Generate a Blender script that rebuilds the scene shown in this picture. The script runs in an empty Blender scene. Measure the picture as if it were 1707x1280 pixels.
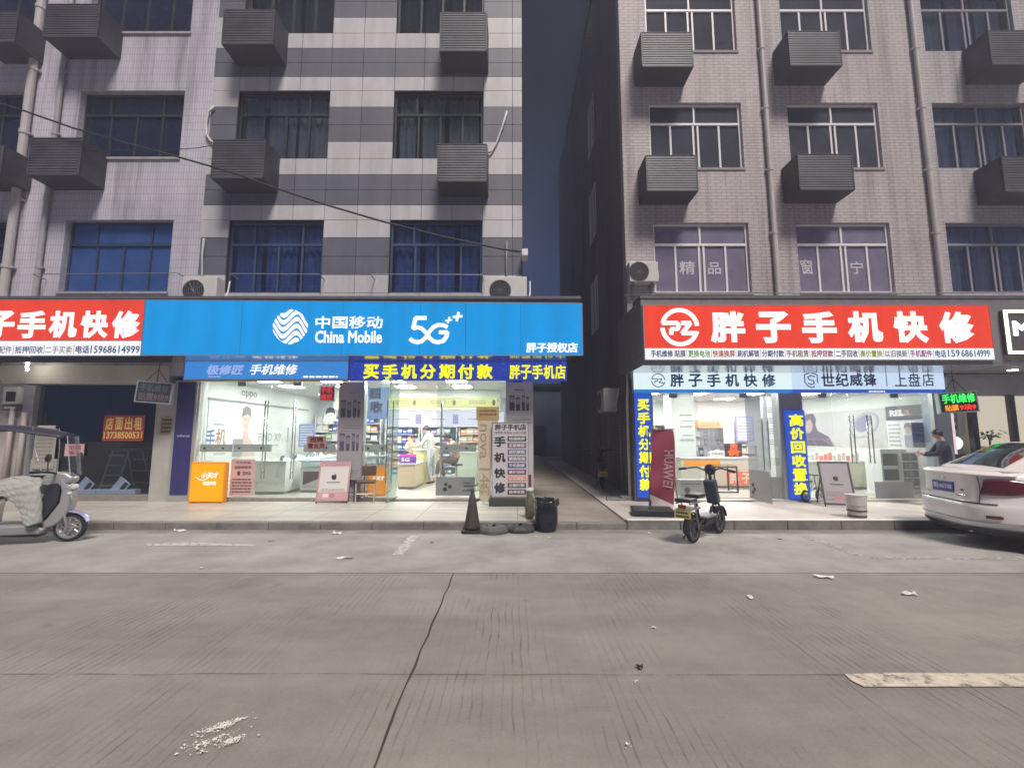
import bpy, bmesh, math, random
from mathutils import Vector, Matrix
S = bpy.context.scene
COL = S.collection
rnd = random.Random(7)
R = math.radians
# ------------------------------------------------------------------ camera, sky, sun, exposure
FOC, TILT, EYE = 750.0, math.atan(85 / 750.0), 1.6
cam = bpy.data.objects.new('camera', bpy.data.cameras.new('camera'))
COL.objects.link(cam)
cam.data.sensor_width = 36
cam.data.lens = 36 * FOC / 1707
cam.data.clip_end = 600
cam.data.clip_start = 0.05
cam.location = (0, 0, EYE)
cam.rotation_euler = (math.pi / 2 + TILT, 0, 0)
S.camera = cam
SUN_EL, SUN_AZ = 57, 160          # street light glow: from behind the camera, a little from the east
w = bpy.data.worlds.new('World'); S.world = w; w.use_nodes = True
nt = w.node_tree; nt.nodes.clear()
out = nt.nodes.new('ShaderNodeOutputWorld'); bg = nt.nodes.new('ShaderNodeBackground'); bg2 = nt.nodes.new('ShaderNodeBackground')
add = nt.nodes.new('ShaderNodeAddShader')
sky = nt.nodes.new('ShaderNodeTexSky'); sky.sky_type = 'NISHITA'; sky.sun_disc = False
sky.sun_elevation = R(-6); sky.sun_rotation = R(196); sky.dust_density = 1; sky.ozone_density = 3
bg.inputs['Strength'].default_value = 0.05
nt.links.new(sky.outputs[0], bg.inputs['Color'])
tc = nt.nodes.new('ShaderNodeTexCoord'); sx = nt.nodes.new('ShaderNodeSeparateXYZ'); rp = nt.nodes.new('ShaderNodeValToRGB')
nt.links.new(tc.outputs['Generated'], sx.inputs[0]); nt.links.new(sx.outputs['Z'], rp.inputs[0])
e = rp.color_ramp.elements
e[0].position = 0.0; e[0].color = (0.042, 0.075, 0.20, 1)
e[1].position = 0.62; e[1].color = (0.006, 0.010, 0.024, 1)
m_ = e.new(0.3); m_.color = (0.022, 0.045, 0.125, 1)
m2_ = e.new(0.78); m2_.color = (0.008, 0.012, 0.027, 1)
m3_ = e.new(0.98); m3_.color = (0.13, 0.13, 0.16, 1)      # bright zenith above the view, added as ambient fill light
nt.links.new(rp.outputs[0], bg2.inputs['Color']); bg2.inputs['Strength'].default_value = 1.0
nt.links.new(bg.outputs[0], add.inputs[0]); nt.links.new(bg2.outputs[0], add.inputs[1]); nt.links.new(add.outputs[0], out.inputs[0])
sl = bpy.data.lights.new('sun', 'SUN'); sl.energy = 4.6; sl.angle = R(17); sl.color = (1.0, 0.91, 0.83)
so = bpy.data.objects.new('sun', sl); COL.objects.link(so)
az = R(SUN_AZ); el = R(SUN_EL)
sd = Vector((math.sin(az) * math.cos(el), math.cos(az) * math.cos(el), math.sin(el)))
so.rotation_euler = sd.to_track_quat('Z', 'Y').to_euler()
S.view_settings.view_transform = 'Standard'; S.view_settings.look = 'None'
S.view_settings.exposure = 0; S.view_settings.gamma = 1
S.cycles.max_bounces = 8; S.cycles.transparent_max_bounces = 16; S.cycles.sample_clamp_indirect = 6
S.cycles.use_denoising = True
# ------------------------------------------------------------------ unprojecting helpers (real planes)
def ray(u, v):
    a = (640 - v) / FOC; c, s = math.cos(TILT), math.sin(TILT)
    return ((u - 853.5) / FOC, c - a * s, s + a * c)
def PX(u, v, Y):
    x, y, z = ray(u, v); t = Y / y
    return x * t
def PZ(v, Y):
    x, y, z = ray(853.5, v)
    return EYE + z * Y / y
def GR(u, v, z=0.0):
    x, y, zz = ray(u, v); t = (z - EYE) / zz
    return (x * t, y * t)
def rect(u0, v0, u1, v1, Y):
    vm = (v0 + v1) / 2
    return PX(u0, vm, Y), PX(u1, vm, Y), PZ(v1, Y), PZ(v0, Y)
# ------------------------------------------------------------------ objects
def tag(o, label=None, cat=None, group=None, kind=None):
    if label: o['label'] = label
    if cat: o['category'] = cat
    if group: o['group'] = group
    if kind: o['kind'] = kind
    return o
def thing(name, label, cat, loc=(0, 0, 0), rz=0, group=None):
    o = bpy.data.objects.new(name, None); COL.objects.link(o)
    o.location = loc; o.rotation_euler = (0, 0, rz); o.empty_display_size = .2
    return tag(o, label, cat, group)
class MB:
    def __init__(s): s.v = []; s.f = []; s.m = []; s.M = None
    def add(s, vs, fs, mi=0):
        n = len(s.v)
        s.v += [tuple(s.M @ Vector(p)) for p in vs] if s.M is not None else [tuple(p) for p in vs]
        s.f += [tuple(i + n for i in f) for f in fs]; s.m += [mi] * len(fs); return s
    def box(s, x0, x1, y0, y1, z0, z1, mi=0):
        if x0 > x1: x0, x1 = x1, x0
        if y0 > y1: y0, y1 = y1, y0
        if z0 > z1: z0, z1 = z1, z0
        return s.add([(x0,y0,z0),(x1,y0,z0),(x1,y1,z0),(x0,y1,z0),(x0,y0,z1),(x1,y0,z1),(x1,y1,z1),(x0,y1,z1)],
              [(0,3,2,1),(4,5,6,7),(0,1,5,4),(1,2,6,5),(2,3,7,6),(3,0,4,7)], mi)
    def quad(s, a, b, c, d, mi=0): return s.add([a, b, c, d], [(0, 1, 2, 3)], mi)
    def prism(s, pts, y0, y1, mi=0):          # polygon in x,z extruded along y
        n = len(pts)
        vs = [(x, y0, z) for x, z in pts] + [(x, y1, z) for x, z in pts]
        ar = sum(pts[i][0] * pts[(i+1) % n][1] - pts[(i+1) % n][0] * pts[i][1] for i in range(n))
        fr = tuple(range(n)); bk = tuple(range(2*n-1, n-1, -1))
        fs = [fr, bk] + [((i+1) % n, i, i + n, (i+1) % n + n) for i in range(n)]
        if ar < 0: fs = [tuple(reversed(f)) for f in fs]
        return s.add(vs, fs, mi)
    def prismz(s, pts, z0, z1, mi=0):         # polygon in x,y extruded along z
        n = len(pts)
        vs = [(x, y, z0) for x, y in pts] + [(x, y, z1) for x, y in pts]
        ar = sum(pts[i][0] * pts[(i+1) % n][1] - pts[(i+1) % n][0] * pts[i][1] for i in range(n))
        fs = [tuple(range(n-1, -1, -1)), tuple(range(n, 2*n))] + [(i, (i+1) % n, (i+1) % n + n, i + n) for i in range(n)]
        if ar < 0: fs = [tuple(reversed(f)) for f in fs]
        return s.add(vs, fs, mi)
    def tube(s, pts, r, n=8, mi=0, cap=True):
        pts = [Vector(p) for p in pts]; rs = r if isinstance(r, (list, tuple)) else [r] * len(pts)
        rings = []; up = None
        for i, p in enumerate(pts):
            t = (pts[min(i+1, len(pts)-1)] - pts[max(i-1, 0)])
            t = t.normalized() if t.length > 1e-9 else Vector((0, 0, 1))
            if up is None: up = Vector((0, 0, 1)) if abs(t.z) < .9 else Vector((1, 0, 0))
            a = t.cross(up).normalized(); b = a.cross(t).normalized(); up = b
            rings.append([p + (a * math.cos(2*math.pi*k/n) + b * math.sin(2*math.pi*k/n)) * rs[i] for k in range(n)])
        vs = [q for g in rings for q in g]; fs = []
        for i in range(len(pts) - 1):
            for k in range(n):
                fs.append((i*n+k, (i+1)*n+k, (i+1)*n+(k+1) % n, i*n+(k+1) % n))
        if cap:
            fs.append(tuple(range(n))); fs.append(tuple(reversed(range((len(pts)-1)*n, len(pts)*n))))
        return s.add(vs, fs, mi)
    def lathe(s, prof, n=24, c=(0, 0, 0), mi=0, axis='z', cap=True):
        vs = []
        for r, h in prof:
            for k in range(n):
                a = 2*math.pi*k/n
                p = (r*math.cos(a), r*math.sin(a), h)
                if axis == 'y': p = (p[0], p[2], p[1])
                if axis == 'x': p = (p[2], p[0], p[1])
                vs.append((p[0]+c[0], p[1]+c[1], p[2]+c[2]))
        fs = []
        for i in range(len(prof)-1):
            for k in range(n):
                f = (i*n+k, i*n+(k+1) % n, (i+1)*n+(k+1) % n, (i+1)*n+k)
                fs.append(f if axis != 'y' else tuple(reversed(f)))
        if cap:
            fs.append(tuple(reversed(range(n)))); fs.append(tuple(range((len(prof)-1)*n, len(prof)*n)))
        return s.add(vs, fs, mi)
    def stroke(s, pts, wd, y0, y1, mi=0):     # thick polyline in x,z
        n = len(pts)
        for i in range(n-1):
            (x0, z0), (x1, z1) = pts[i], pts[i+1]
            dx, dz = x1-x0, z1-z0; L = math.hypot(dx, dz) or 1e-9
            nx, nz = -dz/L*wd/2, dx/L*wd/2; ex, ez = dx/L*wd*.12, dz/L*wd*.12
            if i == 0: ex0 = ez0 = 0
            else: ex0, ez0 = ex, ez
            if i == n-2: ex = ez = 0
            s.prism([(x0-ex0+nx, z0-ez0+nz), (x0-ex0-nx, z0-ez0-nz), (x1+ex-nx, z1+ez-nz), (x1+ex+nx, z1+ez+nz)], y0 + .0002*(i % 2), y1, mi)
        return s
    def build(s, name, mats, parent=None, smooth=False, bevel=0, sub=0, loc=None):
        me = bpy.data.meshes.new(name)
        me.from_pydata(s.v, [], s.f)
        for m in (mats if isinstance(mats, (list, tuple)) else [mats]): me.materials.append(m)
        if len(me.polygons) == len(s.m): me.polygons.foreach_set('material_index', s.m)
        if smooth: me.polygons.foreach_set('use_smooth', [True] * len(me.polygons))
        me.update()
        o = bpy.data.objects.new(name, me); COL.objects.link(o)
        if parent is not None: o.parent = parent
        if loc: o.location = loc
        if bevel:
            b = o.modifiers.new('Bevel', 'BEVEL'); b.width = bevel; b.segments = 2; b.limit_method = 'ANGLE'
        if sub:
            b = o.modifiers.new('Sub', 'SUBSURF'); b.levels = sub; b.render_levels = sub
        return o
def copy_tree(o, parent=None):
    c = o.copy(); COL.objects.link(c)
    if parent is not None: c.parent = parent
    for ch in list(o.children): copy_tree(ch, c)
    return c
def box_obj(name, b, m, parent=None, bevel=0): return MB().box(*b).build(name, m, parent, bevel=bevel)
# ------------------------------------------------------------------ lettering
_tc = {}
def glyphs(t, bold):
    k = (t, bold)
    if k in _tc: return _tc[k]
    c = bpy.data.curves.new('lettering', 'FONT'); c.body = t; c.size = 1; c.resolution_u = 2
    if bold: c.bevel_depth = bold; c.bevel_resolution = 0
    o = bpy.data.objects.new('lettering', c); COL.objects.link(o)
    dg = bpy.context.evaluated_depsgraph_get()
    me = bpy.data.meshes.new_from_object(o.evaluated_get(dg))
    vs = [tuple(v.co) for v in me.vertices]; fs = [tuple(p.vertices) for p in me.polygons]
    bpy.data.objects.remove(o); bpy.data.curves.remove(c); bpy.data.meshes.remove(me)
    x0 = min(v[0] for v in vs); x1 = max(v[0] for v in vs); z0 = min(v[1] for v in vs); z1 = max(v[1] for v in vs)
    d = max(v[2] for v in vs) or 1.0
    _tc[k] = ([((x-x0)/(x1-x0), (z-z0)/(z1-z0), max(q, 0)/d if bold else 0) for x, z, q in vs], fs)
    return _tc[k]
def txt(mb, t, x0, x1, z0, z1, y, mi=0, bold=.025, shear=0, th=.004):
    vs, fs = glyphs(t, bold)
    mb.add([(x0 + a*(x1-x0) + shear*b*(z1-z0), y - .0015 - q*th, z0 + b*(z1-z0)) for a, b, q in vs], fs, mi)
def vtxt(mb, t, x0, x1, z0, z1, y, mi=0, bold=.03, gap=.12, th=.004):
    n = len(t); h = (z1-z0)/n
    for i, ch in enumerate(t):
        if ch != ' ': txt(mb, ch, x0, x1, z1-(i+1)*h+h*gap/2, z1-i*h-h*gap/2, y, mi, bold, 0, th)
def scribble(mb, x0, x1, z0, z1, y, mi=0, n=4, seed=1):     # lines of writing too small to read: rows of short bars
    r = random.Random(seed); h = (z1-z0)/n
    for i in range(n):
        x = x0 + r.random()*.04*(x1-x0); zz = z1-(i+.75)*h
        while x < x1 - (x1-x0)*.08:
            l = (x1-x0)*(.05+r.random()*.11)
            mb.box(x, min(x+l, x1), y-.0022, y-.001, zz, zz+h*.5, mi); x += l+(x1-x0)*.03
def ell(cx, cz, rx, rz, n=24, a0=0, a1=360): return [(cx+rx*math.cos(R(a0+(a1-a0)*i/n)), cz+rz*math.sin(R(a0+(a1-a0)*i/n))) for i in range(n+(0 if a1-a0 == 360 else 1))]
# ------------------------------------------------------------------ materials
def lin(c): return tuple((x/12.92 if x <= .04045 else ((x+.055)/1.055)**2.4) for x in [q/255 for q in c])
MATS = {}
def mat(name, col, rough=.6, metal=0, var=0, scale=6, bump=0, bscale=60, spec=.5, stretch=(1,1,1)):
    if name in MATS: return MATS[name]
    m = bpy.data.materials.new(name); m.use_nodes = True; MATS[name] = m
    t = m.node_tree; b = t.nodes['Principled BSDF']
    b.inputs['Base Color'].default_value = (*col, 1); b.inputs['Roughness'].default_value = rough; b.inputs['Metallic'].default_value = metal
    b.inputs['Specular IOR Level'].default_value = spec
    if var or bump:
        g = t.nodes.new('ShaderNodeNewGeometry'); mp = t.nodes.new('ShaderNodeMapping'); mp.inputs['Scale'].default_value = stretch
        t.links.new(g.outputs['Position'], mp.inputs[0])
    if var:
        n = t.nodes.new('ShaderNodeTexNoise'); n.inputs['Scale'].default_value = scale; n.inputs['Detail'].default_value = 6; n.inputs['Roughness'].default_value = .65
        t.links.new(mp.outputs[0], n.inputs['Vector'])
        r = t.nodes.new('ShaderNodeValToRGB')
        r.color_ramp.elements[0].position = .3; r.color_ramp.elements[1].position = .72
        r.color_ramp.elements[0].color = (*[x*(1-var) for x in col], 1); r.color_ramp.elements[1].color = (*[min(1, x*(1+var)) for x in col], 1)
        t.links.new(n.outputs['Fac'], r.inputs[0]); t.links.new(r.outputs[0], b.inputs['Base Color'])
    if bump:
        n2 = t.nodes.new('ShaderNodeTexNoise'); n2.inputs['Scale'].default_value = bscale; n2.inputs['Detail'].default_value = 5
        t.links.new(mp.outputs[0], n2.inputs['Vector'])
        bp = t.nodes.new('ShaderNodeBump'); bp.inputs['Strength'].default_value = bump; bp.inputs['Distance'].default_value = .01
        t.links.new(n2.outputs['Fac'], bp.inputs['Height']); t.links.new(bp.outputs[0], b.inputs['Normal'])
    return m
def emit(name, col, st=1.0, gloss=True):
    if name in MATS: return MATS[name]
    m = mat(name, tuple(x*.12 for x in col), .35)
    b = m.node_tree.nodes['Principled BSDF']
    b.inputs['Emission Color'].default_value = (*col, 1); b.inputs['Emission Strength'].default_value = st
    b.inputs['Specular IOR Level'].default_value = .2
    return m
def backlit(m, lo=.88, hi=1.08):      # tubes behind the sheet: faintly uneven glow
    t = m.node_tree; b = t.nodes['Principled BSDF']; g = t.nodes.new('ShaderNodeNewGeometry'); mp = t.nodes.new('ShaderNodeMapping'); mp.inputs['Scale'].default_value = (1.7, 1, .35); t.links.new(g.outputs['Position'], mp.inputs[0])
    n = t.nodes.new('ShaderNodeTexNoise'); n.inputs['Scale'].default_value = 1.6; n.inputs['Detail'].default_value = 3; t.links.new(mp.outputs[0], n.inputs['Vector'])
    r = t.nodes.new('ShaderNodeMapRange'); r.inputs['From Min'].default_value = .3; r.inputs['From Max'].default_value = .7; r.inputs['To Min'].default_value = lo; r.inputs['To Max'].default_value = hi
    t.links.new(n.outputs['Fac'], r.inputs[0]); t.links.new(r.outputs[0], b.inputs['Emission Strength']); return m
def glass(name, tint=(.93,.97,.95), refl=.07, rough=.02, haze=0, hcol=(.8,.8,.8), fre=.35):
    if name in MATS: return MATS[name]
    m = bpy.data.materials.new(name); m.use_nodes = True; MATS[name] = m
    t = m.node_tree; t.nodes.clear()
    o = t.nodes.new('ShaderNodeOutputMaterial'); mx = t.nodes.new('ShaderNodeMixShader'); tr = t.nodes.new('ShaderNodeBsdfTransparent'); gl = t.nodes.new('ShaderNodeBsdfGlossy')
    tr.inputs[0].default_value = (*tint, 1); gl.inputs['Roughness'].default_value = rough; gl.inputs[0].default_value = (.9,.9,.9,1)
    fr = t.nodes.new('ShaderNodeLayerWeight'); fr.inputs[0].default_value = .35
    ma = t.nodes.new('ShaderNodeMath'); ma.operation = 'MULTIPLY_ADD'; ma.inputs[1].default_value = fre; ma.inputs[2].default_value = refl
    t.links.new(fr.outputs['Fresnel'], ma.inputs[0]); t.links.new(ma.outputs[0], mx.inputs[0])
    t.links.new(tr.outputs[0], mx.inputs[1]); t.links.new(gl.outputs[0], mx.inputs[2])
    last = mx
    if haze:
        d1 = t.nodes.new('ShaderNodeBsdfDiffuse'); d1.inputs[0].default_value = (*hcol, 1); d2 = t.nodes.new('ShaderNodeBsdfTranslucent'); d2.inputs[0].default_value = (*hcol, 1); df = t.nodes.new('ShaderNodeMixShader'); t.links.new(d1.outputs[0], df.inputs[1]); t.links.new(d2.outputs[0], df.inputs[2]); m2 = t.nodes.new('ShaderNodeMixShader'); m2.inputs[0].default_value = haze
        t.links.new(mx.outputs[0], m2.inputs[1]); t.links.new(df.outputs[0], m2.inputs[2]); last = m2
    t.links.new(last.outputs[0], o.inputs[0])
    return m
def brickmat(name, c1, c2, cm, bw, bh, mortar=.006, off=.5, rough=.55, var=.12, axis='xz', stain=.25, bump=.25):
    m = bpy.data.materials.new(name); m.use_nodes = True; MATS[name] = m
    t = m.node_tree; b = t.nodes['Principled BSDF']; b.inputs['Roughness'].default_value = rough
    g = t.nodes.new('ShaderNodeNewGeometry'); sp = t.nodes.new('ShaderNodeSeparateXYZ'); cb = t.nodes.new('ShaderNodeCombineXYZ')
    t.links.new(g.outputs['Position'], sp.inputs[0])
    t.links.new(sp.outputs['X' if axis == 'xz' else 'Y'], cb.inputs[0]); t.links.new(sp.outputs['Z'], cb.inputs[1])
    br = t.nodes.new('ShaderNodeTexBrick'); br.offset = off; br.inputs['Scale'].default_value = 1
    br.inputs['Brick Width'].default_value = bw; br.inputs['Row Height'].default_value = bh; br.inputs['Mortar Size'].default_value = mortar
    br.inputs['Mortar Smooth'].default_value = .3; br.inputs['Bias'].default_value = -.1
    br.inputs['Color1'].default_value = (*c1, 1); br.inputs['Color2'].default_value = (*c2, 1); br.inputs['Mortar'].default_value = (*cm, 1)
    t.links.new(cb.outputs[0], br.inputs['Vector'])
    n = t.nodes.new('ShaderNodeTexNoise'); n.inputs['Scale'].default_value = .55; n.inputs['Detail'].default_value = 8; n.inputs['Roughness'].default_value = .7
    mp = t.nodes.new('ShaderNodeMapping'); mp.inputs['Scale'].default_value = (1.6, 1.6, .5)
    t.links.new(g.outputs['Position'], mp.inputs[0]); t.links.new(mp.outputs[0], n.inputs['Vector'])
    rr = t.nodes.new('ShaderNodeMapRange'); rr.inputs['From Min'].default_value = .3; rr.inputs['From Max'].default_value = .7; rr.inputs['To Min'].default_value = 1-stain; rr.inputs['To Max'].default_value = 1+stain*.4
    t.links.new(n.outputs['Fac'], rr.inputs[0])
    ns = t.nodes.new('ShaderNodeTexNoise'); ns.inputs['Scale'].default_value = 1; ns.inputs['Detail'].default_value = 6; ns.inputs['Roughness'].default_value = .6
    mps = t.nodes.new('ShaderNodeMapping'); mps.inputs['Scale'].default_value = (4.5, 4.5, .28); t.links.new(g.outputs['Position'], mps.inputs[0]); t.links.new(mps.outputs[0], ns.inputs['Vector'])
    rs_ = t.nodes.new('ShaderNodeMapRange'); rs_.inputs['From Min'].default_value = .50; rs_.inputs['From Max'].default_value = .72; rs_.inputs['To Min'].default_value = 1; rs_.inputs['To Max'].default_value = .60
    t.links.new(ns.outputs['Fac'], rs_.inputs[0]); mq = t.nodes.new('ShaderNodeMath'); mq.operation = 'MULTIPLY'; t.links.new(rr.outputs[0], mq.inputs[0]); t.links.new(rs_.outputs[0], mq.inputs[1]); rr = mq
    mm = t.nodes.new('ShaderNodeVectorMath'); mm.operation = 'SCALE'
    t.links.new(br.outputs['Color'], mm.inputs[0]); t.links.new(rr.outputs[0], mm.inputs['Scale'])
    t.links.new(mm.outputs[0], b.inputs['Base Color'])
    bp = t.nodes.new('ShaderNodeBump'); bp.inputs['Strength'].default_value = bump; bp.inputs['Distance'].default_value = .008; bp.invert = True
    t.links.new(br.outputs['Fac'], bp.inputs['Height']); t.links.new(bp.outputs[0], b.inputs['Normal'])
    return m
WHITE = mat('white_paint', (.75,.75,.74), .4); OFFW = mat('off_white', (.6,.6,.58), .55, var=.06)
ALU = mat('aluminium', (.55,.56,.57), .35, .7); STEEL = mat('steel', (.5,.5,.5), .25, 1)
BLACK = mat('black_plastic', (.015,.015,.017), .4); DARK = mat('dark_metal', (.05,.052,.06), .45, .2, var=.15)
RUBBER = mat('rubber', (.02,.02,.022), .75, var=.25, scale=20); GREY = mat('grey_plastic', (.22,.22,.23), .5)
INK = mat('ink', (.03,.03,.035), .6); INKG = mat('grey_ink', (.25,.24,.25), .6); PAPER = mat('paper', (.72,.71,.69), .7)
PINK = mat('pink_paper', (.62,.42,.42), .6); REDINK = mat('red_ink', (.5,.04,.03), .5)
def wear(m, sc=16, a=.36, b=.50):      # paint rubbed off in patches
    t = m.node_tree; n = t.nodes.new('ShaderNodeTexNoise'); n.inputs['Scale'].default_value = sc; n.inputs['Detail'].default_value = 8; n.inputs['Roughness'].default_value = .7
    g = t.nodes.new('ShaderNodeNewGeometry'); t.links.new(g.outputs['Position'], n.inputs['Vector']); r = t.nodes.new('ShaderNodeMapRange'); r.inputs['From Min'].default_value = a; r.inputs['From Max'].default_value = b
    t.links.new(n.outputs['Fac'], r.inputs[0]); t.links.new(r.outputs[0], t.nodes['Principled BSDF'].inputs['Alpha']); return m
GLASS = glass('shop_glass'); DGLASS = glass('dim_shop_glass', (.75,.8,.88), .02, fre=.12)
SKIN = mat('skin', (.52,.33,.25), .5); HAIR = mat('hair', (.012,.011,.011), .45)
WOOD = mat('brown_cloth', (.09,.055,.045), .8, var=.2, scale=30)
# ------------------------------------------------------------------ ground
def roadmat():
    m = bpy.data.materials.new('grooved_concrete'); m.use_nodes = True; t = m.node_tree; b = t.nodes['Principled BSDF']; b.inputs['Roughness'].default_value = .72
    N = t.nodes.new; L = t.links.new
    g = N('ShaderNodeNewGeometry'); sp = N('ShaderNodeSeparateXYZ'); L(g.outputs['Position'], sp.inputs[0])
    def math_(op, a, b_=None, c=None):
        n = N('ShaderNodeMath'); n.operation = op
        for i, q in enumerate((a, b_, c)):
            if q is None: continue
            if isinstance(q, (int, float)): n.inputs[i].default_value = q
            else: L(q, n.inputs[i])
        return n.outputs[0]
    def noise(sc, det=5, stretch=(1,1,1), ro=.6):
        mp = N('ShaderNodeMapping'); mp.inputs['Scale'].default_value = stretch; L(g.outputs['Position'], mp.inputs[0])
        n = N('ShaderNodeTexNoise'); n.inputs['Scale'].default_value = sc; n.inputs['Detail'].default_value = det; n.inputs['Roughness'].default_value = ro; L(mp.outputs[0], n.inputs['Vector']); return n.outputs['Fac']
    def mr(x, a, b_, c=0, d=1):
        n = N('ShaderNodeMapRange'); n.inputs[1].default_value = a; n.inputs[2].default_value = b_; n.inputs[3].default_value = c; n.inputs[4].default_value = d; L(x, n.inputs[0]); return n.outputs[0]
    # grooves: thin dark lines every 5.5 cm running across the road, worn away in patches
    wob = math_('MULTIPLY', noise(2.2, 3), .05)
    fx = math_('FRACT', math_('DIVIDE', math_('ADD', sp.outputs['X'], wob), .062))
    line = math_('MULTIPLY', mr(math_('ABSOLUTE', math_('SUBTRACT', fx, .5)), .02, .14, 1, 0), mr(noise(30, 2, (1, .12, 1)), .35, .6, .25, 1))
    lane = math_('FRACT', math_('DIVIDE', math_('ADD', sp.outputs['X'], 1.1), 1.45))
    patch = math_('MULTIPLY', mr(noise(.8, 5, (1, .55, 1), .7), .43, .58), mr(noise(9, 3, (1, .25, 1)), .34, .56))
    lm = math_('MULTIPLY', math_('MULTIPLY', line, patch), mr(math_('ABSOLUTE', math_('SUBTRACT', lane, .5)), .30, .46, 1, .25))
    # base tone
    tone = math_('ADD', math_('MULTIPLY', mr(noise(.35, 6, (1, 2.2, 1)), .3, .7), .32), math_('ADD', math_('MULTIPLY', noise(4, 6), .32), math_('MULTIPLY', noise(55, 4), .34)))
    ramp = N('ShaderNodeValToRGB'); e = ramp.color_ramp.elements
    e[0].position = .22; e[0].color = (.165,.152,.139,1); e[1].position = .78; e[1].color = (.345,.322,.293,1); L(tone, ramp.inputs[0])
    mx = N('ShaderNodeMix'); mx.data_type = 'RGBA'; L(math_('MULTIPLY', lm, .80), mx.inputs['Factor']); L(ramp.outputs[0], mx.inputs['A']); mx.inputs['B'].default_value = (.06,.052,.045,1)
    # dark blots
    bl = mr(noise(1.7, 4), .66, .74); mx2 = N('ShaderNodeMix'); mx2.data_type = 'RGBA'; L(math_('MULTIPLY', bl, .35), mx2.inputs['Factor']); L(mx.outputs['Result'], mx2.inputs['A']); mx2.inputs['B'].default_value = (.09,.08,.072,1)
    # tyre polish and oil drawn out along the road, and a few darker patches
    tyre = math_('MULTIPLY', mr(noise(1.0, 5, (.10, .95, 1)), .46, .66), .34); mxt = N('ShaderNodeMix'); mxt.data_type = 'RGBA'; L(tyre, mxt.inputs['Factor']); L(mx2.outputs['Result'], mxt.inputs['A']); mxt.inputs['B'].default_value = (.10,.095,.09,1)
    oil = math_('MULTIPLY', mr(noise(.55, 3, (1, 1.3, 1), .45), .63, .70), .25); mxo = N('ShaderNodeMix'); mxo.data_type = 'RGBA'; L(oil, mxo.inputs['Factor']); L(mxt.outputs['Result'], mxo.inputs['A']); mxo.inputs['B'].default_value = (.07,.066,.062,1); mx2 = mxo
    # pale grit
    gr = mr(noise(160, 2), .70, .76); mx3 = N('ShaderNodeMix'); mx3.data_type = 'RGBA'; L(math_('MULTIPLY', gr, .5), mx3.inputs['Factor']); L(mx2.outputs['Result'], mx3.inputs['A']); mx3.inputs['B'].default_value = (.5,.47,.43,1)
    L(mx3.outputs['Result'], b.inputs['Base Color'])
    bp = N('ShaderNodeBump'); bp.inputs['Strength'].default_value = .5; bp.inputs['Distance'].default_value = .004
    L(math_('SUBTRACT', math_('MULTIPLY', noise(90, 4), .6), lm), bp.inputs['Height']); L(bp.outputs[0], b.inputs['Normal'])
    L(mr(noise(3, 4), .3, .7, .6, .85), b.inputs['Roughness'])
    return m
KY = 7.84                                  # kerb face
ROAD = roadmat()
tag(MB().quad((-150,-80,0),(150,-80,0),(150,150,0),(-150,150,0)).build('road', ROAD), kind='structure')
STRIP = mat('worn_strip_concrete', (.32,.305,.29), .8, var=.26, scale=1.3, bump=.25, bscale=80)
SY0, SY1 = GR(800, 955)[1], KY - .28
tag(MB().quad((-40,SY0,.004),(40,SY0,.004),(40,SY1,.004),(-40,SY1,.004)).build('parking_strip', STRIP), kind='structure')
GUT = mat('gutter_concrete', (.25,.24,.225), .8, var=.3, scale=2, bump=.25)
tag(MB().quad((-40,SY1,.005),(40,SY1,.005),(40,KY+.02,.005),(-40,KY+.02,.005)).build('gutter', GUT), kind='structure')
# joints: one across the road, one along it
TAR = mat('tar_joint', (.02,.018,.016), .8)
j0 = GR(755, 958); j1 = GR(610, 1280)
def crackline(name, pts, wd, z, m):
    mb = MB(); n = len(pts); L = []; Rr = []
    for i, (x, y) in enumerate(pts):
        a = pts[max(i-1,0)]; c = pts[min(i+1,n-1)]; dx, dy = c[0]-a[0], c[1]-a[1]; l = math.hypot(dx,dy)
        q = wd*(.6+.8*rnd.random())/2; L.append((x-dy/l*q, y+dx/l*q, z)); Rr.append((x+dy/l*q, y-dx/l*q, z))
    for i in range(n-1): mb.quad(L[i], Rr[i], Rr[i+1], L[i+1])
    return tag(mb.build(name, m), kind='structure')
jx = (j0[0]+j1[0])/2
crackline('road_joint', [(jx+.02+rnd.uniform(-.012,.012), SY0 - (SY0+4)*i/40) for i in range(41)], .013, .004, mat('joint_filler', (.045,.04,.036), .85))
JY = GR(900, 1124)[1]
crackline('road_joint', [(-14+i*.35, JY+rnd.uniform(-.012,.012)) for i in range(81)], .007, .004, wear(mat('dusty_joint', (.12,.11,.10), .9), 3, .38, .62))
for i, xx in enumerate((-14.2, -8.7, -5.6, 2.3, 7.2)):
    pass
# old paint on the road
PAINT = wear(mat('worn_road_paint', (.48,.46,.43), .8, var=.35, scale=14), 14, .32, .46)
YPAINT = wear(mat('cream_road_paint', (.55,.49,.41), .8, var=.3, scale=9), 9, .33, .48)
def mark(pts, m, z=.0085):
    ps = [GR(u, v) for u, v in pts]
    ar = sum(ps[i][0]*ps[(i+1)%len(ps)][1]-ps[(i+1)%len(ps)][0]*ps[i][1] for i in range(len(ps)))
    if ar < 0: ps = ps[::-1]
    tag(MB().add([(x, y, z) for x, y in ps], [tuple(range(len(ps)))]).build('road_marking', m), kind='structure')
mark([(683,893),(699,893),(672,925),(654,925)], PAINT)
mark([(240,907),(330,905),(424,908),(426,911),(330,910),(250,911)], PAINT)
mark([(1408,1125),(1480,1123),(1900,1125),(1900,1146),(1440,1146),(1420,1136)], YPAINT)
mark([(1330,893),(1345,893),(1440,927),(1428,929)], wear(mat('faded_road_paint', (.42,.40,.375), .8, var=.2, scale=10), 10, .44, .56))
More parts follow.
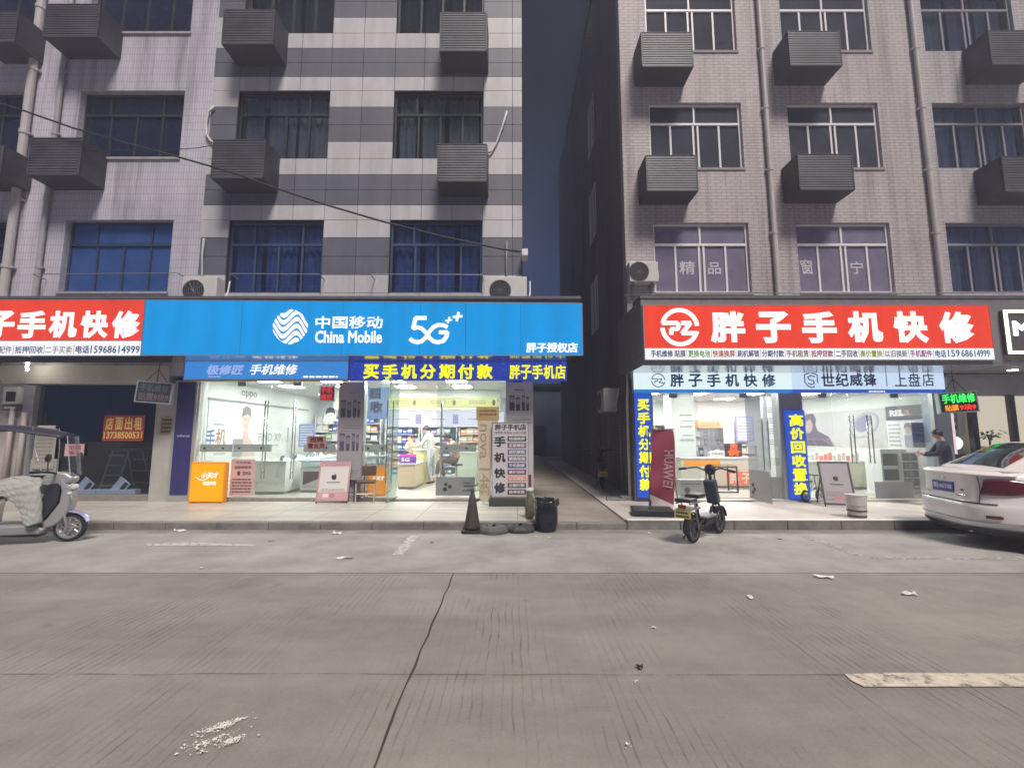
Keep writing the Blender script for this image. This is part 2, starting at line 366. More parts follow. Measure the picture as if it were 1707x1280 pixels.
mark([(1450,929),(1800,929),(1800,934),(1455,933)], MATS['faded_road_paint'])
# spilled white powder and litter
PWD = mat('white_powder', (.75,.73,.68), .9)
pm = MB()
zc_ = .0095
for cu, cv, su, sv, n in ((368,1213,24,6,300),(345,1240,24,7,110),(388,1238,13,6,130),(333,1255,12,9,18),(1060,1138,5,4,14),(1045,1247,3,5,8)):
    for k in range(n):
        u = cu+rnd.gauss(0,su); v = cv-(u-cu)*.3+rnd.gauss(0,sv*.5); x, y = GR(u, v); r = abs(rnd.gauss(0,.0026))+.0014; zc_ += .000012
        pm.add([(x+r*math.cos(a)*rnd.uniform(.6,1.4), y+r*math.sin(a)*rnd.uniform(.6,1.4), zc_) for a in [k2*math.pi/3 for k2 in range(6)]], [(0,1,2,3,4,5)])
tag(pm.build('powder_spill', PWD), 'white powder and crumbs spilled in a streak on the near road', 'spill', kind='stuff')
fm = bpy.data.materials.new('powder_film'); fm.use_nodes = True; ft = fm.node_tree; fb = ft.nodes['Principled BSDF']; fb.inputs['Base Color'].default_value = (.66,.63,.57,1); fb.inputs['Roughness'].default_value = .9
f1 = ft.nodes.new('ShaderNodeTexCoord'); f2 = ft.nodes.new('ShaderNodeVectorMath'); f2.operation = 'LENGTH'; f2m = ft.nodes.new('ShaderNodeMapping'); f2m.inputs['Location'].default_value = (-1,-1,0); f2m.inputs['Scale'].default_value = (2,2,0); ft.links.new(f1.outputs['Generated'], f2m.inputs[0]); ft.links.new(f2m.outputs[0], f2.inputs[0])
f3 = ft.nodes.new('ShaderNodeTexNoise'); f3.inputs['Scale'].default_value = 22; f3.inputs['Detail'].default_value = 8; f3.inputs['Roughness'].default_value = .75; fg = ft.nodes.new('ShaderNodeNewGeometry'); ft.links.new(fg.outputs['Position'], f3.inputs['Vector'])
f4 = ft.nodes.new('ShaderNodeMath'); f4.operation = 'MULTIPLY_ADD'; f4.inputs[1].default_value = -.42; ft.links.new(f2.outputs['Value'], f4.inputs[0]); ft.links.new(f3.outputs['Fac'], f4.inputs[2]); f5 = ft.nodes.new('ShaderNodeMapRange'); f5.inputs['From Min'].default_value = .28; f5.inputs['From Max'].default_value = .55; f5.inputs['To Max'].default_value = .75; ft.links.new(f4.outputs[0], f5.inputs[0]); ft.links.new(f5.outputs[0], fb.inputs['Alpha'])
for cu, cv, w_, d_, rz_ in ((368,1214,.32,.13,.9),(385,1238,.16,.08,.9),(345,1240,.26,.10,.8)):
    x, y = GR(cu, cv); o = MB().add([(w_/2*math.cos(q*math.pi/16), d_/2*math.sin(q*math.pi/16), 0) for q in range(32)], [tuple(range(32))]).build('powder_film', fm); o.location = (x, y, .0075); o.rotation_euler = (0,0,rz_); tag(o, 'thin dusting of white powder on the near road', 'spill', kind='stuff')
def litter(u, v, w_, d_, label, m=None, fold=.03, z=.006, rot=None):
    x, y = GR(u, v, z); mb = MB(); nx, ny = 5, 4
    w_ *= .8; d_ *= .8; fold *= .7
    vs = [((i/nx-.5)*w_+rnd.uniform(-.01,.01), (j/ny-.5)*d_+rnd.uniform(-.01,.01), abs(rnd.gauss(0,fold))+.002) for j in range(ny+1) for i in range(nx+1)]
    fs = [(j*(nx+1)+i, j*(nx+1)+i+1, (j+1)*(nx+1)+i+1, (j+1)*(nx+1)+i) for j in range(ny) for i in range(nx)]
    o = mb.add(vs, fs).build('litter_scrap', m or PAPER); o.location = (x, y, z); o.rotation_euler = (0,0,rnd.uniform(0,3) if rot is None else rot)
    return tag(o, label, 'litter', 'scraps of litter on the road')
litter(561,890,.20,.10,'white crumpled paper packet against the foot of the kerb', rot=.2)
litter(573,931,.26,.07,'flattened white packet on the pale strip below the kerb', rot=.15, fold=.02)
litter(1374,962,.26,.08,'long white tissue lying on the road in front of the bucket', rot=-.2, fold=.02)
litter(1516,991,.16,.07,'small crumpled white scrap on the road in front of the car', rot=-.3)
litter(1251,996,.09,.05,'tiny white scrap on the road nearer than the electric bike', fold=.012)
litter(300,886,.22,.07,'torn pale paper in the gutter below the orange light box', rot=.1)
litter(1066,1113,.05,.04,'dark pebble like scrap beside the long road joint', BLACK, fold=.012)
litter(452,902,.10,.03,'thin grey leaf like scrap in the gutter below the pink easel', mat('dead_leaf', (.16,.12,.08), .8), fold=.01)
litter(720,905,.07,.05,'small brown dead leaf in the gutter below the swung glass leaf', MATS['dead_leaf'], fold=.012)
litter(1300,899,.08,.05,'brown dead leaf in the gutter below the child bike', MATS['dead_leaf'], fold=.012)
litter(336,947,.06,.04,'bit of white wrapper on the strip below the lit orange box', fold=.01)
litter(893,895,.05,.04,'white crumb of litter by the foot of the black barrel', fold=.012)
litter(915,896,.07,.03,'flat white chip of litter lying in front of the barrel', fold=.008)
litter(1090,1046,.04,.03,'tiny pale speck of litter between the joint and the bike', fold=.01)
litter(1083,890,.06,.05,'small white lump by the kerb under the flag base', fold=.02)
# ------------------------------------------------------------------ kerb and pavement
PAVE = mat('pavement_slab', (.46,.445,.40), .42, var=.24, scale=1.1, bump=.12, bscale=40, stretch=(.5,1.6,1))
KERB = mat('kerb_stone', (.20,.19,.175), .8, var=.35, scale=3, bump=.3)
KTOP = mat('kerb_top', (.42,.40,.36), .7, var=.2, scale=4)
def slab(name, x0, x1, z, yk, m, y1=26):
    tag(MB().box(x0, x1, yk+.16, y1, -.2, z).build(name, m), kind='structure')
slab('pavement', -40, .25, .128, KY, PAVE)
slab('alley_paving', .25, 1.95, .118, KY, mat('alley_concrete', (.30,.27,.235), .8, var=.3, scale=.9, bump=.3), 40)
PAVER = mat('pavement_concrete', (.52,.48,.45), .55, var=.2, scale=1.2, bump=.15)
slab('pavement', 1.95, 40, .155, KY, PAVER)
for x0, x1, z, n, mt in ((-40,.25,.130,46,KTOP), (.25,1.95,.112,2,KERB), (1.95,40,.157,42,KTOP)):
    mb = MB()
    L = (x1-x0)/n
    for i in range(n): mb.box(x0+i*L+.004, x0+(i+1)*L-.004, KY+rnd.uniform(-.006,.006), KY+.159, -.2, z+rnd.uniform(-.004,.002), 0)
    tag(mb.build('kerb', KERB, bevel=.012), kind='structure')
tag(box_obj('kerb_edging', (1.96, 40, KY-.006, KY+.13, .1585, .170), mat('lit_top_edging', (.74,.72,.70), .5, var=.1, scale=3)), kind='structure')  # pale edging, with the brightness of the lit kerb top in its colour
for i in range(14):          # joints in the left pavement
    x = -11.6+i*.9
    tag(MB().quad((x,KY+.16,.1285),(x+.012,KY+.16,.1285),(x+.012,10.3,.1285),(x,10.3,.1285)).build('pavement_joint', mat('joint', (.2,.19,.17), .9)), kind='structure')
tag(MB().quad((-12,9.1,.1290),(.24,9.1,.1290),(.24,9.115,.1290),(-12,9.115,.1290)).build('pavement_joint', MATS['joint']), kind='structure')
# ------------------------------------------------------------------ buildings
YL, YR, YGL, YGR = 10.30, 10.85, 10.42, 10.12
def cells(mb, x0, x1, z0, z1, ops, ya, yb, mi=0):       # solid wall with rectangular openings
    xs = sorted({x0, x1, *[q for o in ops for q in o[:2] if x0 < q < x1]}); zs = sorted({z0, z1, *[q for o in ops for q in o[2:4] if z0 < q < z1]})
    for i in range(len(xs)-1):
        run = None
        for j in range(len(zs)-1):
            cx, cz = (xs[i]+xs[i+1])/2, (zs[j]+zs[j+1])/2
            hole = any(o[0] < cx < o[1] and o[2] < cz < o[3] for o in ops)
            if not hole: run = (run[0], zs[j+1]) if run else (zs[j], zs[j+1])
            if (hole or j == len(zs)-2) and run: mb.box(xs[i], xs[i+1], ya, yb, run[0], run[1], mi); run = None
FRD = mat('dark_window_frame', (.05,.055,.06), .4, .3); FRW = mat('white_window_frame', (.78,.76,.78), .4)
def pane_mat(name, col, rough=.06, var=.0):
    return mat(name, col, rough, 0, var, 2, spec=.6)
PB = pane_mat('flare_blue_pane', (.035,.085,.26), .12, .25); PDB = pane_mat('deep_blue_glass', (.012,.018,.045), .08, .3)  # PB: blue lens flare over the low window put into the pane colour
PSL = pane_mat('slate_glass', (.055,.060,.075), .08, .25); PLI = pane_mat('mauve_film_glass', (.195,.18,.255), .15, .2)
CUR = mat('curtain_cloth', (.36,.37,.36), .9, var=.25, scale=14); CURD = mat('dark_curtain', (.11,.115,.12), .9, var=.3, scale=8)
ROOMD = mat('dark_room', (.012,.013,.016), .9); FLAREC = mat('flare_blue_curtain', (.13,.19,.36), .9, var=.3, scale=5)  # the blue curtain carries the lens flare's tint in its colour
def window(parent, x0, x1, z0, z1, y, style, frame, pane, curtain=None, seed=0, backing=ROOMD):
    r = random.Random(seed); fw = .045; mb = MB(); W = x1-x0; Hh = z1-z0; ya, yb = y, y+.06
    mb.box(x0, x1, ya, yb, z0, z0+fw); mb.box(x0, x1, ya, yb, z1-fw, z1); mb.box(x0, x0+fw, ya, yb, z0+fw, z1-fw); mb.box(x1-fw, x1, ya, yb, z0+fw, z1-fw)
    zt = z0+Hh*(.68 if style != 'w' else .70)
    mb.box(x0+fw, x1-fw, ya-.004, yb, zt-.03, zt+.03)
    ups, dns = ((.25,.77), (.27,.52,.77)) if style == 'd' else ((.5,), (.235,.485,.535,.765))
    for q in ups: mb.box(x0+W*q-.022, x0+W*q+.022, ya, yb, zt+.03, z1-fw)
    for q in dns: mb.box(x0+W*q-.024, x0+W*q+.024, ya+.006, yb, z0+fw, zt-.03)
    o = mb.build('window', frame, parent)
    MB().box(x0+fw, x1-fw, y+.035, y+.042, z0+fw, z1-fw).build('pane', pane, o)
    if curtain:
        cb = MB(); n = 60
        for a, b in curtain[1]:
            xa, xb = x0+fw+(W-2*fw)*a, x0+fw+(W-2*fw)*b; vs = []
            for i in range(n+1):
                q = i/n; yy = y+.14+.03*math.sin(q*(b-a)*75+seed)+.012*math.sin(q*170+seed)
                vs += [(xa+(xb-xa)*q, yy, z0+.02), (xa+(xb-xa)*q, yy, z1-.06-.02*r.random())]
            cb.add(vs, [(2*i, 2*i+2, 2*i+3, 2*i+1) for i in range(n)])
        cb.build('curtain', curtain[0], o, smooth=True)
    MB().box(x0-.02, x1+.02, y+.5, y+.55, z0-.02, z1+.02).box(x0-.02, x1+.02, y+.062, y+.499, z1+.001, z1+.05).box(x0-.06, x0-.04, y+.16, y+.55, z0-.02, z1+.05).box(x1+.04, x1+.06, y+.16, y+.55, z0-.02, z1+.05).build('dark_room', backing, o)
    return o
CURTGLASS = glass('curtained_glass', (.72,.76,.80), .05, .05); FLAREGLASS = glass('flare_blue_glass', (.72,.78,.90), .06, .08)  # the blue glass has the lens flare put into its tint
ZW = [4.931, 8.306, 11.681, 15.05]; REL = [0,.44,.89,1.36,1.80,2.175,2.56,2.96,3.375]
# --- clad building
LP = mat('pale_stone_panel', (.51,.50,.52), .5, var=.16, scale=1.4, stretch=(2.2,1,.35)); GP = mat('grey_stone_panel', (.125,.13,.16), .5, var=.16, scale=1.4, stretch=(2.2,1,.35))
clad = thing('apartment_building', 'grey and pale striped stone panel building above the blue phone shop sign', 'building')
WA, WB = (-6.79,-4.52), (-2.925,-.712)
cx_ = [-7.45,-6.79] + [-6.79+.757*i for i in (1,2,3)] + [-4.52+.7975, -2.925] + [-2.925+.7377*i for i in (1,2,3)] + [.012,.25]
mb = MB(); bk = MB()
wins = [(a, b, z, z+1.80) for a, b in (WA, WB) for z in ZW]
for zi, zb in enumerate([ZW[0]-3.375]+ZW):
    for k in range(8):
        za, zc = zb+REL[k], zb+REL[k+1]
        if zc < 3.0 or za > 16.6: continue
        za = max(za, 2.95)
        gray = k in (1,2,5,6)
        for i in range(len(cx_)-1):
            xm = (cx_[i]+cx_[i+1])/2; zm = (za+zc)/2
            if any(o[0] < xm < o[1] and o[2] < zm < o[3] for o in wins): continue
            j = rnd.uniform(-.0012,.0012)
            mb.box(cx_[i]+.006, cx_[i+1]-.006, YL+j, YL+.03, za+.006, zc-.006, 1 if gray else 0)
cells(bk, -7.45, .25, 2.95, 16.6, wins, YL+.031, YL+.25)
mb.build('wall_panels', [LP, GP], clad, bevel=0)
bk.build('wall', mat('panel_backing', (.03,.03,.033), .9), clad)
box_obj('side_wall', (.0, .25, YL+.26, 24, 0, 16.6), mat('dark_render', (.10,.10,.115), .85, var=.3, scale=1.2), clad)
box_obj('roof', (-7.5, .3, YL+.1, 24, 16.6, 16.8), DARK, clad)
for ri, z in enumerate(ZW[:3]):
    for ci, (a, b) in enumerate((WA, WB)):
        if ri == 0: window(clad, a+.01, b-.01, z+.01, z+1.79, YL+.10, 'd', mat('flare_blue_frame', (.05,.08,.16), .4), FLAREGLASS, (FLAREC, [(.02,.3),(.36,.7),(.78,.98)]), ci, mat('flare_blue_room', (.02,.05,.16), .9))  # lowest row: flare's blue painted into frame, glass, curtain and room
        else: window(clad, a+.01, b-.01, z+.01, z+1.79, YL+.10, 'd', FRD, CURTGLASS, (CUR if ri == 1 else CURD, [(.02,.24),(.29,.60),(.64,.98)] if ci == 0 else [(.03,.22),(.30,.56),(.62,.97)]), ri*3+ci)
# --- tiled building on the left
TILE = brickmat('white_mosaic_tile', (.60,.58,.66), (.56,.54,.62), (.35,.34,.39), .062, .185, .006, 0, .35, .1, stain=.22)
tiled = thing('apartment_building', 'white mosaic tiled building with dark blue windows beside the striped facade', 'building')
TWX = [(-10.72,-8.14), (-14.9,-12.1)]
tw = [(a, b, z+.03, z+1.83-.02) for a, b in TWX for z in ZW]
mb = MB(); cells(mb, -18, -7.45, 2.95, 16.6, tw, YL+.012, YL+.28); mb.build('wall', TILE, tiled)
box_obj('roof', (-18, -7.5, YL+.1, 24, 16.6, 16.8), DARK, tiled)
for ri, z in enumerate(ZW[:3]):
    for ci, (a, b) in enumerate(TWX):
        window(tiled, a+.01, b-.01, z+.04, z+1.80, YL+.15, 'd', mat('flare_blue_frame2', (.03,.05,.10), .4) if ri == 0 else FRD, PB if ri == 0 and ci == 0 else PDB, None, ri)  # lowest row: frame and PB pane coloured with the flare's blue
SILL = mat('sill_concrete', (.36,.35,.36), .8, var=.2)
for z in ZW[:3]:
    for a, b in TWX: MB().box(a-.03, b+.03, YL-.03, YL+.011, z-.03, z+.025).build('sill', SILL, tiled)
PIPE = mat('pvc_pipe', (.50,.47,.46), .45, var=.12, scale=3); PIPE2 = mat('grey_pvc_pipe', (.36,.35,.37), .5, var=.12, scale=3)
def pipe(parent, x, y, r, z0, z1, m):
    mb = MB().tube([(x, y, z0), (x, y, z1)], r, 12)
    z = z0+.6
    while z < z1: mb.tube([(x, y, z), (x, y, z+.09)], r*1.18, 12); mb.box(x-r*1.5, x+r*1.5, y, y+.12, z+.02, z+.06); z += 1.69
    return mb.build('drain_pipe', m, parent, smooth=False)
pipe(tiled, -11.88, YL-.10, .085, 3.2, 16.4, PIPE); pipe(tiled, -11.16, YL-.07, .055, 3.2, 16.4, PIPE2)
# --- brick faced building on the right
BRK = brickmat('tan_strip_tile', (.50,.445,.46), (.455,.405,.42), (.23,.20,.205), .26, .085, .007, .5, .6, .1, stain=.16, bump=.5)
BRK2 = brickmat('pale_strip_tile', (.49,.455,.475), (.44,.41,.43), (.24,.222,.232), .26, .085, .007, .5, .6, .1, stain=.18, bump=.5)
brk = thing('apartment_building', 'tan tile faced building with white framed windows above the red phone repair sign', 'building')
ZR = [5.115, 8.40, 11.70, 15.0]; RWX = [(3.56,5.97), (7.17,9.54)]
rw = [(a, b, z, z+1.82) for a, b in RWX for z in ZR]
mb = MB(); cells(mb, 2.85, 10.52, 4.2, 17, rw, YR, YR+.28); mb.build('wall', BRK, brk)
SIDE = brickmat('dark_side_tile', (.24,.22,.23), (.20,.185,.195), (.11,.105,.11), .26, .085, .007, .5, .7, .1, 'yz', .35, .4)  # same strip tile as the front, in darker colours
swin = [(14.5,15.7,z,z+1.8) for z in ZR]
mb = MB()
zs = sorted({.0, 17, *[q for o in swin for q in o[2:4]]})
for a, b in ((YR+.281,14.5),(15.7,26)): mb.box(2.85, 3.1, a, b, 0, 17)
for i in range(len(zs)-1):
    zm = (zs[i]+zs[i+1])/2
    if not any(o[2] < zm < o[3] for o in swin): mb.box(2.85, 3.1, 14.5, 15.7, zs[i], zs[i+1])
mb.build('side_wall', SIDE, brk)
for o in swin[:3]:
    m2 = MB(); f = .06
    m2.box(2.83, 2.92, o[0], o[0]+f, o[2], o[3]); m2.box(2.83, 2.92, o[1]-f, o[1], o[2], o[3]); m2.box(2.83, 2.92, o[0]+f, o[1]-f, o[2], o[2]+f); m2.box(2.83, 2.92, o[0]+f, o[1]-f, o[3]-f, o[3]); m2.box(2.84, 2.91, 15.07, 15.12, o[2]+f, o[3]-f)
    wo = m2.build('window', FRW, brk); MB().box(2.93, 2.94, o[0], o[1], o[2], o[3]).build('pane', PSL, wo)
box_obj('roof', (2.8, 10.5, YR+.1, 26, 17, 17.2), DARK, brk)
for ri, z in enumerate(ZR[:3]):
    for ci, (a, b) in enumerate(RWX):
        o = window(brk, a+.01, b-.01, z+.01, z+1.81, YR+.08, 'w', FRW, PLI if ri == 0 else PSL, None, ri+5)
        if ri == 0:
            mb = MB(); W = b-a
            if ci == 0: txt(mb, '精', a+W*.275, a+W*.44, z+.50, z+.85, YR+.112, 0, .02); txt(mb, '品', a+W*.575, a+W*.71, z+.50, z+.82, YR+.112, 0, .02)
            else: txt(mb, '窗', a+W*.06, a+W*.19, z+.50, z+.9, YR+.112, 0, .02, -.1); txt(mb, '宁', a+W*.58, a+W*.72, z+.5, z+.85, YR+.112, 0, .02)
            mb.build('lettering', mat('window_letter', (.55,.52,.58), .6), o)
for a, b in RWX:
    for z in ZR[:3]: MB().box(a-.02, b+.02, YR-.025, YR-.001, z-.06, z+.005).build('sill', mat('tan_sill', (.30,.275,.27), .8, var=.15), brk)
pipe(brk, 6.57, YR-.08, .062, 4.3, 16.8, PIPE)
far = thing('apartment_building', 'paler tile faced building with wide dark windows above the neon framed sign', 'building')
FWX = [(10.96,13.4), (14.6,17)]
fw_ = [(a, b, z, z+1.82) for a, b in FWX for z in ZR]
mb = MB(); cells(mb, 10.522, 18, 4.2, 17, fw_, YR+.006, YR+.28); mb.build('wall', BRK2, far)
box_obj('roof', (10.5, 18, YR+.1, 26, 17, 17.2), DARK, far)
for ri, z in enumerate(ZR[:3]):
    for ci, (a, b) in enumerate(FWX):
        window(far, a+.01, b-.01, z+.01, z+1.81, YR+.08, 'w', mat('dull_frame', (.26,.25,.29), .5), CURTGLASS, (mat('blue_grey_curtain', (.34,.34,.42), .9, var=.3, scale=5), [(.02,.3),(.34,.62),(.66,.98)]), ri+8)
pipe(far, 10.62, YR-.08, .062, 4.3, 16.8, PIPE)
# --- at the end of the alley
ea = thing('far_house', 'dark blue grey house closing the far end of the alley', 'building')
box_obj('wall', (-6, 12, 34, 38, 0, 5.2), mat('glare_blue_render', (.10,.12,.17), .8, var=.3, scale=.6), ea)  # navy glare hanging in the alley put into the wall colour
box_obj('roof', (-6.2, 12.2, 33.8, 38.2, 5.2, 5.45), DARK, ea)
box_obj('door', (1.4, 2.6, 33.95, 34.0, 0, 2.3), DARK, ea)
# ------------------------------------------------------------------ louvred cages round air conditioners
CAGE = mat('dark_grey_cage', (.072,.073,.088), .55, .1, var=.35, scale=1.6); CAGEB = mat('cage_tray', (.06,.06,.072), .7)
def cage(w_, h_, d_, label, x, y, z, group, solid=False):
    t = thing('ac_cage', label, 'cage', (x, y, z), 0, group)
    mb = MB(); n = int(h_/.062)
    for i in range(n):
        zz = i*h_/n
        a = [(-w_/2, -d_, zz), (w_/2, -d_, zz), (w_/2, -d_+.012, zz+h_/n*.95), (-w_/2, -d_+.012, zz+h_/n*.95)]
        mb.add(a+[(p[0], p[1]+.012, p[2]) for p in a], [(0,1,2,3),(7,6,5,4),(0,4,5,1),(1,5,6,2),(2,6,7,3),(3,7,4,0)])
    mb.box(-w_/2, -w_/2+.03, -d_-.004, -d_+.04, 0, h_); mb.box(w_/2-.03, w_/2, -d_-.004, -d_+.04, 0, h_)
    mb.box(-w_/2, w_/2, -d_+.034, -d_+.044, 0, h_)
    mb.build('louvre', CAGE, t)
    for s in (-1, 1):
        sp = MB()
        for i in range(n):
            zz = i*h_/n; xx = s*(w_/2)
            sp.box(xx-.012*(s > 0), xx+.012*(s < 0), -d_+.05, 0, zz, zz+h_/n*.8)
        sp.box(s*(w_/2-.03), s*(w_/2-.02), -d_+.08, 0, 0, h_)
        sp.build('side_panel', CAGE, t)
    MB().box(-w_/2+.002, w_/2-.002, -d_+.002, 0, -.03, -.002).build('tray', CAGEB, t)
    MB().box(-w_/2, w_/2, -d_, 0, h_+.002, h_+.02).build('lid', CAGE, t)
    return t
def cage_px(u0, v0, u1, v1, ywall, label, group, d_=.65):
    x0, x1, z0, z1 = rect(u0, v0, u1, v1, ywall-d_)
    cage(x1-x0, z1-z0, d_, label, (x0+x1)/2, ywall-.002, z0, group)
g1 = 'louvred air conditioner cages on the striped facade'; g2 = 'dark cages on the white tiled facade'; g3 = 'louvred cages on the tan tile facade'
cage_px(353,234,441,295,YL,'grey louvred cage below the curtained window next to the tiled wall',g1)
cage_px(371,17,457,72,YL,'dark louvred cage on the topmost visible floor of the striped facade, at its tiled side',g1)
cage_px(729,241,812,301,YL,'grey louvred cage with a white pipe above it, near the alley corner',g1)
cage_px(733,22,812,84,YL,'upper louvred cage near the alley corner, cut off no pipe above',g1)
cage_px(48,231,135,290,YL+.01,'big dark cage between the drain pipes and the dark blue window',g2)
cage_px(74,8,165,60,YL+.01,'big dark cage high on the tiled wall, above the other tiled wall cage',g2)
cage_px(-62,243,4,292,YL+.01,'dark cage beyond the drain pipes, half outside the photo at window height',g2)
cage_px(-40,20,28,68,YL+.01,'topmost dark cage beyond the thick drain pipe, in the corner of the photo',g2)
cage_px(1077,260,1163,317,YR,'mauve grey louvred cage two floors above the red sign logo',g3)
cage_px(1069,55,1155,110,YR,'dark louvred cage on the third floor nearest the alley, right building',g3)
cage_px(1331,258,1423,315,YR,'mauve grey louvred cage under the middle window between two drain pipes',g3)
cage_px(1315,53,1402,108,YR,'dark louvred cage of the uppermost window between the two drain pipes',g3)
cage_px(1672,262,1765,318,YR,'grey louvred cage over the neon framed sign, cut by the photo edge',g3)
cage_px(1650,52,1745,106,YR,'uppermost louvred cage on the paler facade at the photo edge',g3)
# ------------------------------------------------------------------ air conditioner units
ACW = mat('ac_casing', (.58,.57,.56), .45, var=.06)
def ac_unit(label, x, y, z, rz=0, w_=.82, h_=.56, d_=.3, brackets=True):
    t = thing('air_conditioner', label, 'air conditioner', (x, y, z), rz, 'outdoor air conditioner units')
    MB().box(-w_/2, w_/2, -d_, 0, .05, .05+h_).build('casing', ACW, t, bevel=.015)
    fx = -.12; mb = MB(); mb.lathe([(.235,-d_-.012),(.245,-d_-.012),(.245,-d_+.004),(.235,-d_+.004)], 28, (fx,0,.05+h_/2), 0, 'y', cap=False)
    for r_ in (.06,.105,.15,.195): mb.tube([(fx+r_*math.cos(R(a)), -d_-.008, .05+h_/2+r_*math.sin(R(a))) for a in range(0,361,18)], .004, 5)
    for a in range(0,180,30): mb.tube([(fx+.235*math.cos(R(a)),-d_-.008,.05+h_/2+.235*math.sin(R(a))),(fx-.235*math.cos(R(a)),-d_-.008,.05+h_/2-.235*math.sin(R(a)))], .004, 5)
    g_ = mb.build('fan_grille', GREY, t); MB().lathe([(.001,-d_-.002),(.232,-d_-.002)], 28, (fx,0,.05+h_/2), 0, 'y', cap=False).build('fan_opening', BLACK, t)
    if brackets:
        for s in (-1, 1): MB().box(s*w_*.33-.02, s*w_*.33+.02, -d_-.02, .05, .0, .045).box(s*w_*.33-.02, s*w_*.33+.02, .01, .05, -.3, 0).build('bracket', GREY, t)
    MB().tube([(w_/2-.05,-.1,.05+h_*.3),(w_/2+.06,-.08,.05+h_*.3),(w_/2+.08,-.02,.05+h_*.6),(w_/2+.08,.02,.05+h_)], .018, 8).build('hose', WHITE, t)
    return t
ac_unit('white outdoor unit behind the blue sign, beside the tiled wall', PX(345,490,9.95), 9.98, PZ(461,9.68)-.69, 0, .78, .64)
ac_unit('white outdoor unit peeking over the alley end of the blue sign', PX(843,490,9.95), 9.98, PZ(461,9.68)-.69, 0, .95, .64)
ac_unit('white outdoor unit with round fan on the tan wall above the red sign logo', PX(1074,452,10.5), YR-.02, PZ(470,10.5)-.03, 0, .70, .50)
ac_unit('white outdoor unit on the alley side wall, seen end on', 2.83, 12.45, PZ(688,12.2)-.02, R(-90), .85, .62, .38)
# pipes and hoses on the facades
def hose(label, pts, r, m, cat='hose', group=None):
    return tag(MB().tube(pts, r, 8).build('condenser_hose' if cat == 'hose' else 'cable', m, smooth=True), label, cat, group)
def pxs(l, y): return [(PX(u, v, y), y, PZ(v, y)) for u, v in l]
HOSE = mat('white_hose', (.62,.60,.60), .6)
hose('curved white hose above the cage nearest the tiled wall', pxs([(357,178),(348,186),(344,205),(344,225),(352,236),(360,240)], YL-.05), .028, HOSE)
hose('slanting white hose beside the window near the alley corner', pxs([(845,186),(838,210),(828,238),(820,252),(812,256)], YL-.05), .024, HOSE)
hose('short grey hose above the unit beside the tiled wall', pxs([(340,398),(337,425),(337,455),(337,478)], YL-.05), .026, mat('grey_hose', (.42,.42,.46), .6))
hose('dark hose above the unit at the alley end of the sign', pxs([(845,402),(844,440),(845,465),(840,482)], YL-.05), .022, GREY)
rods = 'laundry rods in front of the low windows'
RODM = mat('rod_metal', (.5,.52,.58), .3, .8)
def rod(label, u0, v0, u1, v1, y):
    t = thing('laundry_rod', label, 'rod', (0,0,0), 0, rods); p = pxs([(u0,v0),(u1,v1)], y); MB().tube(p, .010, 6).build('bar', RODM, t)
    for q in p: MB().tube([q, (q[0], YL, q[2]-.03)], .012, 6).build('bracket', GREY, t)
rod('thin laundry rod across the deep blue window of the tiled wall', 55, 457, 296, 455, YL-.3)
rod('thin laundry rod across the blue window beside the tiled wall', 384, 456, 532, 457, YL-.3)
rod('thin laundry rod across the blue window near the alley corner', 618, 457, 804, 458, YL-.3)
# overhead cable with its box
CABM = mat('cable_sheath', (.03,.03,.035), .6)
hose('thick black cable sagging across the left facades to the white box', pxs([(-40,160),(40,185),(120,213),(210,239),(290,260),(350,277),(400,292),(460,314),(545,342),(640,370),(740,395),(830,414),(868,420)], 9.5), .022, CABM, 'cable')
hose('thin black cable level with the dark cages on the tiled wall', pxs([(140,252),(200,251),(280,250),(330,247),(356,242)], 9.7), .009, CABM, 'cable')
box_obj('junction_box', (PX(870,421,10.0), PX(880,421,10.0), 9.95, 10.32, PZ(427,10.0), PZ(416,10.0)), WHITE, bevel=.01); tag(bpy.context.scene.objects['junction_box'], 'small white box fixed on the alley corner of the striped building', 'junction box')
hose('thin cable running along the top of the red sign box', pxs([(1040,492),(1120,489),(1260,488),(1400,490),(1520,489),(1707,486)], 10.6), .012, GREY, 'cable')
hose('white waste pipe down the alley corner beside the yellow lettered panel', [(2.66,10.28,3.0),(2.66,10.28,2.62),(2.64,10.28,2.4),(2.64,10.28,.2)], .035, PIPE, 'pipe')
hose('thin grey pipe standing on the alley side wall', [(2.80,11.6,2.6),(2.78,11.6,1.2),(2.80,11.6,.2)], .022, GREY, 'pipe')
# ------------------------------------------------------------------ canopies and lit signs
YS, YSR = 9.40, 8.80
RED = emit('lit_red', lin((238,70,50)), 1.0); BLUE = emit('lit_blue', lin((22,150,224)), 1.0); LWH = emit('lit_white', (1,.985,.96), 1.15)
STRIPW = emit('lit_strip_white', (.93,.96,.98), 1.0); backlit(RED); backlit(BLUE); TRIM = mat('sign_trim', (.42,.43,.46), .35, .6)
CANO = mat('canopy_sheet', (.13,.13,.145), .5, .2, var=.15); SOFF = mat('polished_soffit', (.42,.41,.42), .16, .9, var=.15, scale=3, bump=.18, bscale=2.2)
can = thing('canopy', 'dark grey sheet canopy carrying the left red sign and the long blue sign', 'canopy')
MB().box(-16, 1.46, YS+.05, YL-.04, 3.30, 4.50).build('box', CANO, can)
MB().box(-16, 1.46, YS+.06, YL-.03, 3.272, 3.297).build('soffit', SOFF, can)
MB().box(-16, 1.48, YS-.02, YL-.04, 4.502, 4.56).build('top_flashing', CANO, can)
MB().box(-16, -7.5, 9.72, 9.80, 3.18, 3.268).build('rail', mat('dark_rail', (.07,.07,.09), .4, .5), can)
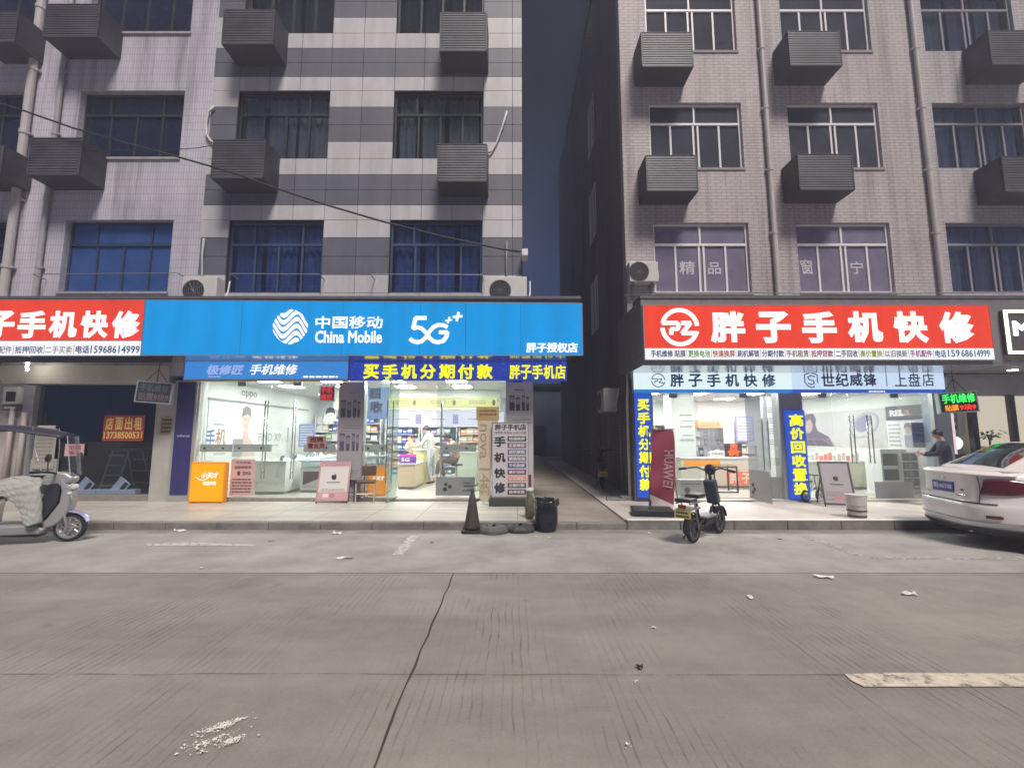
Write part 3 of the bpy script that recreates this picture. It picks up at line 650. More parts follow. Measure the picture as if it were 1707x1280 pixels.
def signboard(name, label, x0, x1, z0, z1l, z1r, y, m, parent_t=.06, trim=True):
    t = thing(name, label, 'sign', (0,0,0))
    MB().prism([(x0,z0),(x1,z0),(x1,z1r),(x0,z1l)], y, y+.048).build('panel', m, t)
    if trim:
        e = .018
        MB().prism([(x0-e,z0-e),(x1+e,z0-e),(x1+e,z0),(x0-e,z0)], y-.012, y+.048).prism([(x0-e,z1l),(x1+e,z1r),(x1+e,z1r+e),(x0-e,z1l+e)], y-.012, y+.048).box(x0-e, x0-.0005, y-.012, y+.048, z0, z1l).box(x1+.0005, x1+e, y-.012, y+.048, z0, z1r).build('trim', TRIM, t)
    return t
bs = signboard('shop_sign', 'long lit blue shop sign with white wave emblem and 5G lettering', -7.85, 1.49, 3.285, 4.475, 4.395, YS, BLUE)
for u_ in (402, 571, 700, 776, 868):
    x_ = PX(u_, 548, YS); MB().box(x_-.006, x_+.006, YS-.0015, YS-.0003, 3.29, 4.38).build('panel_seam', emit('lit_blue_seam', lin((14,118,190)), .9), bs)
def TX(mb, s, u0, v0, u1, v1, Y, mi=0, bold=.025, shear=0, th=.004):
    x0, x1, z0, z1 = rect(u0, v0, u1, v1, Y); txt(mb, s, x0, x1, z0, z1, Y, mi, bold, shear, th)
def SP(mb, s, u0, v0, u1, v1, Y, pitch, wd, mi=0, bold=.04, th=.004):
    for i, ch in enumerate(s):
        if ch != ' ': TX(mb, ch, u0+pitch*i, v0, u0+pitch*i+wd, v1, Y, mi, bold, 0, th)
mb = MB(); TX(mb, '中国移动', 526, 527, 638, 548, YS, 0, .018, 0, .02); TX(mb, 'China Mobile', 525, 551, 637, 572, YS, 0, .030, 0, .02); TX(mb, '胖子授权店', 877, 571, 963, 588, YS, 0, .035, 0, .02)
mb.build('lettering', LWH, bs)
# wave emblem: stripes clipped to a rounded lozenge
x0, x1, z0, z1 = rect(455, 517, 514, 573, YS); ccx, ccz, cr = (x0+x1)/2, (z0+z1)/2, (x1-x0)/2
mb = MB()
def inside(a, b): return abs(a)**1.75+abs(b)**1.75 <= 1
def wav(a): 
    k = [(-1.1,.42),(-.42,-.20),(.36,.30),(1.1,-.42)]
    for (p, q), (p2, q2) in zip(k, k[1:]):
        if p <= a <= p2:
            t_ = (a-p)/(p2-p); t_ = t_*t_*(3-2*t_); return q+(q2-q)*t_
    return 0
for k, c_ in enumerate((-1.12,-.72,-.32,.08,.48,.88)):
    n = 90; run = []
    for i in range(n+1):
        a = -1+2*i/n; lo = c_+wav(a)*1.2-.12; hi = lo+.25; bd = (max(0, 1-abs(a)**1.75))**(1/1.75); lo2, hi2 = max(lo, -bd), min(hi, bd)
        if hi2-lo2 > .004: run.append((a, lo2, hi2))
        elif run: 
            if len(run) > 2: mb.prism([(ccx+p*cr, ccz+q*cr) for p, q, _ in run]+[(ccx+p*cr, ccz+q*cr) for p, _, q in reversed(run)], YS-.02, YS-.002)
            run = []
    if len(run) > 2: mb.prism([(ccx+p*cr, ccz+q*cr) for p, q, _ in run]+[(ccx+p*cr, ccz+q*cr) for p, _, q in reversed(run)], YS-.02, YS-.002)
mb.build('emblem', LWH, bs)
x0, x1, z0, z1 = rect(682, 527, 750, 574, YS); sc = z1-z0
def q5(pts, wd): return [(x0+a*sc, z0+b*sc) for a, b in pts], wd*sc
mb = MB()
p, wd = q5([(.60,.93),(.22,.93),(.14,.56),(.30,.60),(.45,.55),(.60,.40),(.72,.22),(.86,.10),(1.02,.07),(1.20,.12),(1.30,.26),(1.34,.42),(1.04,.42)], .135); mb.stroke(p, wd, YS-.02, YS-.002)
p, wd = q5([(1.33,.60),(1.18,.68),(1.0,.68),(.84,.60),(.72,.46),(.58,.22),(.44,.10),(.28,.07),(.12,.12),(.04,.20)], .135); mb.stroke(p, wd, YS-.0204, YS-.0022)
for (uu, vv, s_) in ((748,534,5.5),(763,528,8)):
    a0, a1, b0, b1 = rect(uu-s_, vv-s_, uu+s_, vv+s_, YS); mx_, mz_ = (a0+a1)/2, (b0+b1)/2; hw = (a1-a0)/2
    mb.stroke([(mx_-hw, mz_-.01), (mx_+hw, mz_+.01)], hw*.5, YS-.02, YS-.002); mb.stroke([(mx_-.02, mz_-hw), (mx_+.02, mz_+hw)], hw*.5, YS-.0206, YS-.0024)
mb.build('network_mark', LWH, bs)
rs = signboard('shop_sign', 'lit red sign with big white lettering, cut by the photo edge beside the blue sign', -12.9, -7.885, 3.60, 4.475, 4.475, YS, RED, trim=True)
MB().box(-12.9, -7.885, YS-.004, YS+.048, 3.285, 3.597).build('white_strip', STRIPW, rs)
mb = MB()
SP(mb, '胖子手机快修', -75, 518, 235, 564, YS, 52.3, 47, 0, .045, .02)
mb.build('lettering', LWH, rs)
CB = mat('sign_navy', lin((40,70,130)), .5); CG_ = mat('sign_grey_ink', lin((120,115,140)), .5); CY = mat('sign_olive_ink', lin((190,180,90)), .5)
mb = MB(); TX(mb, '电话', 126, 576, 149, 589, YS-.004, 0, .03); TX(mb, '15968614999', 151, 576, 233, 589, YS-.004, 0, .02); TX(mb, '抵押回收', 25, 577, 72, 589, YS-.004, 0, .02)
TX(mb, '二手买卖', 76, 577, 120, 589, YS-.004, 1, .012); TX(mb, '手机配件', -26, 577, 20, 589, YS-.004, 1, .012)
for u in (22.5,73.5,123): a0, a1, b0, b1 = rect(u, 575, u+.8, 590, YS); mb.box(a0, a1, YS-.006, YS-.0042, b0, b1, 1)
mb.build('small_lettering', [CB, CG_], rs)
# right canopy and red sign
can2 = thing('canopy', 'grey sheet canopy over the right phone shop carrying the red logo sign', 'canopy')
CANO2 = mat('grey_canopy_sheet', (.21,.20,.215), .5, .2, var=.15)
xr0, xr1 = 2.60, 9.64
MB().box(xr0, 16, YSR+.05, YR-.01, 3.0, 4.34).build('box', CANO2, can2)
MB().box(xr0, 9.9, YSR+.055, YGR-.2, 2.972, 2.997).build('soffit', mat('pale_soffit', (.58,.58,.60), .18, .6, var=.12, scale=2, bump=.12, bscale=2), can2)
MB().box(9.91, 16, YSR+.055, YGR-.2, 2.965, 2.997).build('soffit', CANO2, can2)
MB().box(xr0-.02, 16, YSR+.03, YSR+.6, 4.342, 4.40).build('top_flashing', CANO, can2)
t = thing('shop_sign', 'wide lit red sign with round white logo and six large white characters', 'sign')
za, zb, zc = 3.085, 3.31, 4.185
MB().box(2.64, 9.56, YSR, YSR+.048, zb, zc).build('panel', RED, t); MB().box(2.64, 9.56, YSR-.002, YSR+.048, za, zb-.002).build('white_strip', STRIPW, t)
MB().box(2.62, 9.58, YSR-.01, YSR+.048, zc+.001, zc+.02).box(2.62, 9.58, YSR-.01, YSR+.048, za-.02, za-.001).box(2.62, 2.639, YSR-.01, YSR+.048, za, zc).box(9.561, 9.58, YSR-.01, YSR+.048, za, zc).build('trim', TRIM, t)
mb = MB(); SP(mb, '胖子手机快修', 1184, 519, 1646, 572, YSR, 76.3, 58, 0, .048, .02); mb.build('lettering', LWH, t)
def pzlogo(mb, cx, cz, r, y, wd, mi=0):
    a = [(cx+r*math.cos(R(q)), cz+r*math.sin(R(q))) for q in range(-6, 166, 6)]; mb.stroke([(cx-r*.93, cz+r*.28)]+a[::-1][:0]+[], wd, y-.012, y-.002) if False else None
    mb.stroke([(cx+r*math.cos(R(q)), cz+r*math.sin(R(q))) for q in range(4, 165, 8)]+[(cx-r*.99,cz+r*.24),(cx-r*.15,cz+r*.24),(cx-r*.05,cz+r*.05),(cx-r*.15,cz-r*.12),(cx-r*.50,cz-r*.12),(cx-r*.50,cz-r*.45)], wd, y-.012, y-.002, mi)
    mb.stroke([(cx+r*math.cos(R(q)), cz+r*math.sin(R(q))) for q in range(-178, -14, 8)]+[(cx+r*.97,cz-r*.36),(cx+r*.12,cz-r*.36),(cx+r*.62,cz+r*.24),(cx+r*.08,cz+r*.24)], wd, y-.0124, y-.0022, mi)
a0, a1, b0, b1 = rect(1104, 517, 1162, 574, YSR); mb = MB(); pzlogo(mb, (a0+a1)/2, (b0+b1)/2, (a1-a0)/2, YSR, .085); mb.build('emblem', LWH, t)
COLS = [lin(c) for c in ((52,84,130),(120,110,140),(120,175,60),(190,90,60),(110,90,150),(40,70,130),(150,120,110),(170,80,110),(80,70,110),(165,180,50),(130,150,140),(160,90,150),(30,100,150))]
IM = [mat('strip_ink_%d' % i, c, .5) for i, c in enumerate(COLS)]
items = [('手机维修',1085,1122),('贴膜',1125,1143),('更换电池',1147,1184),('快速换屏',1188,1225),('刷机解锁',1229,1266),('分期付款',1270,1307),('手机租赁',1311,1348),('抵押贷款',1352,1389),('二手回收',1393,1430),('高价置换',1434,1471),('以旧换新',1475,1513),('手机配件',1517,1554),('电话',1559,1577)]
mb = MB()
for i, (s_, u0, u1) in enumerate(items):
    TX(mb, s_, u0, 583.5, u1, 595.5, YSR-.002, i, .03)
    if i < 12: a0, a1, b0, b1 = rect(u1+1.5, 583, u1+2.1, 596, YSR); mb.box(a0, a1, YSR-.004, YSR-.0022, b0, b1, 4)
for s_, u0, u1 in (('159',1580,1600),('6861',1602,1626),('4999',1628,1650)): TX(mb, s_, u0, 583, u1, 595, YSR-.002, 12, .02)
mb.build('small_lettering', IM, t)
# neon framed sign at the edge
t = thing('neon_sign', 'dark sign with a glowing warm frame and white letter M at the photo edge', 'sign')
a0, a1, b0, b1 = rect(1676, 517, 1900, 590, YSR-.03)
MB().box(a0, a1, YSR-.03, YSR+.049, b0, b1).build('panel', mat('dark_signboard', (.09,.085,.10), .5), t)
NEON = emit('warm_neon', (1,.92,.62), 2.2); e_ = .055
MB().box(a0, a1, YSR-.06, YSR-.031, b1-e_, b1).box(a0, a1, YSR-.06, YSR-.031, b0, b0+e_).box(a0, a0+e_, YSR-.06, YSR-.031, b0+e_, b1-e_).box(a1-e_, a1, YSR-.06, YSR-.031, b0+e_, b1-e_).build('neon_frame', NEON, t)
mb = MB(); TX(mb, 'M', 1688, 535, 1718, 560, YSR-.03, 0, .05, 0, .03); mb.build('lettering', emit('white_neon', (1,.98,.95), 1.8), t)
# ------------------------------------------------------------------ signs under the canopies
YB = 10.16
t = thing('lit_fascia', 'light blue lit strip sign with slanted white repair lettering over the glass front', 'sign')
x0, x1, z0, z1 = rect(308, 603, 580, 632, YB)
MB().box(x0, x1, YB, YB+.10, z0, z1).build('panel', emit('lit_sky_blue', lin((62,140,220)), .95), t)
MB().box(x0-.01, x1+.01, YB-.012, YB+.10, z0-.045, z0-.001).build('gold_strip', mat('gold_strip', (.62,.45,.25), .35, .3), t)
MB().box(x0-.02, x1+.02, YB-.01, YB+.10, z1+.001, z1+.025).box(x0-.02, x0-.001, YB-.01, YB+.1, z0, z1).box(x1+.001, x1+.02, YB-.01, YB+.1, z0, z1).build('trim', TRIM, t)
mb = MB(); TX(mb, '极修匠', 343, 608, 404, 625, YB, 1, .03, .22); TX(mb, '手机维修', 415, 607, 494, 625, YB, 0, .022, .22)
a0, a1, b0, b1 = rect(347, 627, 368, 628.5, YB); mb.box(a0, a1, YB-.003, YB-.001, b0, b1, 1)
a0, a1, b0, b1 = rect(504, 625, 567, 631, YB); scribble(mb, a0, a1, b0, b1, YB, 0, 1, 5)
mb.build('lettering', [LWH, emit('lit_lilac', lin((165,185,240)), 1.0)], t)
LEDB = emit('led_blue', lin((44,66,172)), .85); LEDY = emit('led_yellow', lin((252,250,35)), 1.1); LEDD = emit('led_blue_dots', lin((110,160,255)), 1.0)
def dots(mb, x0, x1, z0, z1, y, n, mi, r=.006):
    for _ in range(n):
        x, z = rnd.uniform(x0+.02, x1-.02), rnd.uniform(z0+.02, z1-.02); mb.quad((x-r,y-.001,z-r),(x+r,y-.001,z-r),(x+r,y-.001,z+r),(x-r,y-.001,z+r), mi)
t = thing('led_sign', 'blue scrolling sign with yellow characters over the open doorway', 'sign')
x0, x1, z0, z1 = rect(582, 603, 945, 634, YB)
MB().box(x0+.012, x1, YB, YB+.10, z0, z1).build('panel', LEDB, t)
mb = MB(); SP(mb, '买手机分期付款', 605, 607, 823, 632, YB, 31.6, 27, 0, .04, .006); SP(mb, '胖子手机店', 849, 608, 943, 632, YB, 19, 18, 0, .03, .006); mb.build('lettering', LEDY, t)
mb = MB(); dots(mb, x0, x1, z0, z1, YB, 420, 0); mb.build('pixels', LEDD, t)
YB2 = 9.98
t = thing('lit_fascia', 'white lit strip sign with blue repair lettering and round logo over the right glass front', 'sign')
x0, x1, z0, z1 = rect(1058, 619, 1319, 649, YB2)
WSIGN = emit('lit_cool_white', lin((228,250,252)), 1.0); WSIGN2 = emit('lit_pale_blue', lin((205,226,250)), 1.0); BSTR = mat('blue_strip', lin((40,130,215)), .4); NAVY = mat('navy_letters', lin((35,110,170)), .5); NAVY2 = mat('dark_navy_letters', lin((45,75,135)), .5)
MB().box(x0, x1, YB2, YB2+.1, z0, z1).build('panel', WSIGN, t); MB().box(x0, x1, YB2-.01, YB2+.1, z0-.075, z0-.001).build('blue_strip', emit('lit_strip_blue', lin((45,140,225)), .8), t)
mb = MB(); SP(mb, '胖子手机快修', 1117, 623, 1294, 645, YB2, 30.6, 23, 0, .032); a0, a1, b0, b1 = rect(1086, 623, 1108, 645, YB2); pzlogo(mb, (a0+a1)/2, (b0+b1)/2, (a1-a0)/2, YB2, .018, 1); mb.build('lettering', [NAVY, mat('grey_letters', lin((85,110,120)), .5)], t)
t = thing('lit_fascia', 'pale blue lit strip sign with a shield logo and thin dark lettering', 'sign')
x0, x1, z0, z1 = rect(1320.5, 619, 1574, 649, YB2)
MB().box(x0, x1, YB2, YB2+.1, z0, z1).build('panel', WSIGN2, t); MB().box(x0, x1+.02, YB2-.01, YB2+.1, z0-.075, z0-.001).build('blue_strip', emit('lit_strip_blue2', lin((50,100,200)), .8), t)
mb = MB(); SP(mb, '世纪威锋', 1369, 622, 1462, 644, YB2, 23.5, 22, 0, .028); SP(mb, '上盘店', 1491, 622, 1557, 644, YB2, 23, 20, 0, .012)
a0, a1, b0, b1 = rect(1477, 622, 1478.2, 644, YB2); mb.box(a0, a1, YB2-.004, YB2-.001, b0, b1)
a0, a1, b0, b1 = rect(1341, 621, 1363, 646, YB2); w_, h_ = a1-a0, b1-b0
for wd, pts in ((.022, [(.98,.30),(.98,.85),(.5,1),(.02,.85),(.02,.35),(.2,.12),(.5,0),(.75,.08)]), (.024, [(.80,.72),(.5,.80),(.25,.68),(.35,.55),(.68,.45),(.72,.28),(.5,.2),(.25,.3)])): mb.stroke([(a0+p*w_, b0+q*h_) for p, q in pts], wd, YB2-.004, YB2-.001)
a0, a1, b0, b1 = rect(1448, 650.5, 1478, 654.5, YB2-.01); scribble(mb, a0, a1, b0, b1, YB2-.01, 1, 1, 8)
mb.build('lettering', [NAVY2, LWH], t)
def vled(label, u0, v0, u1, v1, Y, s, tu0, tv0, tu1, tv1):
    t = thing('led_sign', label, 'sign'); x0, x1, z0, z1 = rect(u0, v0, u1, v1, Y)
    x0, x1 = PX(u0, 740, Y), PX(u1, 740, Y)
    MB().box(x0, x1, Y, Y+.08, z0, z1).build('panel', emit('led_royal_blue', lin((45,95,220)), .8), t)
    mb = MB(); a0, a1 = PX(tu0, 740, Y), PX(tu1, 740, Y); vtxt(mb, s, a0, a1, PZ(tv1, Y), PZ(tv0, Y), Y, 0, .045, .10, .006); mb.build('lettering', LEDY, t)
    mb = MB(); dots(mb, x0, x1, z0, z1, Y, 90, 0, .005); mb.build('pixels', LEDD, t)
vled('tall blue panel with yellow characters at the alley corner behind the maroon flag', 1061, 656, 1088, 829, 10.02, '买手机分期付款', 1064, 664, 1085, 819)
vled('tall blue panel with six yellow characters on the column between the glass fronts', 1314, 684, 1345, 832, 10.0, '高价回收置换', 1318, 689, 1342, 826)
# hanging LED boxes
def hanging(label, u0, v0, u1, v1, Y, rz, mats, lines, tilt=0, frame=None, depth=.10, rods_=True):
    x0, x1, z0, z1 = rect(u0, v0, u1, v1, Y); w_, h_ = (x1-x0), (z1-z0)
    t = thing('led_box_sign', label, 'sign', ((x0+x1)/2, Y, z0), rz); t.rotation_euler = (0, tilt, rz)
    MB().box(-w_/2, w_/2, 0, depth, 0, h_).build('housing', frame or ALU, t)
    MB().box(-w_/2+.03, w_/2-.03, -.006, -.0005, .03, h_-.03).build('screen', mats[0], t)
    mb = MB()
    for s_, a, b, c, d, mi, bo in lines: txt(mb, s_, -w_/2+w_*a, -w_/2+w_*b, h_*c, h_*d, -.006, mi, bo)
    mb.build('lettering', mats[1:], t)
    if rods_:
        mb = MB()
        for q in (-.3, .3): mb.tube([(w_*q, depth/2, h_), (0, depth/2, h_+.28)], .006, 6)
        mb.tube([(0, depth/2, h_), (0, depth/2, h_+.55)], .008, 6); mb.build('hanger', CABM, t)
    return t
SCRD = mat('screen_off', (.035,.04,.05), .3); hanging('unlit grey letter board hanging on wires beside the vacant shop window', 229, 636, 281, 672, 9.75, R(16), [SCRD, mat('dim_led_teal', (.10,.15,.16), .5), mat('dim_led_pink', (.17,.12,.15), .5)], [('手机维修', .10, .90, .52, .90, 0, .02), ('贴膜9块9', .10, .92, .10, .46, 1, .02)], R(4))
hanging('lit green and orange letter board hanging by the barber window', 1570, 653, 1628, 688, 9.55, R(-8), [mat('screen_dark_green', (.01,.06,.03), .3), emit('led_green', lin((70,255,110)), 1.3), emit('led_red', lin((255,60,40)), 1.3), emit('led_orange', lin((255,150,40)), 1.3)], [('手机维修', .08, .94, .46, .92, 0, .03), ('贴膜', .12, .48, .10, .40, 2, .03), ('9块9', .50, .92, .10, .40, 1, .03)], R(-3), mat('pale_green_housing', (.5,.62,.58), .4))
hanging('small red letter board hanging inside the glass by the grey column', 533, 643, 558, 669, 10.62, R(14), [mat('screen_black', (.02,.01,.01), .3), emit('led_bright_red', lin((255,35,30)), 1.5)], [('手机', .10, .84, .53, .93, 0, .012), ('维修', .10, .84, .08, .48, 0, .012)], 0, WHITE, .08)
# ------------------------------------------------------------------ shop fronts
FRAME = mat('brushed_frame', (.40,.41,.42), .35, .6); PATCH = mat('door_patch', (.30,.30,.31), .35, .5); FROST = glass('frosted_film', (.55,.55,.57), .05, .2, .62, (.42,.42,.44)); FROSTL = glass('pale_band', (.6,.62,.62), .05, .2, .55, (.50,.52,.51))
STEP = mat('granite_step', (.26,.24,.215), .5, var=.25, scale=12)
def ux(u, Y, v=735): return PX(u, v, Y)
def glasspane(parent, name, xa, xb, y, z0, z1, m=GLASS, th=.01): return MB().box(xa, xb, y, y+th, z0, z1).build(name, m, parent)
def handle(parent, x, y, z0, z1):
    mb = MB()
    for yy in (y-.055, y+.065): mb.tube([(x, yy, z0), (x, yy, z1)], .014, 8)
    for z in (z0+.15, z1-.15): mb.tube([(x, y-.055, z), (x, y+.065, z)], .009, 6)
    return mb.build('handle', STEEL, parent, smooth=True)
def patch(parent, xa, xb, y, z, h_=.10): return MB().box(xa, xb, y-.012, y+.022, z, z+h_).build('lock_patch', PATCH, parent)
def lockband(parent, xa, xb, y, seed=0):        # strip of film with the lock, at hand height
    z = PZ(753, y); mb = MB(); mb.box(xa, xb, y-.006, y-.003, z, z+.17); o = mb.build('film_band', FROSTL, parent)
    m2 = MB(); 
    for q in (.15, .72): m2.lathe([(.001,-.012),(.026,-.012),(.026,0)], 12, (xa+(xb-xa)*q, y-.006, z+.085), 0, 'y')
    m2.build('lock', BLACK, o); return o
ZH, ZB = 2.86, .215
sf = thing('shopfront', 'bright glass front of the phone shop under the long blue sign', 'shopfront')
y = YGL; cuts = [333, 390, 447, 490, 561]
xs = [ux(u, y) for u in cuts]
for i in range(4):
    glasspane(sf, 'pane', xs[i]+.006, xs[i+1]-.006, y, ZB, ZH-.02)
lockband(sf, xs[0]+.02, xs[1]-.02, y-.004); lockband(sf, xs[1]+.02, xs[2]+.10, y-.012); lockband(sf, ux(507,y), ux(560,y), y-.004)
for u in (441, 489): handle(sf, ux(u, y), y, PZ(798, y), PZ(668, y))
for u in (392, 486): patch(sf, ux(u,y)-.02, ux(u,y)+.17, y, ZH-.13)
xa, xb = ux(607, y), ux(651, y); glasspane(sf, 'pane', xa, xb, y, ZB, ZH-.02); lockband(sf, xa+.02, xb-.02, y-.004)
# swung out leaf
lx = ux(664, y)
d = glasspane(sf, 'door', lx-.006, lx+.006, y-.84, ZB+.01, ZH-.06) if False else MB().box(lx-.006, lx+.006, y-.84, y-.02, ZB+.01, ZH-.04).build('door', glass('green_edge_glass', (.80,.92,.86), .10, .03, .10, (.55,.65,.6)), sf)
MB().box(lx-.02, lx+.02, y-.84, y-.70, ZB-.02, ZB+.08).box(lx-.02, lx+.02, y-.84, y-.70, ZH-.13, ZH-.03).build('door_patch', PATCH, d)
mb = MB()
for xx in (lx-.06, lx+.06): mb.tube([(xx, y-.74, PZ(800,y)), (xx, y-.74, PZ(672,y))], .014, 8)
mb.build('handle', STEEL, d)
xa, xb = ux(727, y), ux(842, y); d = glasspane(sf, 'door', xa, xb, y+.03, ZB+.01, ZH-.04); handle(d, ux(735, y), y+.03, PZ(797, y), PZ(668, y)); lockband(d, xa+.12, ux(794, y), y+.024)
m = MB(); m.box(xa+.005, ux(792,y), y+.022, y+.026, ZB+.02, PZ(795, y)); o = m.build('frosted_film', FROST, d)
m = MB()
for dx, dz, r_ in ((.24,.33,.042),(.33,.28,.042),(.22,.22,.05)): m.lathe([(.001,-.004),(r_,-.004),(r_,0)], 16, (xa+dx, y+.021, ZB+dz-.06), 0, 'y')
a0 = xa+.64; txt(m, 'vivo', a0, a0+.16, ZB+.28, ZB+.33, y+.021, 0, .02); scribble(m, a0, a0+.24, ZB+.20, ZB+.26, y+.021, 0, 1, 3); m.build('film_print', BLACK, o)
MB().box(ux(326,y), ux(334,y)-.005, y-.12, y+.06, .13, ZH+.02).build('jamb', OFFW, sf); MB().box(ux(604,y), ux(607,y)-.004, y-.09, y+.05, .13, ZH).build('jamb', FRAME, sf); MB().box(ux(843,y), ux(847,y), y-.06, y+.05, .13, ZH).build('jamb', FRAME, sf)
MB().box(ux(326,y), ux(847,y), y-.03, y+.06, ZH, ZH+.06).build('head', FRAME, sf)
MB().box(ux(326,y), ux(664,y), y-.16, y+.12, .127, ZB-.005).build('step', STEP, sf); MB().box(ux(664,y)+.002, ux(850,y), y-.16, y+.4, .127, .185).build('step', STEP, sf)
# right front
sfr = thing('shopfront', 'bright glass front of the right phone shop under the white strip signs', 'shopfront')
y = YGR; ZHR, ZBR = 2.56, .20
xs = [ux(u, y) for u in (1089, 1128, 1166)]
for i in range(2): glasspane(sfr, 'pane', xs[i]+.005, xs[i+1]-.005, y, ZBR, ZHR-.02)
xa, xb = ux(1247, y), ux(1300, y); glasspane(sfr, 'pane', xa, xb, y, ZBR, ZHR-.02)
m = MB().box(xa+.01, xb-.01, y-.008, y-.004, ZBR+.02, PZ(795,y)).build('frosted_film', FROST, sfr)
lx = ux(1247, y)-.03
d = MB().box(lx-.006, lx+.006, y-.86, y-.02, ZBR+.01, ZHR-.04).build('door', glass('pale_edge_glass', (.88,.9,.92), .10, .03, .08, (.6,.6,.65)), sfr)
m = MB().box(lx-.012, lx-.008, y-.84, y-.03, ZBR+.03, .85).build('frosted_film', glass('pale_frost', (.7,.68,.68), .04, .2, .6, (.68,.66,.66)), d)
mm = MB()
for dy, dz in ((.66,.40),(.60,.31),(.68,.24)): mm.lathe([(.001,-.004),(.045,-.004),(.045,0)], 14, (lx-.0122, y-.84+dy, .13+dz), 0, 'x')
mm.build('film_print', BLACK, m)
mb = MB()
for xx in (lx-.06, lx+.06): mb.tube([(xx, y-.76, .9), (xx, y-.76, 1.9)], .014, 8)
mb.build('handle', STEEL, d)
cuts = [1340, 1392, 1419, 1452, 1508, 1560]; xs = [ux(u, y) for u in cuts]
for i in range(5): glasspane(sfr, 'pane', xs[i]+.005, xs[i+1]-.005, y, ZBR, ZHR-.02)
for u in (1422, 1452): handle(sfr, ux(u, y), y, PZ(772, y), PZ(700, y)+.1)
MB().box(ux(1451,y), ux(1514,y), y-.008, y-.004, ZBR+.02, PZ(803,y)).build('frosted_film', FROST, sfr)
for u in (1125, 1243, 1376, 1497): patch(sfr, ux(u,y)-.09, ux(u,y)+.09, y, ZHR-.13)
for u0, u1 in ((1086,1089),(1300,1303),(1558,1562)): MB().box(ux(u0,y), ux(u1,y), y-.05, y+.05, .155, ZHR).build('jamb', FRAME, sfr)
MB().box(ux(1086,y), ux(1575,y), y-.03, y+.06, ZHR, ZHR+.08).build('head', FRAME, sfr)
MB().box(ux(1086,y), ux(1562,y), y-.10, y+.10, .154, ZBR-.005).build('step', mat('pale_step', (.4,.38,.36), .5, var=.15), sfr)
COLM = mat('grey_column_sheet', (.30,.30,.34), .4, .3)
MB().box(ux(1303,y)+.003, ux(1340,y)-.003, y-.04, y+.3, .155, ZHR+.05).build('column', COLM, sfr)
MB().box(ux(1562,y)+.003, ux(1586,y), y-.05, y+.3, .155, ZHR+.35).build('column', mat('blue_grey_column', (.34,.38,.44), .4, .2), sfr)
MB().box(2.70, ux(1086,y)-.003, y-.03, y+.3, .155, ZHR+.3).build('column', mat('brown_column', (.16,.13,.12), .6), sfr)
MB().box(2.70, 9.8, y+.05, y+.3, ZHR+.082, 3.0).build('lintel', CANO2, sfr)
# left pillars
pil = thing('pillar', 'narrow dark blue clad pillar between the vacant shop and the lit glass', 'pillar')
x0, x1 = ux(287, YL), ux(325, YL)
MB().box(x0, x1, YL-.05, YL+.3, .127, 2.84).build('casing', mat('pillar_casing', (.42,.42,.41), .4, .3), pil)
MB().box(x0+.08, x1-.04, YL-.062, YL-.051, PZ(824,YL), 2.80).build('blue_panel', mat('violet_blue_panel', (.038,.034,.155), .35, var=.12), pil)
mb = MB(); xm = (x0+x1)/2+.02; txt(mb, 'vivo', xm-.15, xm+.15, PZ(728.5,YL), PZ(724,YL), YL-.062, 0, .02); mb.build('lettering', mat('pale_letter', (.45,.5,.65), .4), pil)
def board(name, label, u0, v0, u1, v1, Y, m, cat='poster', depth=.02, zfloor=None):
    x0, x1, z0, z1 = rect(u0, v0, u1, v1, Y)
    if zfloor is not None: z0 = zfloor
    t = thing(name, label, cat, ((x0+x1)/2, Y, z0)); w_, h_ = x1-x0, z1-z0
    MB().box(-w_/2, w_/2, 0, depth, 0, h_).build('board', m, t, bevel=0); return t, w_, h_
LIL = mat('lilac_grey_board', (.36,.34,.37), .5); LILR = mat('pale_grey_board', (.50,.48,.50), .5)
def phones(mb, w_, z0, h_, mi):                   # the row of phones printed on the posters
    for k, (a, b, zz) in enumerate(((-.40,-.20,0),(-.14,.02,.12),(.10,.22,.0),(.28,.38,.08))):
        mb.box(w_*a, w_*b, -.003, -.001, z0, z0+h_*(1-zz), mi)
        mb.add([(w_*(a+b)/2+w_*(b-a)*.55*math.cos(q*math.pi/6), -.0035, z0+h_*(.72-zz)+h_*.2*math.sin(q*math.pi/6)) for q in range(12)], [tuple(range(12))], mi+1)
t, w_, h_ = board('pillar_poster', 'tall grey phone poster on the column right of the red letter board', 562, 637, 603, 830, YGL-.10, LIL, depth=.3)
mb = MB(); phones(mb, w_, h_*.69, h_*.15, 0); phones(mb, w_, h_*.40, h_*.15, 0); txt(mb, 'vivo', -w_*.12, w_*.2, h_*.90, h_*.915, 0, 3, .02); scribble(mb, -w_*.3, w_*.42, h_*.585, h_*.63, 0, 3, 2, 4); scribble(mb, -w_*.3, w_*.42, h_*.2, h_*.24, 0, 3, 2, 9); mb.build('print', [mat('violet_print', (.10,.085,.14), .5), mat('mauve_print', (.28,.24,.30), .5), INK, INKG], t)
t, w_, h_ = board('pillar_poster', 'tall pale grey phone poster on the corner column beside the dark alley', 843, 637, 889, 838, YGL-.14, LILR, depth=.3, zfloor=.13)
mb = MB(); phones(mb, w_*.9, h_*.755, h_*.13, 0); txt(mb, 'vivo', -w_*.18, w_*.18, h_*.925, h_*.945, 0, 2, .02); scribble(mb, -w_*.26, w_*.4, h_*.64, h_*.69, 0, 3, 2, 4); mb.box(w_*.12, w_*.42, -.003, -.001, h_*.06, h_*.22, 4); mb.build('print', [mat('dark_violet_print', (.06,.055,.09), .5), LIL, INK, INKG, mat('maroon_print', (.15,.035,.04), .5)], t)
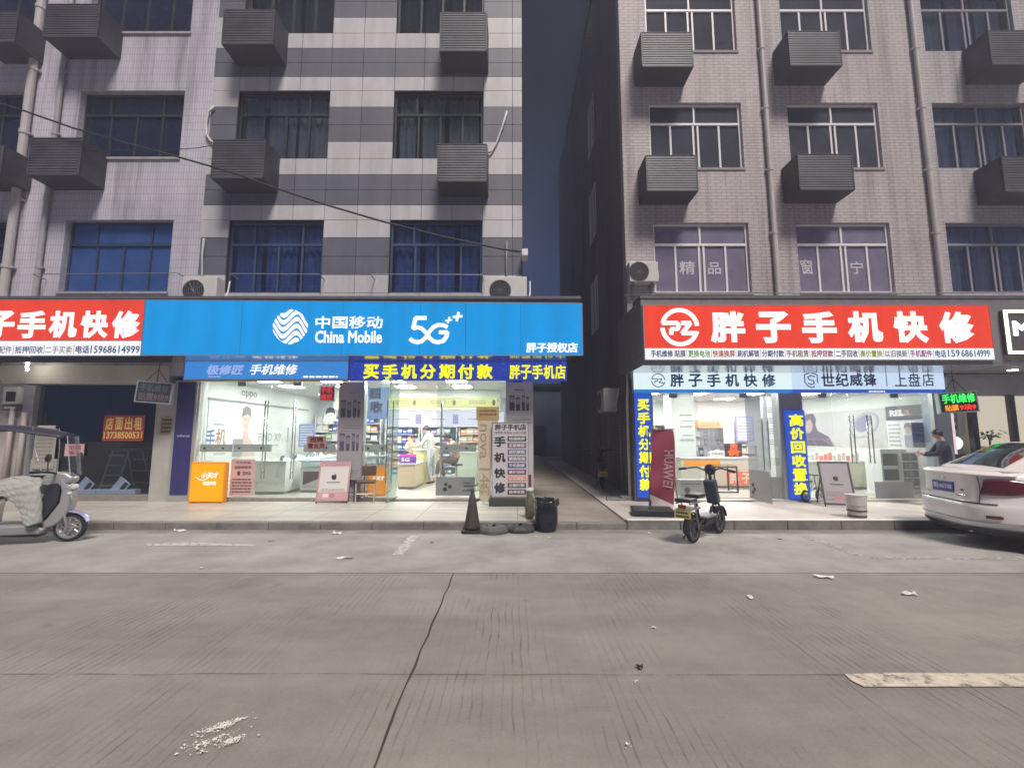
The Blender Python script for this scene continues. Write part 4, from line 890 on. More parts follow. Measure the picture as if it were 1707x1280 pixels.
# ------------------------------------------------------------------ vacant shop on the left
vac = thing('vacant_shopfront', 'dark empty shop window under the left red sign, with a beige beam above', 'shopfront')
BEIGE = mat('beige_beam', (.50,.47,.40), .6, var=.16, scale=1.5); x0, x1 = PX(36, 625, YL), PX(284, 625, YL)
MB().box(-14, x1, YL-.04, YL+.28, PZ(640,YL), 3.20).build('beam', BEIGE, vac, bevel=.01)
a0, a1, b0, b1 = rect(58, 643, 262, 829, 10.40)
MB().box(a0, a1, 10.40, 10.41, .27, b1).build('pane', DGLASS, vac)
MB().box(a0-.25, a0-.003, YL-.02, YL+.2, .13, b1).build('jamb', mat('worn_aluminium', (.40,.40,.40), .45, .4, var=.2, scale=4), vac); MB().box(a1+.003, PX(288,730,YL)-.003, YL-.02, YL+.28, .127, b1+.01).build('column', mat('cream_column', (.46,.44,.40), .6, var=.15, scale=2), vac)
MB().box(a0, a1, YL+.02, 10.6, .127, .262).build('sill', mat('dusty_sill', (.24,.23,.21), .7, var=.2), vac)
DR = mat('hazy_unlit_interior', (.06,.062,.10), .85, var=.3, scale=1)  # navy haze over the dark shop window put into the wall colour
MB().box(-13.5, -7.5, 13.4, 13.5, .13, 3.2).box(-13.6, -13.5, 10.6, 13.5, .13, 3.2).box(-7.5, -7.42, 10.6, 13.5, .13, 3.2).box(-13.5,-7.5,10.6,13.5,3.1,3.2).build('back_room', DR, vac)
MB().box(-18, a0-.252, YL-.0, YL+.28, .127, 3.0).build('pier', mat('stained_pier', (.38,.345,.33), .8, var=.3, scale=1.8), vac)
t, w_, h_ = board('rental_notice', 'red rental notice with yellow characters and phone number on the dark window', 172, 692, 240, 735, 10.37, mat('dark_red_paper', (.36,.05,.035), .5), 'notice')
mb = MB(); YEL = mat('yellow_print', (.78,.55,.16), .5); 
for i, ch in enumerate('店面出租'): txt(mb, ch, -w_*.45+w_*.235*i, -w_*.45+w_*.235*i+w_*.19, h_*.42, h_*.92, 0, 0, .03)
txt(mb, '13738500531', -w_*.47, w_*.47, h_*.09, h_*.36, 0, 0, .03); mb.build('lettering', YEL, t)
t, w_, h_ = board('paper_notice', 'small pink notice with red characters by the scooter windscreen', 108, 740, 140, 760, 10.36, PINK, 'notice', .006)
mb = MB(); txt(mb, '出租', -w_*.32, w_*.36, h_*.52, h_*.88, 0, 0, .02); txt(mb, '接小', -w_*.32, w_*.36, h_*.10, h_*.44, 0, 0, .02); mb.build('lettering', REDINK, t)
t, w_, h_ = board('menu_board', 'yellowed board of small print behind the scooter canopy', 56, 714, 92, 780, 10.355, mat('cream_paper', (.40,.37,.31), .6), 'notice', .006)
mb = MB(); scribble(mb, -w_*.42, w_*.42, h_*.1, h_*.95, 0, 0, 9, 3); mb.build('print', INKG, t)
t, w_, h_ = board('menu_board', 'white sheet standing in the dark window corner over the scooter canopy', 62, 709, 92, 722, 10.372, PAPER, 'notice', .006)
t, w_, h_ = board('paper_notice', 'grey and white printed sheet low behind the scooter handlebar', 50, 765, 94, 792, 10.358, mat('grey_paper', (.36,.35,.37), .6), 'notice', .006)
mb = MB(); scribble(mb, -w_*.42, w_*.42, h_*.1, h_*.9, 0, 0, 5, 13); mb.build('print', INK, t)
t, w_, h_ = board('column_notice', 'tan notice taped on the cream column beside the violet pillar', 267, 694, 289, 725, YL-.026, mat('tan_paper', (.36,.27,.18), .7), 'notice', .004)
mb = MB(); scribble(mb, -w_*.4, w_*.4, h_*.08, h_*.92, 0, 0, 4, 23); mb.build('print', INK, t)
# ladder and display blocks inside the dark window
t = thing('step_ladder', 'white painted step ladder standing inside the dark vacant shop', 'ladder', (PX(192,780,11.6), 11.6, .13)); z1 = PZ(752, 11.6)-.13; lw = .36
for s_, yy in ((-1,0),(1,.0)):
    MB().tube([(s_*.02-.36+ (0 if s_<0 else .40), .0, 0), (s_*.02-.30+(0 if s_<0 else .38), .25, z1)], .022, 6).build('rail', WHITE, t)
mb = MB()
for k in range(4): mb.box(-.35, .05, .02+.05*k, .09+.05*k, .18+.25*k, .215+.25*k)
mb.build('rung', WHITE, t); mb = MB()
mb.tube([(.10,.55,0),(.04,.28,z1)], .02, 6); mb.tube([(.62,.5,0),(.42,.28,z1)], .02, 6)
for k in range(3): mb.box(.10, .58-.05*k, .42, .46, .22+.30*k, .25+.30*k)
mb.build('rear_frame', WHITE, t); MB().box(-.34, .50, .2, .5, z1, z1+.06).build('top_tray', GREY, t)
def dummy(u0, u1, cu, label):
    a0, a1, _, _ = rect(u0, 823, u1, 830, 10.5); t = thing('phone_display', label, 'display stand', ((a0+a1)/2, 10.5, .262), 0, 'white phone display stands in the dark window'); w_ = a1-a0
    MB().box(-w_/2, w_/2, -.02, .14, 0, .10).build('plinth', WHITE, t, bevel=.006)
    c = PX(cu, 815, 10.5)-(a0+a1)/2; mb = MB(); mb.M = Matrix.Translation((c, .05, .10)) @ Matrix.Rotation(R(38), 4, 'Y'); mb.box(-.14, .14, -.015, .015, -.10, .26); o = mb.build('phone_mockup', WHITE, t, bevel=.012)
    mb = MB(); mb.M = Matrix.Translation((c, .05, .10)) @ Matrix.Rotation(R(38), 4, 'Y'); mb.prism([(.07+.045*math.cos(q*math.pi/8), .13+(.07 if 0 <= q <= 8 else -.07)*1+.045*math.sin(q*math.pi/8)) for q in range(16)], -.022, -.0155); mb.build('camera_bump', BLACK, o)
dummy(112, 159, 134, 'white plinth with tilted phone mock-up, nearer the scooter'); dummy(160, 226, 194, 'white plinth with tilted phone mock-up under the red rental notice')
# meter boxes on the pier at the photo edge
t = thing('meter_box', 'pale electricity meter box with dark window on the pipe pier', 'meter box'); a0, a1, b0, b1 = rect(6, 645, 30, 673, 10.18); MB().box(a0, a1, 10.16, 10.299, b0, b1).build('casing', OFFW, t, bevel=.008); MB().box(a0+.09, a1-.03, 10.150, 10.159, b0+.05, b1-.11).build('window', BLACK, t)
t = thing('meter_box', 'brown weathered junction box under the pale meter box', 'meter box'); a0, a1, b0, b1 = rect(6, 675, 29, 684, 10.2); MB().box(a0, a1, 10.18, 10.299, b0, b1).build('casing', mat('brown_casing', (.10,.07,.07), .6), t); mb = MB(); scribble(mb, a0+.03, a1-.03, b0+.02, b1-.02, 10.18, 0, 1, 4); mb.build('print', OFFW, t)
t = thing('canopy_lamp', 'bare lit white energy saving lamp under the left canopy by the meter boxes', 'lamp', (PX(46,606,9.9), 9.9, 0)); MB().tube([(0,0,3.20),(0,0,3.272)], .022, 10).build('socket', WHITE, t); MB().tube([(0,0,3.02),(.012,0,3.06),(-.012,0,3.11),(.01,0,3.16),(0,0,3.199)], .022, 10).build('bulb', emit('lit_bulb', (1,.98,.86), 60), t)
hose('grey cable sleeve dropping from the left canopy to the meter boxes', [(-11.62,10.1,3.27),(-11.66,10.1,3.05),(-11.60,10.1,2.85),(-11.6,10.15,2.75)], .02, GREY, 'cable')
for k, (u, y) in enumerate(((12,10.2),(33,10.2))): hose('dull pipe on the pier at the photo edge, %s the scooter canopy' % ('farther along from' if k == 0 else 'straight behind'), [(PX(u,760,y), y, .13), (PX(u,760,y), y, 2.2-k*.1)], .05, mat('pink_grey_pipe', (.40,.34,.33), .6), 'pipe')
# ------------------------------------------------------------------ phone shop interior (left)
WALLM = mat('shop_wall', (.62,.64,.61), .6, var=.03); FLOORM = mat('shop_floor', (.50,.49,.44), .22, var=.05, scale=2); CEILM = mat('shop_ceiling', (.66,.67,.64), .7)
def room(parent, x0, x1, y0, y1, zf, zc):
    MB().box(x0, x1, y0, y1, zf-.05, zf).build('shop_floor', FLOORM, parent); MB().box(x0, x1, y0, y1, zc, zc+.05).build('shop_ceiling', CEILM, parent)
    MB().box(x0-.06, x0-.001, y0, y1, zf, zc).build('shop_wall', WALLM, parent); MB().box(x1+.001, x1+.06, y0, y1, zf, zc).build('shop_wall', WALLM, parent); MB().box(x0-.06, x1+.06, y1+.001, y1+.06, zf-.05, zc).build('shop_wall', WALLM, parent)
LX, RX, BY = -7.26, -.14, 16.9
room(clad, LX, RX, YGL+.07, BY, .19, 2.96)
LAMP = emit('led_panel', (1,1,.95), 70)
def lamp(x, y, z, w_=.6, d_=.6, label='', m=LAMP, g='square ceiling lights of the left phone shop'):
    t = thing('ceiling_light', label, 'ceiling light', (x, y, z), 0, g); MB().box(-w_/2-.03, w_/2+.03, -d_/2-.03, d_/2+.03, -.012, -.0005).build('frame', WHITE, t); MB().box(-w_/2, w_/2, -d_/2, d_/2, -.018, -.0125).build('diffuser', m, t)
for i, x in enumerate((-6.2,-4.6,-3.0,-1.4)):
    for j, y in enumerate((11.3,12.6,15.2)): lamp(x, y, 2.96, .5, .5, 'flush lit panel in the ceiling of the left phone shop')
bm = thing('lightbox_beam', 'yellowish lit advertising band hung across the middle of the left phone shop', 'light box')
MB().box(-5.4, -.35, 13.60, 13.9, 2.36, 2.955).build('beam', WALLM, bm); MB().box(-5.3, -.45, 13.58, 13.599, 2.42, 2.72).build('lit_panel', emit('lit_pale_yellow', lin((238,236,160)), .95), bm)
mb = MB()
for k in range(4):
    xx = -4.9+k*1.2; scribble(mb, xx, xx+.5, 2.52, 2.64, 13.58, 0, 2, k); mb.add([(xx+.75+.05*math.cos(q*math.pi/5), 13.577, 2.57+.09*math.sin(q*math.pi/5)) for q in range(10)], [tuple(range(10))], 1)
mb.build('print', [mat('brown_print', (.25,.18,.10), .6), mat('olive_print', (.10,.10,.06), .6)], bm)
bm = thing('lightbox_beam', 'white lit header above the product shelves at the back of the left phone shop', 'light box')
MB().box(-4.6, -.3, 16.4, 16.89, 1.92, 2.42).build('lit_panel', emit('lit_lilac_white', lin((232,230,248)), 1.0), bm); mb = MB()
for k in range(3):
    xx = -4.3+k*1.35; scribble(mb, xx, xx+.55, 2.12, 2.22, 16.4, 0, 1, k+9); mb.box(xx+.8, xx+1.0, 16.396, 16.399, 2.0, 2.34, 1)
mb.build('print', [INKG, mat('purple_print', (.22,.20,.36), .5)], bm)
def shelfunit(name, label, x0, x1, y, z0, z1, rows, m=OFFW, d=.36):
    t = thing(name, label, 'shelf', ((x0+x1)/2, y, z0)); w_ = x1-x0; h_ = z1-z0
    MB().box(-w_/2, w_/2, d-.02, d, 0, h_).build('back', m, t)
    for s_ in (-1,1): MB().box(s_*w_/2-.015, s_*w_/2+.015, 0, d-.021, 0, h_).build('side', m, t)
    for k in range(rows+1): MB().box(-w_/2+.016, w_/2-.016, 0, d-.021, h_*k/rows-.01, h_*k/rows+.01).build('shelf', m, t)
    return [(x0+.03, x1-.03, y, z0+h_*k/rows+.011, h_/rows) for k in range(rows)]
PCOL = [('blue', lin((60,90,170))), ('indigo', lin((70,70,140))), ('white', (.7,.7,.7)), ('orange', lin((225,130,80))), ('red', lin((190,70,60))), ('teal', lin((60,120,140))), ('pink', lin((225,150,150))), ('beige', lin((215,190,150))), ('green', lin((120,170,120))), ('black', (.03,.03,.03))]
def stock(rows, pal, grp, what, wr=(.10,.2)):
    for (a, b, y, z, h) in rows:
        x = a
        while x < b-.08:
            w_ = rnd.uniform(*wr); c = PCOL[rnd.choice(pal)]; hh = h*rnd.uniform(.55,.85)
            if x+w_ > b: break
            o = MB().box(-w_/2+.006, w_/2-.006, 0, .12, 0, hh).box(-w_/2+.02, w_/2-.02, -.002, -.0005, hh*.35, hh*.7, 1).build('product_box', [mat('pack_'+c[0], tuple(q*.8 for q in c[1]), .45), mat('pack_label', (.62,.62,.6), .5)]); o.location = (x+w_/2, y+.04, z)
            tag(o, '%s carton of phone accessories %s' % (c[0], what), 'box', grp); x += w_+.01
stock(shelfunit('product_shelf', 'white product shelf stacked with blue and red boxes, behind the purple counter card', -4.55, -3.35, 16.3, .2, 1.9, 6), [0,0,1,3,4,0,2], 'accessory boxes on the back shelf of the left shop', 'on the back shelf behind the purple card', (.13,.24))
stock(shelfunit('product_shelf', 'white product shelf of pale and teal boxes behind the standing assistant', -3.25, -2.0, 16.3, .2, 1.9, 6), [5,2,2,1,5], 'boxes behind the standing assistant', 'on the shelf behind the standing assistant', (.15,.28))
stock(shelfunit('product_shelf', 'white product shelf of orange, pink and green boxes near the shop corner', -1.9, -.5, 16.3, .2, 1.9, 6), [3,6,7,8,2,7,3], 'boxes on the corner shelf of the left shop', 'on the corner shelf near the tall stand', (.15,.28))
stock(shelfunit('product_shelf', 'white product shelf of mixed boxes at the far end of the portrait wall', -7.1, -4.75, 16.3, .2, 2.3, 7), [2,0,8,2,7,9,3], 'boxes on the shelf at the end of the portrait wall', 'on the shelf at the far end of the portrait wall', (.14,.26))
def counter(label, x0, x1, y0, y1, ztop, body, top, zf=.19, cat='counter', glasspart=0):
    t = thing('shop_counter', label, cat, ((x0+x1)/2, y0, zf)); w_ = x1-x0; h_ = ztop-zf
    MB().box(-w_/2, w_/2, 0, y1-y0, .06, h_-.04-glasspart).build('body', body, t, bevel=.006); MB().box(-w_/2+.03, w_/2-.03, .03, y1-y0-.03, 0, .06).build('plinth', GREY, t)
    if glasspart: MB().box(-w_/2+.01, w_/2-.01, .01, y1-y0-.01, h_-.04-glasspart+.001, h_-.041).build('glass_case', glass('case_glass', (.8,.88,.9), .08, .03, .2, (.7,.78,.8)), t)
    MB().box(-w_/2-.02, w_/2+.02, -.02, y1-y0+.02, h_-.04, h_).build('top', top, t, bevel=.004); return t, w_, h_
WLAM = mat('white_laminate', (.68,.69,.67), .25); CREAM = mat('cream_laminate', (.58,.56,.46), .4); BTOP = mat('blue_tint_top', (.42,.50,.62), .15)
c1, w_, h_ = counter('long white phone counter running back along the portrait wall', -6.2, -5.45, 11.0, 15.0, .98, WLAM, WLAM)
c2, w2, h2 = counter('white counter with a bluish glass case beside the red framed easel', PX(500,800,11.35), PX(562,800,11.35), 11.35, 12.1, .97, WLAM, BTOP, glasspart=.14)
mb = MB(); mb.box(-w2*.42, w2*.40, -.004, -.0005, .1, .52, 0); mb.add([(-w2*.42,-.006,.51),(-w2*.42,-.006,.18),(w2*.22,-.006,.42),(w2*.40,-.006,.51)], [(0,1,2,3)], 1); mb.build('front_poster', [mat('pale_print', (.55,.50,.50), .5), mat('plum_print', (.09,.045,.055), .5)], c2)
c3, w3, h3 = counter('cream counter block carrying a purple card just inside the open doorway', PX(662,800,12.0), PX(692,800,12.0), 12.0, 13.2, .86, mat('tan_laminate', (.56,.47,.33), .4), WLAM)
t, w_, h_ = board('counter_card', 'purple and blue lit card lying on the cream counter inside the doorway', 666, 757, 694, 772, 12.02, emit('lit_purple', lin((150,105,205)), .7), 'card', .03, zfloor=.862)
mb = MB(); mb.box(-w_*.5, w_*.5, -.003, -.0005, h_*.72, h_, 0); txt(mb, '5G', -w_*.4, w_*.1, h_*.2, h_*.6, 0, 1, .03); mb.build('print', [mat('magenta_print', lin((220,90,190)), .5), LWH], t)
t = thing('reception_desk', 'rounded pale yellow reception desk in front of the standing assistant', 'desk', (PX(707,790,13.6), 13.75, .19))
MB().prismz([(.36*math.cos(R(a)), .34*math.sin(R(a))) for a in range(180, 361, 12)]+[(.36,.3),(-.36,.3)], 0, .95).build('body', mat('pale_yellow_laminate', (.62,.58,.30), .4), t); MB().prismz([(.40*math.cos(R(a)), .38*math.sin(R(a))) for a in range(180, 361, 12)]+[(.40,.32),(-.40,.32)], .952, .99).build('top', WLAM, t)
counter('mint white cash counter behind the closed glass leaf', PX(759,780,12.6), PX(795,780,12.6), 12.6, 13.4, 1.14, mat('mint_laminate', (.58,.64,.54), .4), WLAM)
counter('small glass topped case behind the narrow pane with an orange box under it', PX(604,780,11.0), PX(646,780,11.0), 11.0, 11.45, 1.10, mat('pale_case', (.6,.58,.55), .4), BTOP, glasspart=.16)
# phones laid on the long counter
for k in range(22):
    x, yy = rnd.uniform(-6.1,-5.55), 11.15+k*.17
    o = MB().box(-.037,.037,-.075,.075,0,.010).box(-.033,.033,-.07,.07,.0102,.0108,1).build('display_phone', [rnd.choice([WHITE, BLACK, GREY]), mat('lit_screen', (.12,.14,.2), .15)]); o.location = (x, yy, 1.02); o.rotation_euler = (R(55), 0, rnd.uniform(-.3,.3))
    tag(o, 'demo phone propped on the long white counter along the portrait wall', 'phone', 'demo phones on the long counter')
# graphics on the left wall
def wallM(X0, sgn): return Matrix(((0,-1,0,X0),(1,0,0,0),(0,0,1,0),(0,0,0,1))) if sgn > 0 else Matrix(((0,1,0,X0),(-1,0,0,0),(0,0,1,0),(0,0,0,1)))
def wallposter(name, label, X0, sgn, ya, yb, z0, z1, m, cat='poster'):
    t = thing(name, label, cat); mb = MB(); mb.M = wallM(X0, sgn)
    a, b = (ya, yb) if sgn > 0 else (-yb, -ya)
    mb.box(a, b, -.012, 0, z0, z1); mb.build('panel', m, t); return t, a, b
def yof(u, X): return X*FOC/(u-853.5)
POST = mat('pale_poster', (.60,.62,.60), .5); FACE = mat('poster_skin', (.50,.38,.33), .5); GHAIR = mat('poster_hair', (.16,.165,.17), .6)
t, a, b = wallposter('wall_poster', 'large pale wall poster with a portrait and phone name along the left shop wall', LX, 1, 10.75, 15.9, 1.0, 2.42, POST)
mb = MB(); mb.M = wallM(LX-.0+.012, 1)
cy = yof(411, LX)
def facepoly(mb, c, z, s_, mi0):
    mb.add([(c+.5*s_*math.cos(q*math.pi/10), -.004, z+.72*s_*math.sin(q*math.pi/10)) for q in range(20)], [tuple(range(20))], mi0)
    mb.add([(c+p*s_, -.006, z+q*s_) for p, q in ((-.56,.05),(-.60,.5),(-.50,.95),(0,1.15),(.5,.95),(.6,.5),(.56,.05),(.44,.38),(.1,.5),(-.44,.36))], [tuple(range(10))], mi0+1)
    for q in (-.2,.2): mb.box(c+(q-.09)*s_, c+(q+.09)*s_, -.008, -.007, z+.06*s_, z+.10*s_, mi0+1); mb.box(c+(q-.11)*s_, c+(q+.11)*s_, -.008, -.007, z+.18*s_, z+.22*s_, mi0+1)
    mb.box(c-.03*s_, c+.05*s_, -.008, -.007, z-.18*s_, z-.12*s_, mi0+2); mb.box(c-.14*s_, c+.14*s_, -.008, -.007, z-.38*s_, z-.32*s_, mi0+2)
facepoly(mb, cy, 1.98, .36, 0)
mb.add([(cy+p, -.003, q) for p, q in ((-.12,1.72),(.12,1.72),(.16,1.55),(.46,1.3),(.5,1.02),(-.3,1.02),(-.14,1.5))], [tuple(range(7))], 0); mb.box(cy-.55, cy-.10, -.009, -.0085, 1.04, 1.5, 3)
txt(mb, '手', yof(346,LX), yof(361,LX), 1.30, 1.74, 0, 4, .02); txt(mb, '机', yof(362,LX), yof(379,LX), 1.32, 1.76, 0, 5, .02); scribble(mb, 11.05, 11.5, 1.10, 1.26, 0, 3, 2, 4); scribble(mb, 10.95, 11.4, 1.82, 1.9, 0, 3, 1, 2)
txt(mb, 'FIND X9', 12.95, 14.2, 1.42, 1.66, 0, 3, .01); scribble(mb, 13.2, 14.1, 1.25, 1.33, 0, 3, 1, 2); mb.build('print', [FACE, GHAIR, mat('poster_lip', (.36,.18,.17), .5), mat('warm_grey_print', (.24,.235,.23), .5), mat('blue_print', (.10,.15,.4), .5), mat('rust_print', (.35,.17,.13), .5)], t)
mb = MB(); mb.M = wallM(LX+.012, 1); txt(mb, 'oppo', 12.0, 12.75, 2.58, 2.80, 0, 0, .012); o = mb.build('wall_lettering', INKG); tag(o, 'thin grey lower case lettering high on the left shop wall above the portrait', 'lettering')
wp, a, b = wallposter('frame_rail', 'grey picture rail running along the top of the wall poster', LX+.014, 1, 10.7, 16.0, 2.44, 2.50, GREY, 'rail')
# posters and stickers on the glass of the left shop
t, w_, h_ = board('glass_poster', 'pink recruitment style poster stuck low on the glass beside the lit orange box', 384, 765, 424, 826, YGL-.02, PINK, 'poster', .005)
mb = MB(); txt(mb, '千元补贴', -w_*.32, w_*.32, h_*.86, h_*.94, 0, 0, .02); txt(mb, '全民焕新机', -w_*.36, w_*.36, h_*.73, h_*.82, 0, 0, .02); txt(mb, '2000', -w_*.02, w_*.34, h_*.56, h_*.66, 0, 1, .03); mb.box(-w_*.22, -w_*.1, -.003, -.001, h_*.55, h_*.67, 1); scribble(mb, -w_*.42, w_*.42, h_*.06, h_*.48, 0, 1, 5, 77); mb.build('print', [mat('plum_ink', (.22,.06,.07), .5), mat('dark_plum_ink', (.10,.03,.05), .5)], t)
t, w_, h_ = board('glass_poster', 'brown red staff wanted poster with dark characters at eye level on the glass', 512, 727, 543, 749, YGL-.03, mat('brick_paper', (.40,.22,.19), .6), 'poster', .005)
mb = MB(); txt(mb, '招聘', -w_*.36, w_*.36, h_*.54, h_*.94, 0, 0, .03); txt(mb, '营业员', -w_*.46, w_*.46, h_*.08, h_*.46, 0, 0, .03); mb.build('lettering', mat('dark_red_ink', (.10,.015,.01), .5), t)
t, w_, h_ = board('wall_chart', 'black and white picture hanging behind the red letter board', 541, 687, 560, 701, 12.4, PAPER, 'picture', .01); mb = MB(); facepoly(mb, 0, h_*.5, .22, 0); mb.build('print', [mat('pale_face_print', (.6,.58,.57), .5), BLACK, GREY], t)
t, w_, h_ = board('wall_chart', 'blue price chart on the wall behind the recruitment poster', 498, 707, 524, 745, 14.9, mat('periwinkle_chart', lin((130,140,195)), .5), 'chart', .02); mb = MB(); scribble(mb, -w_*.42, w_*.42, h_*.05, h_*.95, 0, 0, 8, 5); mb.build('print', PAPER, t)
t, w_, h_ = board('glass_poster', 'pale blue sticker with big white outlined characters in the narrow pane', 613, 645, 648, 698, YGL+.03, glass('pale_blue_film', (.6,.66,.78), .04, .2, .55, lin((170,185,215))), 'sticker', .003)
mb = MB(); txt(mb, '回', -w_*.4, w_*.1, h_*.62, h_*.95, 0, 0, .05); txt(mb, '收', -w_*.4, w_*.25, h_*.18, h_*.55, 0, 0, .05); mb.build('lettering', WHITE, t)
t, w_, h_ = board('phone_rack', 'white wall rack of angled phones behind the tall handles', 459, 712, 481, 757, 14.6, WLAM, 'rack', .03)
mb = MB()
for k in range(5): mb.prism([(-w_*.45, h_*(.05+.18*k)), (w_*.4, h_*(.10+.18*k)), (w_*.4, h_*(.13+.18*k)), (-w_*.45, h_*(.17+.18*k))], -.05, -.001)
mb.build('phone_row', INKG, t)
t, w_, h_ = board('framed_picture', 'small framed grey print on the wall above the phone rack', 461, 688, 481, 708, 14.7, PAPER, 'picture', .02); mb = MB(); mb.box(-w_*.5, w_*.5, -.006, -.0005, 0, h_*.06).box(-w_*.5, w_*.5, -.006, -.0005, h_*.94, h_).box(-w_*.5, -w_*.42, -.006, -.0005, h_*.06, h_*.94).box(w_*.42, w_*.5, -.006, -.0005, h_*.06, h_*.94); mb.build('frame', INKG, t)
# ------------------------------------------------------------------ right phone shop interior
LX2, RX2, BY2 = 2.98, 9.66, 15.9
room(brk, LX2, RX2, YGR+.32, BY2, .185, 2.78)
LAMP2 = emit('led_panel_warm', (1,.97,.94), 76)
for x in (3.9,5.3,6.9,8.5):
    for y in (11.4,12.9,14.6): lamp(x, y, 2.78, .46, .46, 'flush lit panel in the ceiling of the right phone shop', LAMP2, 'square ceiling lights of the right phone shop')
t = thing('white_column', 'square white column inside the right shop beside the flag top', 'column'); x0, x1 = PX(1121,740,12.6), PX(1160,740,12.6); MB().box(x0, x1, 12.6, 13.2, .186, 2.779).build('shaft', WLAM, t); mb = MB()
for k, (zz, h_) in enumerate(((2.1,.10),(1.95,.07),(1.78,.10),(1.55,.08),(1.40,.12))): scribble(mb, x0+.22+.08*(k%2), x1-.06, zz, zz+h_, 12.6, 0, 1, k)
mb.build('small_notice', INKG, t)
t = thing('glass_cabinet', 'tall glass cabinet with an orange header at the back of the right shop', 'cabinet'); x0, x1 = PX(1166,740,15), PX(1207,740,15); z1 = PZ(700, 15)
MB().box(x0, x1, 15.35, 15.4, .19, z1).build('back', OFFW, t); MB().box(x0, x1, 15.0, 15.349, z1-.26, z1).build('header', mat('orange_header', lin((225,140,105)), .5), t); MB().box(x1+.002, x1+.34, 15.0, 15.4, .19, z1).build('end_panel', mat('peach_panel', (.62,.50,.44), .5), t); mb = MB(); txt(mb, '旧机回收', x0+.08, x1-.08, z1-.22, z1-.05, 15.0, 0, .03); mb.build('lettering', mat('rust_letters', (.45,.12,.06), .5), t); mb = MB()
for k in range(5): mb.box(x0+.02, x1-.02, 15.02, 15.34, .4+.28*k, .42+.28*k)
mb.box((x0+x1)/2-.015, (x0+x1)/2+.015, 15.01, 15.03, .2, z1-.27); mb.build('shelf', GREY, t); MB().box(x0+.01, x1-.01, 15.003, 15.006, .2, z1-.265).build('glass_door', glass('cab_glass', (.75,.77,.8), .1, .03, .12), t)
for k in range(5): stock([(x0+.05, x1-.05, 15.06, .421+.28*k, .26)], [2,9,1,2], 'packs inside the orange topped cabinet', 'inside the orange topped glass cabinet', (.10,.16))
t, w_, h_ = board('notice_board', 'blue lilac notice board of white lines on the back wall of the right shop', 1227, 694, 1257, 736, 15.6, mat('lilac_board', lin((135,135,190)), .5), 'notice board', .03); mb = MB(); scribble(mb, -w_*.42, w_*.42, h_*.05, h_*.95, 0, 0, 8, 41); mb.build('print', PAPER, t)
for k, (u0, v0, u1, v1) in enumerate(((1262,698,1274,706),(1262,712,1273,722),(1268,726,1278,736))):
    t, w_, h_ = board('wall_notice', ('upper','middle','lower')[k]+' white sheet of small print near the swung glass leaf', u0, v0, u1, v1, 12.6, PAPER, 'notice', .01); mb = MB(); scribble(mb, -w_*.42, w_*.42, h_*.1, h_*.9, 0, 0, 3, k); mb.build('print', INKG, t)
t, w_, h_ = board('partition', 'white partition edge with printed notices just inside the swung glass leaf', 1274, 661, 1299, 800, 12.9, WLAM, 'partition', .1, zfloor=.186); mb = MB()
for k in range(4): scribble(mb, -w_*.3, w_*.3, h_*(.45+.12*k), h_*(.52+.12*k), 0, 0, 3, k+50)
mb.build('print', INKG, t)
stock(shelfunit('product_shelf', 'pale shelf of small boxes on the back wall below the lilac notice board', PX(1222,740,15.5), PX(1262,740,15.5), 15.5, .19, 1.25, 4), [2,3,9,0,7], 'boxes under the lilac notice board', 'on the shelf under the lilac notice board', (.10,.18))
stock(shelfunit('product_shelf', 'pale wall shelf of boxes behind the maroon flag', PX(1092,740,14.0), PX(1118,740,14.0), 14.0, .9, 1.9, 3), [2,7,9,1], 'boxes on the shelf behind the flag', 'on the shelf behind the maroon flag', (.08,.15))
cR, wR, hR = counter('long pale counter with an orange strip across the right shop', PX(1136,790,12.3), PX(1262,790,12.3), 12.3, 13.0, 1.0, CREAM, WLAM)
o = 'orange'; MB().box(-wR*.46, wR*.02, -.008, -.0005, hR-.22, hR-.08).build('orange_strip', mat('orange_strip', lin((250,150,30)), .5), cR)
t, w_, h_ = board('counter_sign', 'orange red sign with two pale characters on the counter front', 1212, 786, 1263, 810, 12.0, mat('salmon_board', lin((232,120,85)), .5), 'sign', .03, zfloor=.30); mb = MB(); txt(mb, '胖', -w_*.42, -w_*.12, h_*.1, h_*.9, 0, 0, .04); txt(mb, '子', -w_*.02, w_*.28, h_*.1, h_*.9, 0, 0, .04); mb.build('lettering', mat('cream_letters', (.75,.68,.55), .5), t)
for s_ in (-.35,.35): MB().box(w_*s_-.015, w_*s_+.015, .03, .06, -.115, .3).build('leg', GREY, t)
t, w_, h_ = board('glowing_sign', 'small black panel with a glowing orange symbol standing on the counter', 1209, 739, 1237, 766, 12.45, mat('dark_panel', (.03,.025,.025), .4), 'light box', .06, zfloor=1.005); mb = MB(); txt(mb, '高', -w_*.22, w_*.26, h_*.62, h_*.97, 0, 0, .06); txt(mb, '价', -w_*.38, w_*.42, h_*.05, h_*.62, 0, 0, .09); mb.build('glow_symbol', emit('lit_orange', lin((255,105,40)), 1.1), t)
t, w_, h_ = board('counter_card', 'white tabletop card with dark lettering beside the glowing orange panel', 1184, 751, 1208, 766, 12.4, PAPER, 'card', .02, zfloor=1.005); mb = MB(); txt(mb, '手机快修', -w_*.42, w_*.42, h_*.3, h_*.75, 0, 0, .02); mb.build('print', INKG, t)
t = thing('black_table', 'thin black framed table in front of the pale counter', 'table'); x0, x1 = PX(1191,790,11.3), PX(1229,790,11.3); MB().box(x0, x1, 11.3, 11.8, .82, .85).build('top', glass('table_glass', (.8,.85,.85), .1), t)
for xx in (x0, x1):
    for yy in (11.3, 11.78): MB().box(xx-.014, xx+.014, yy, yy+.028, .186, .819).build('leg', BLACK, t)
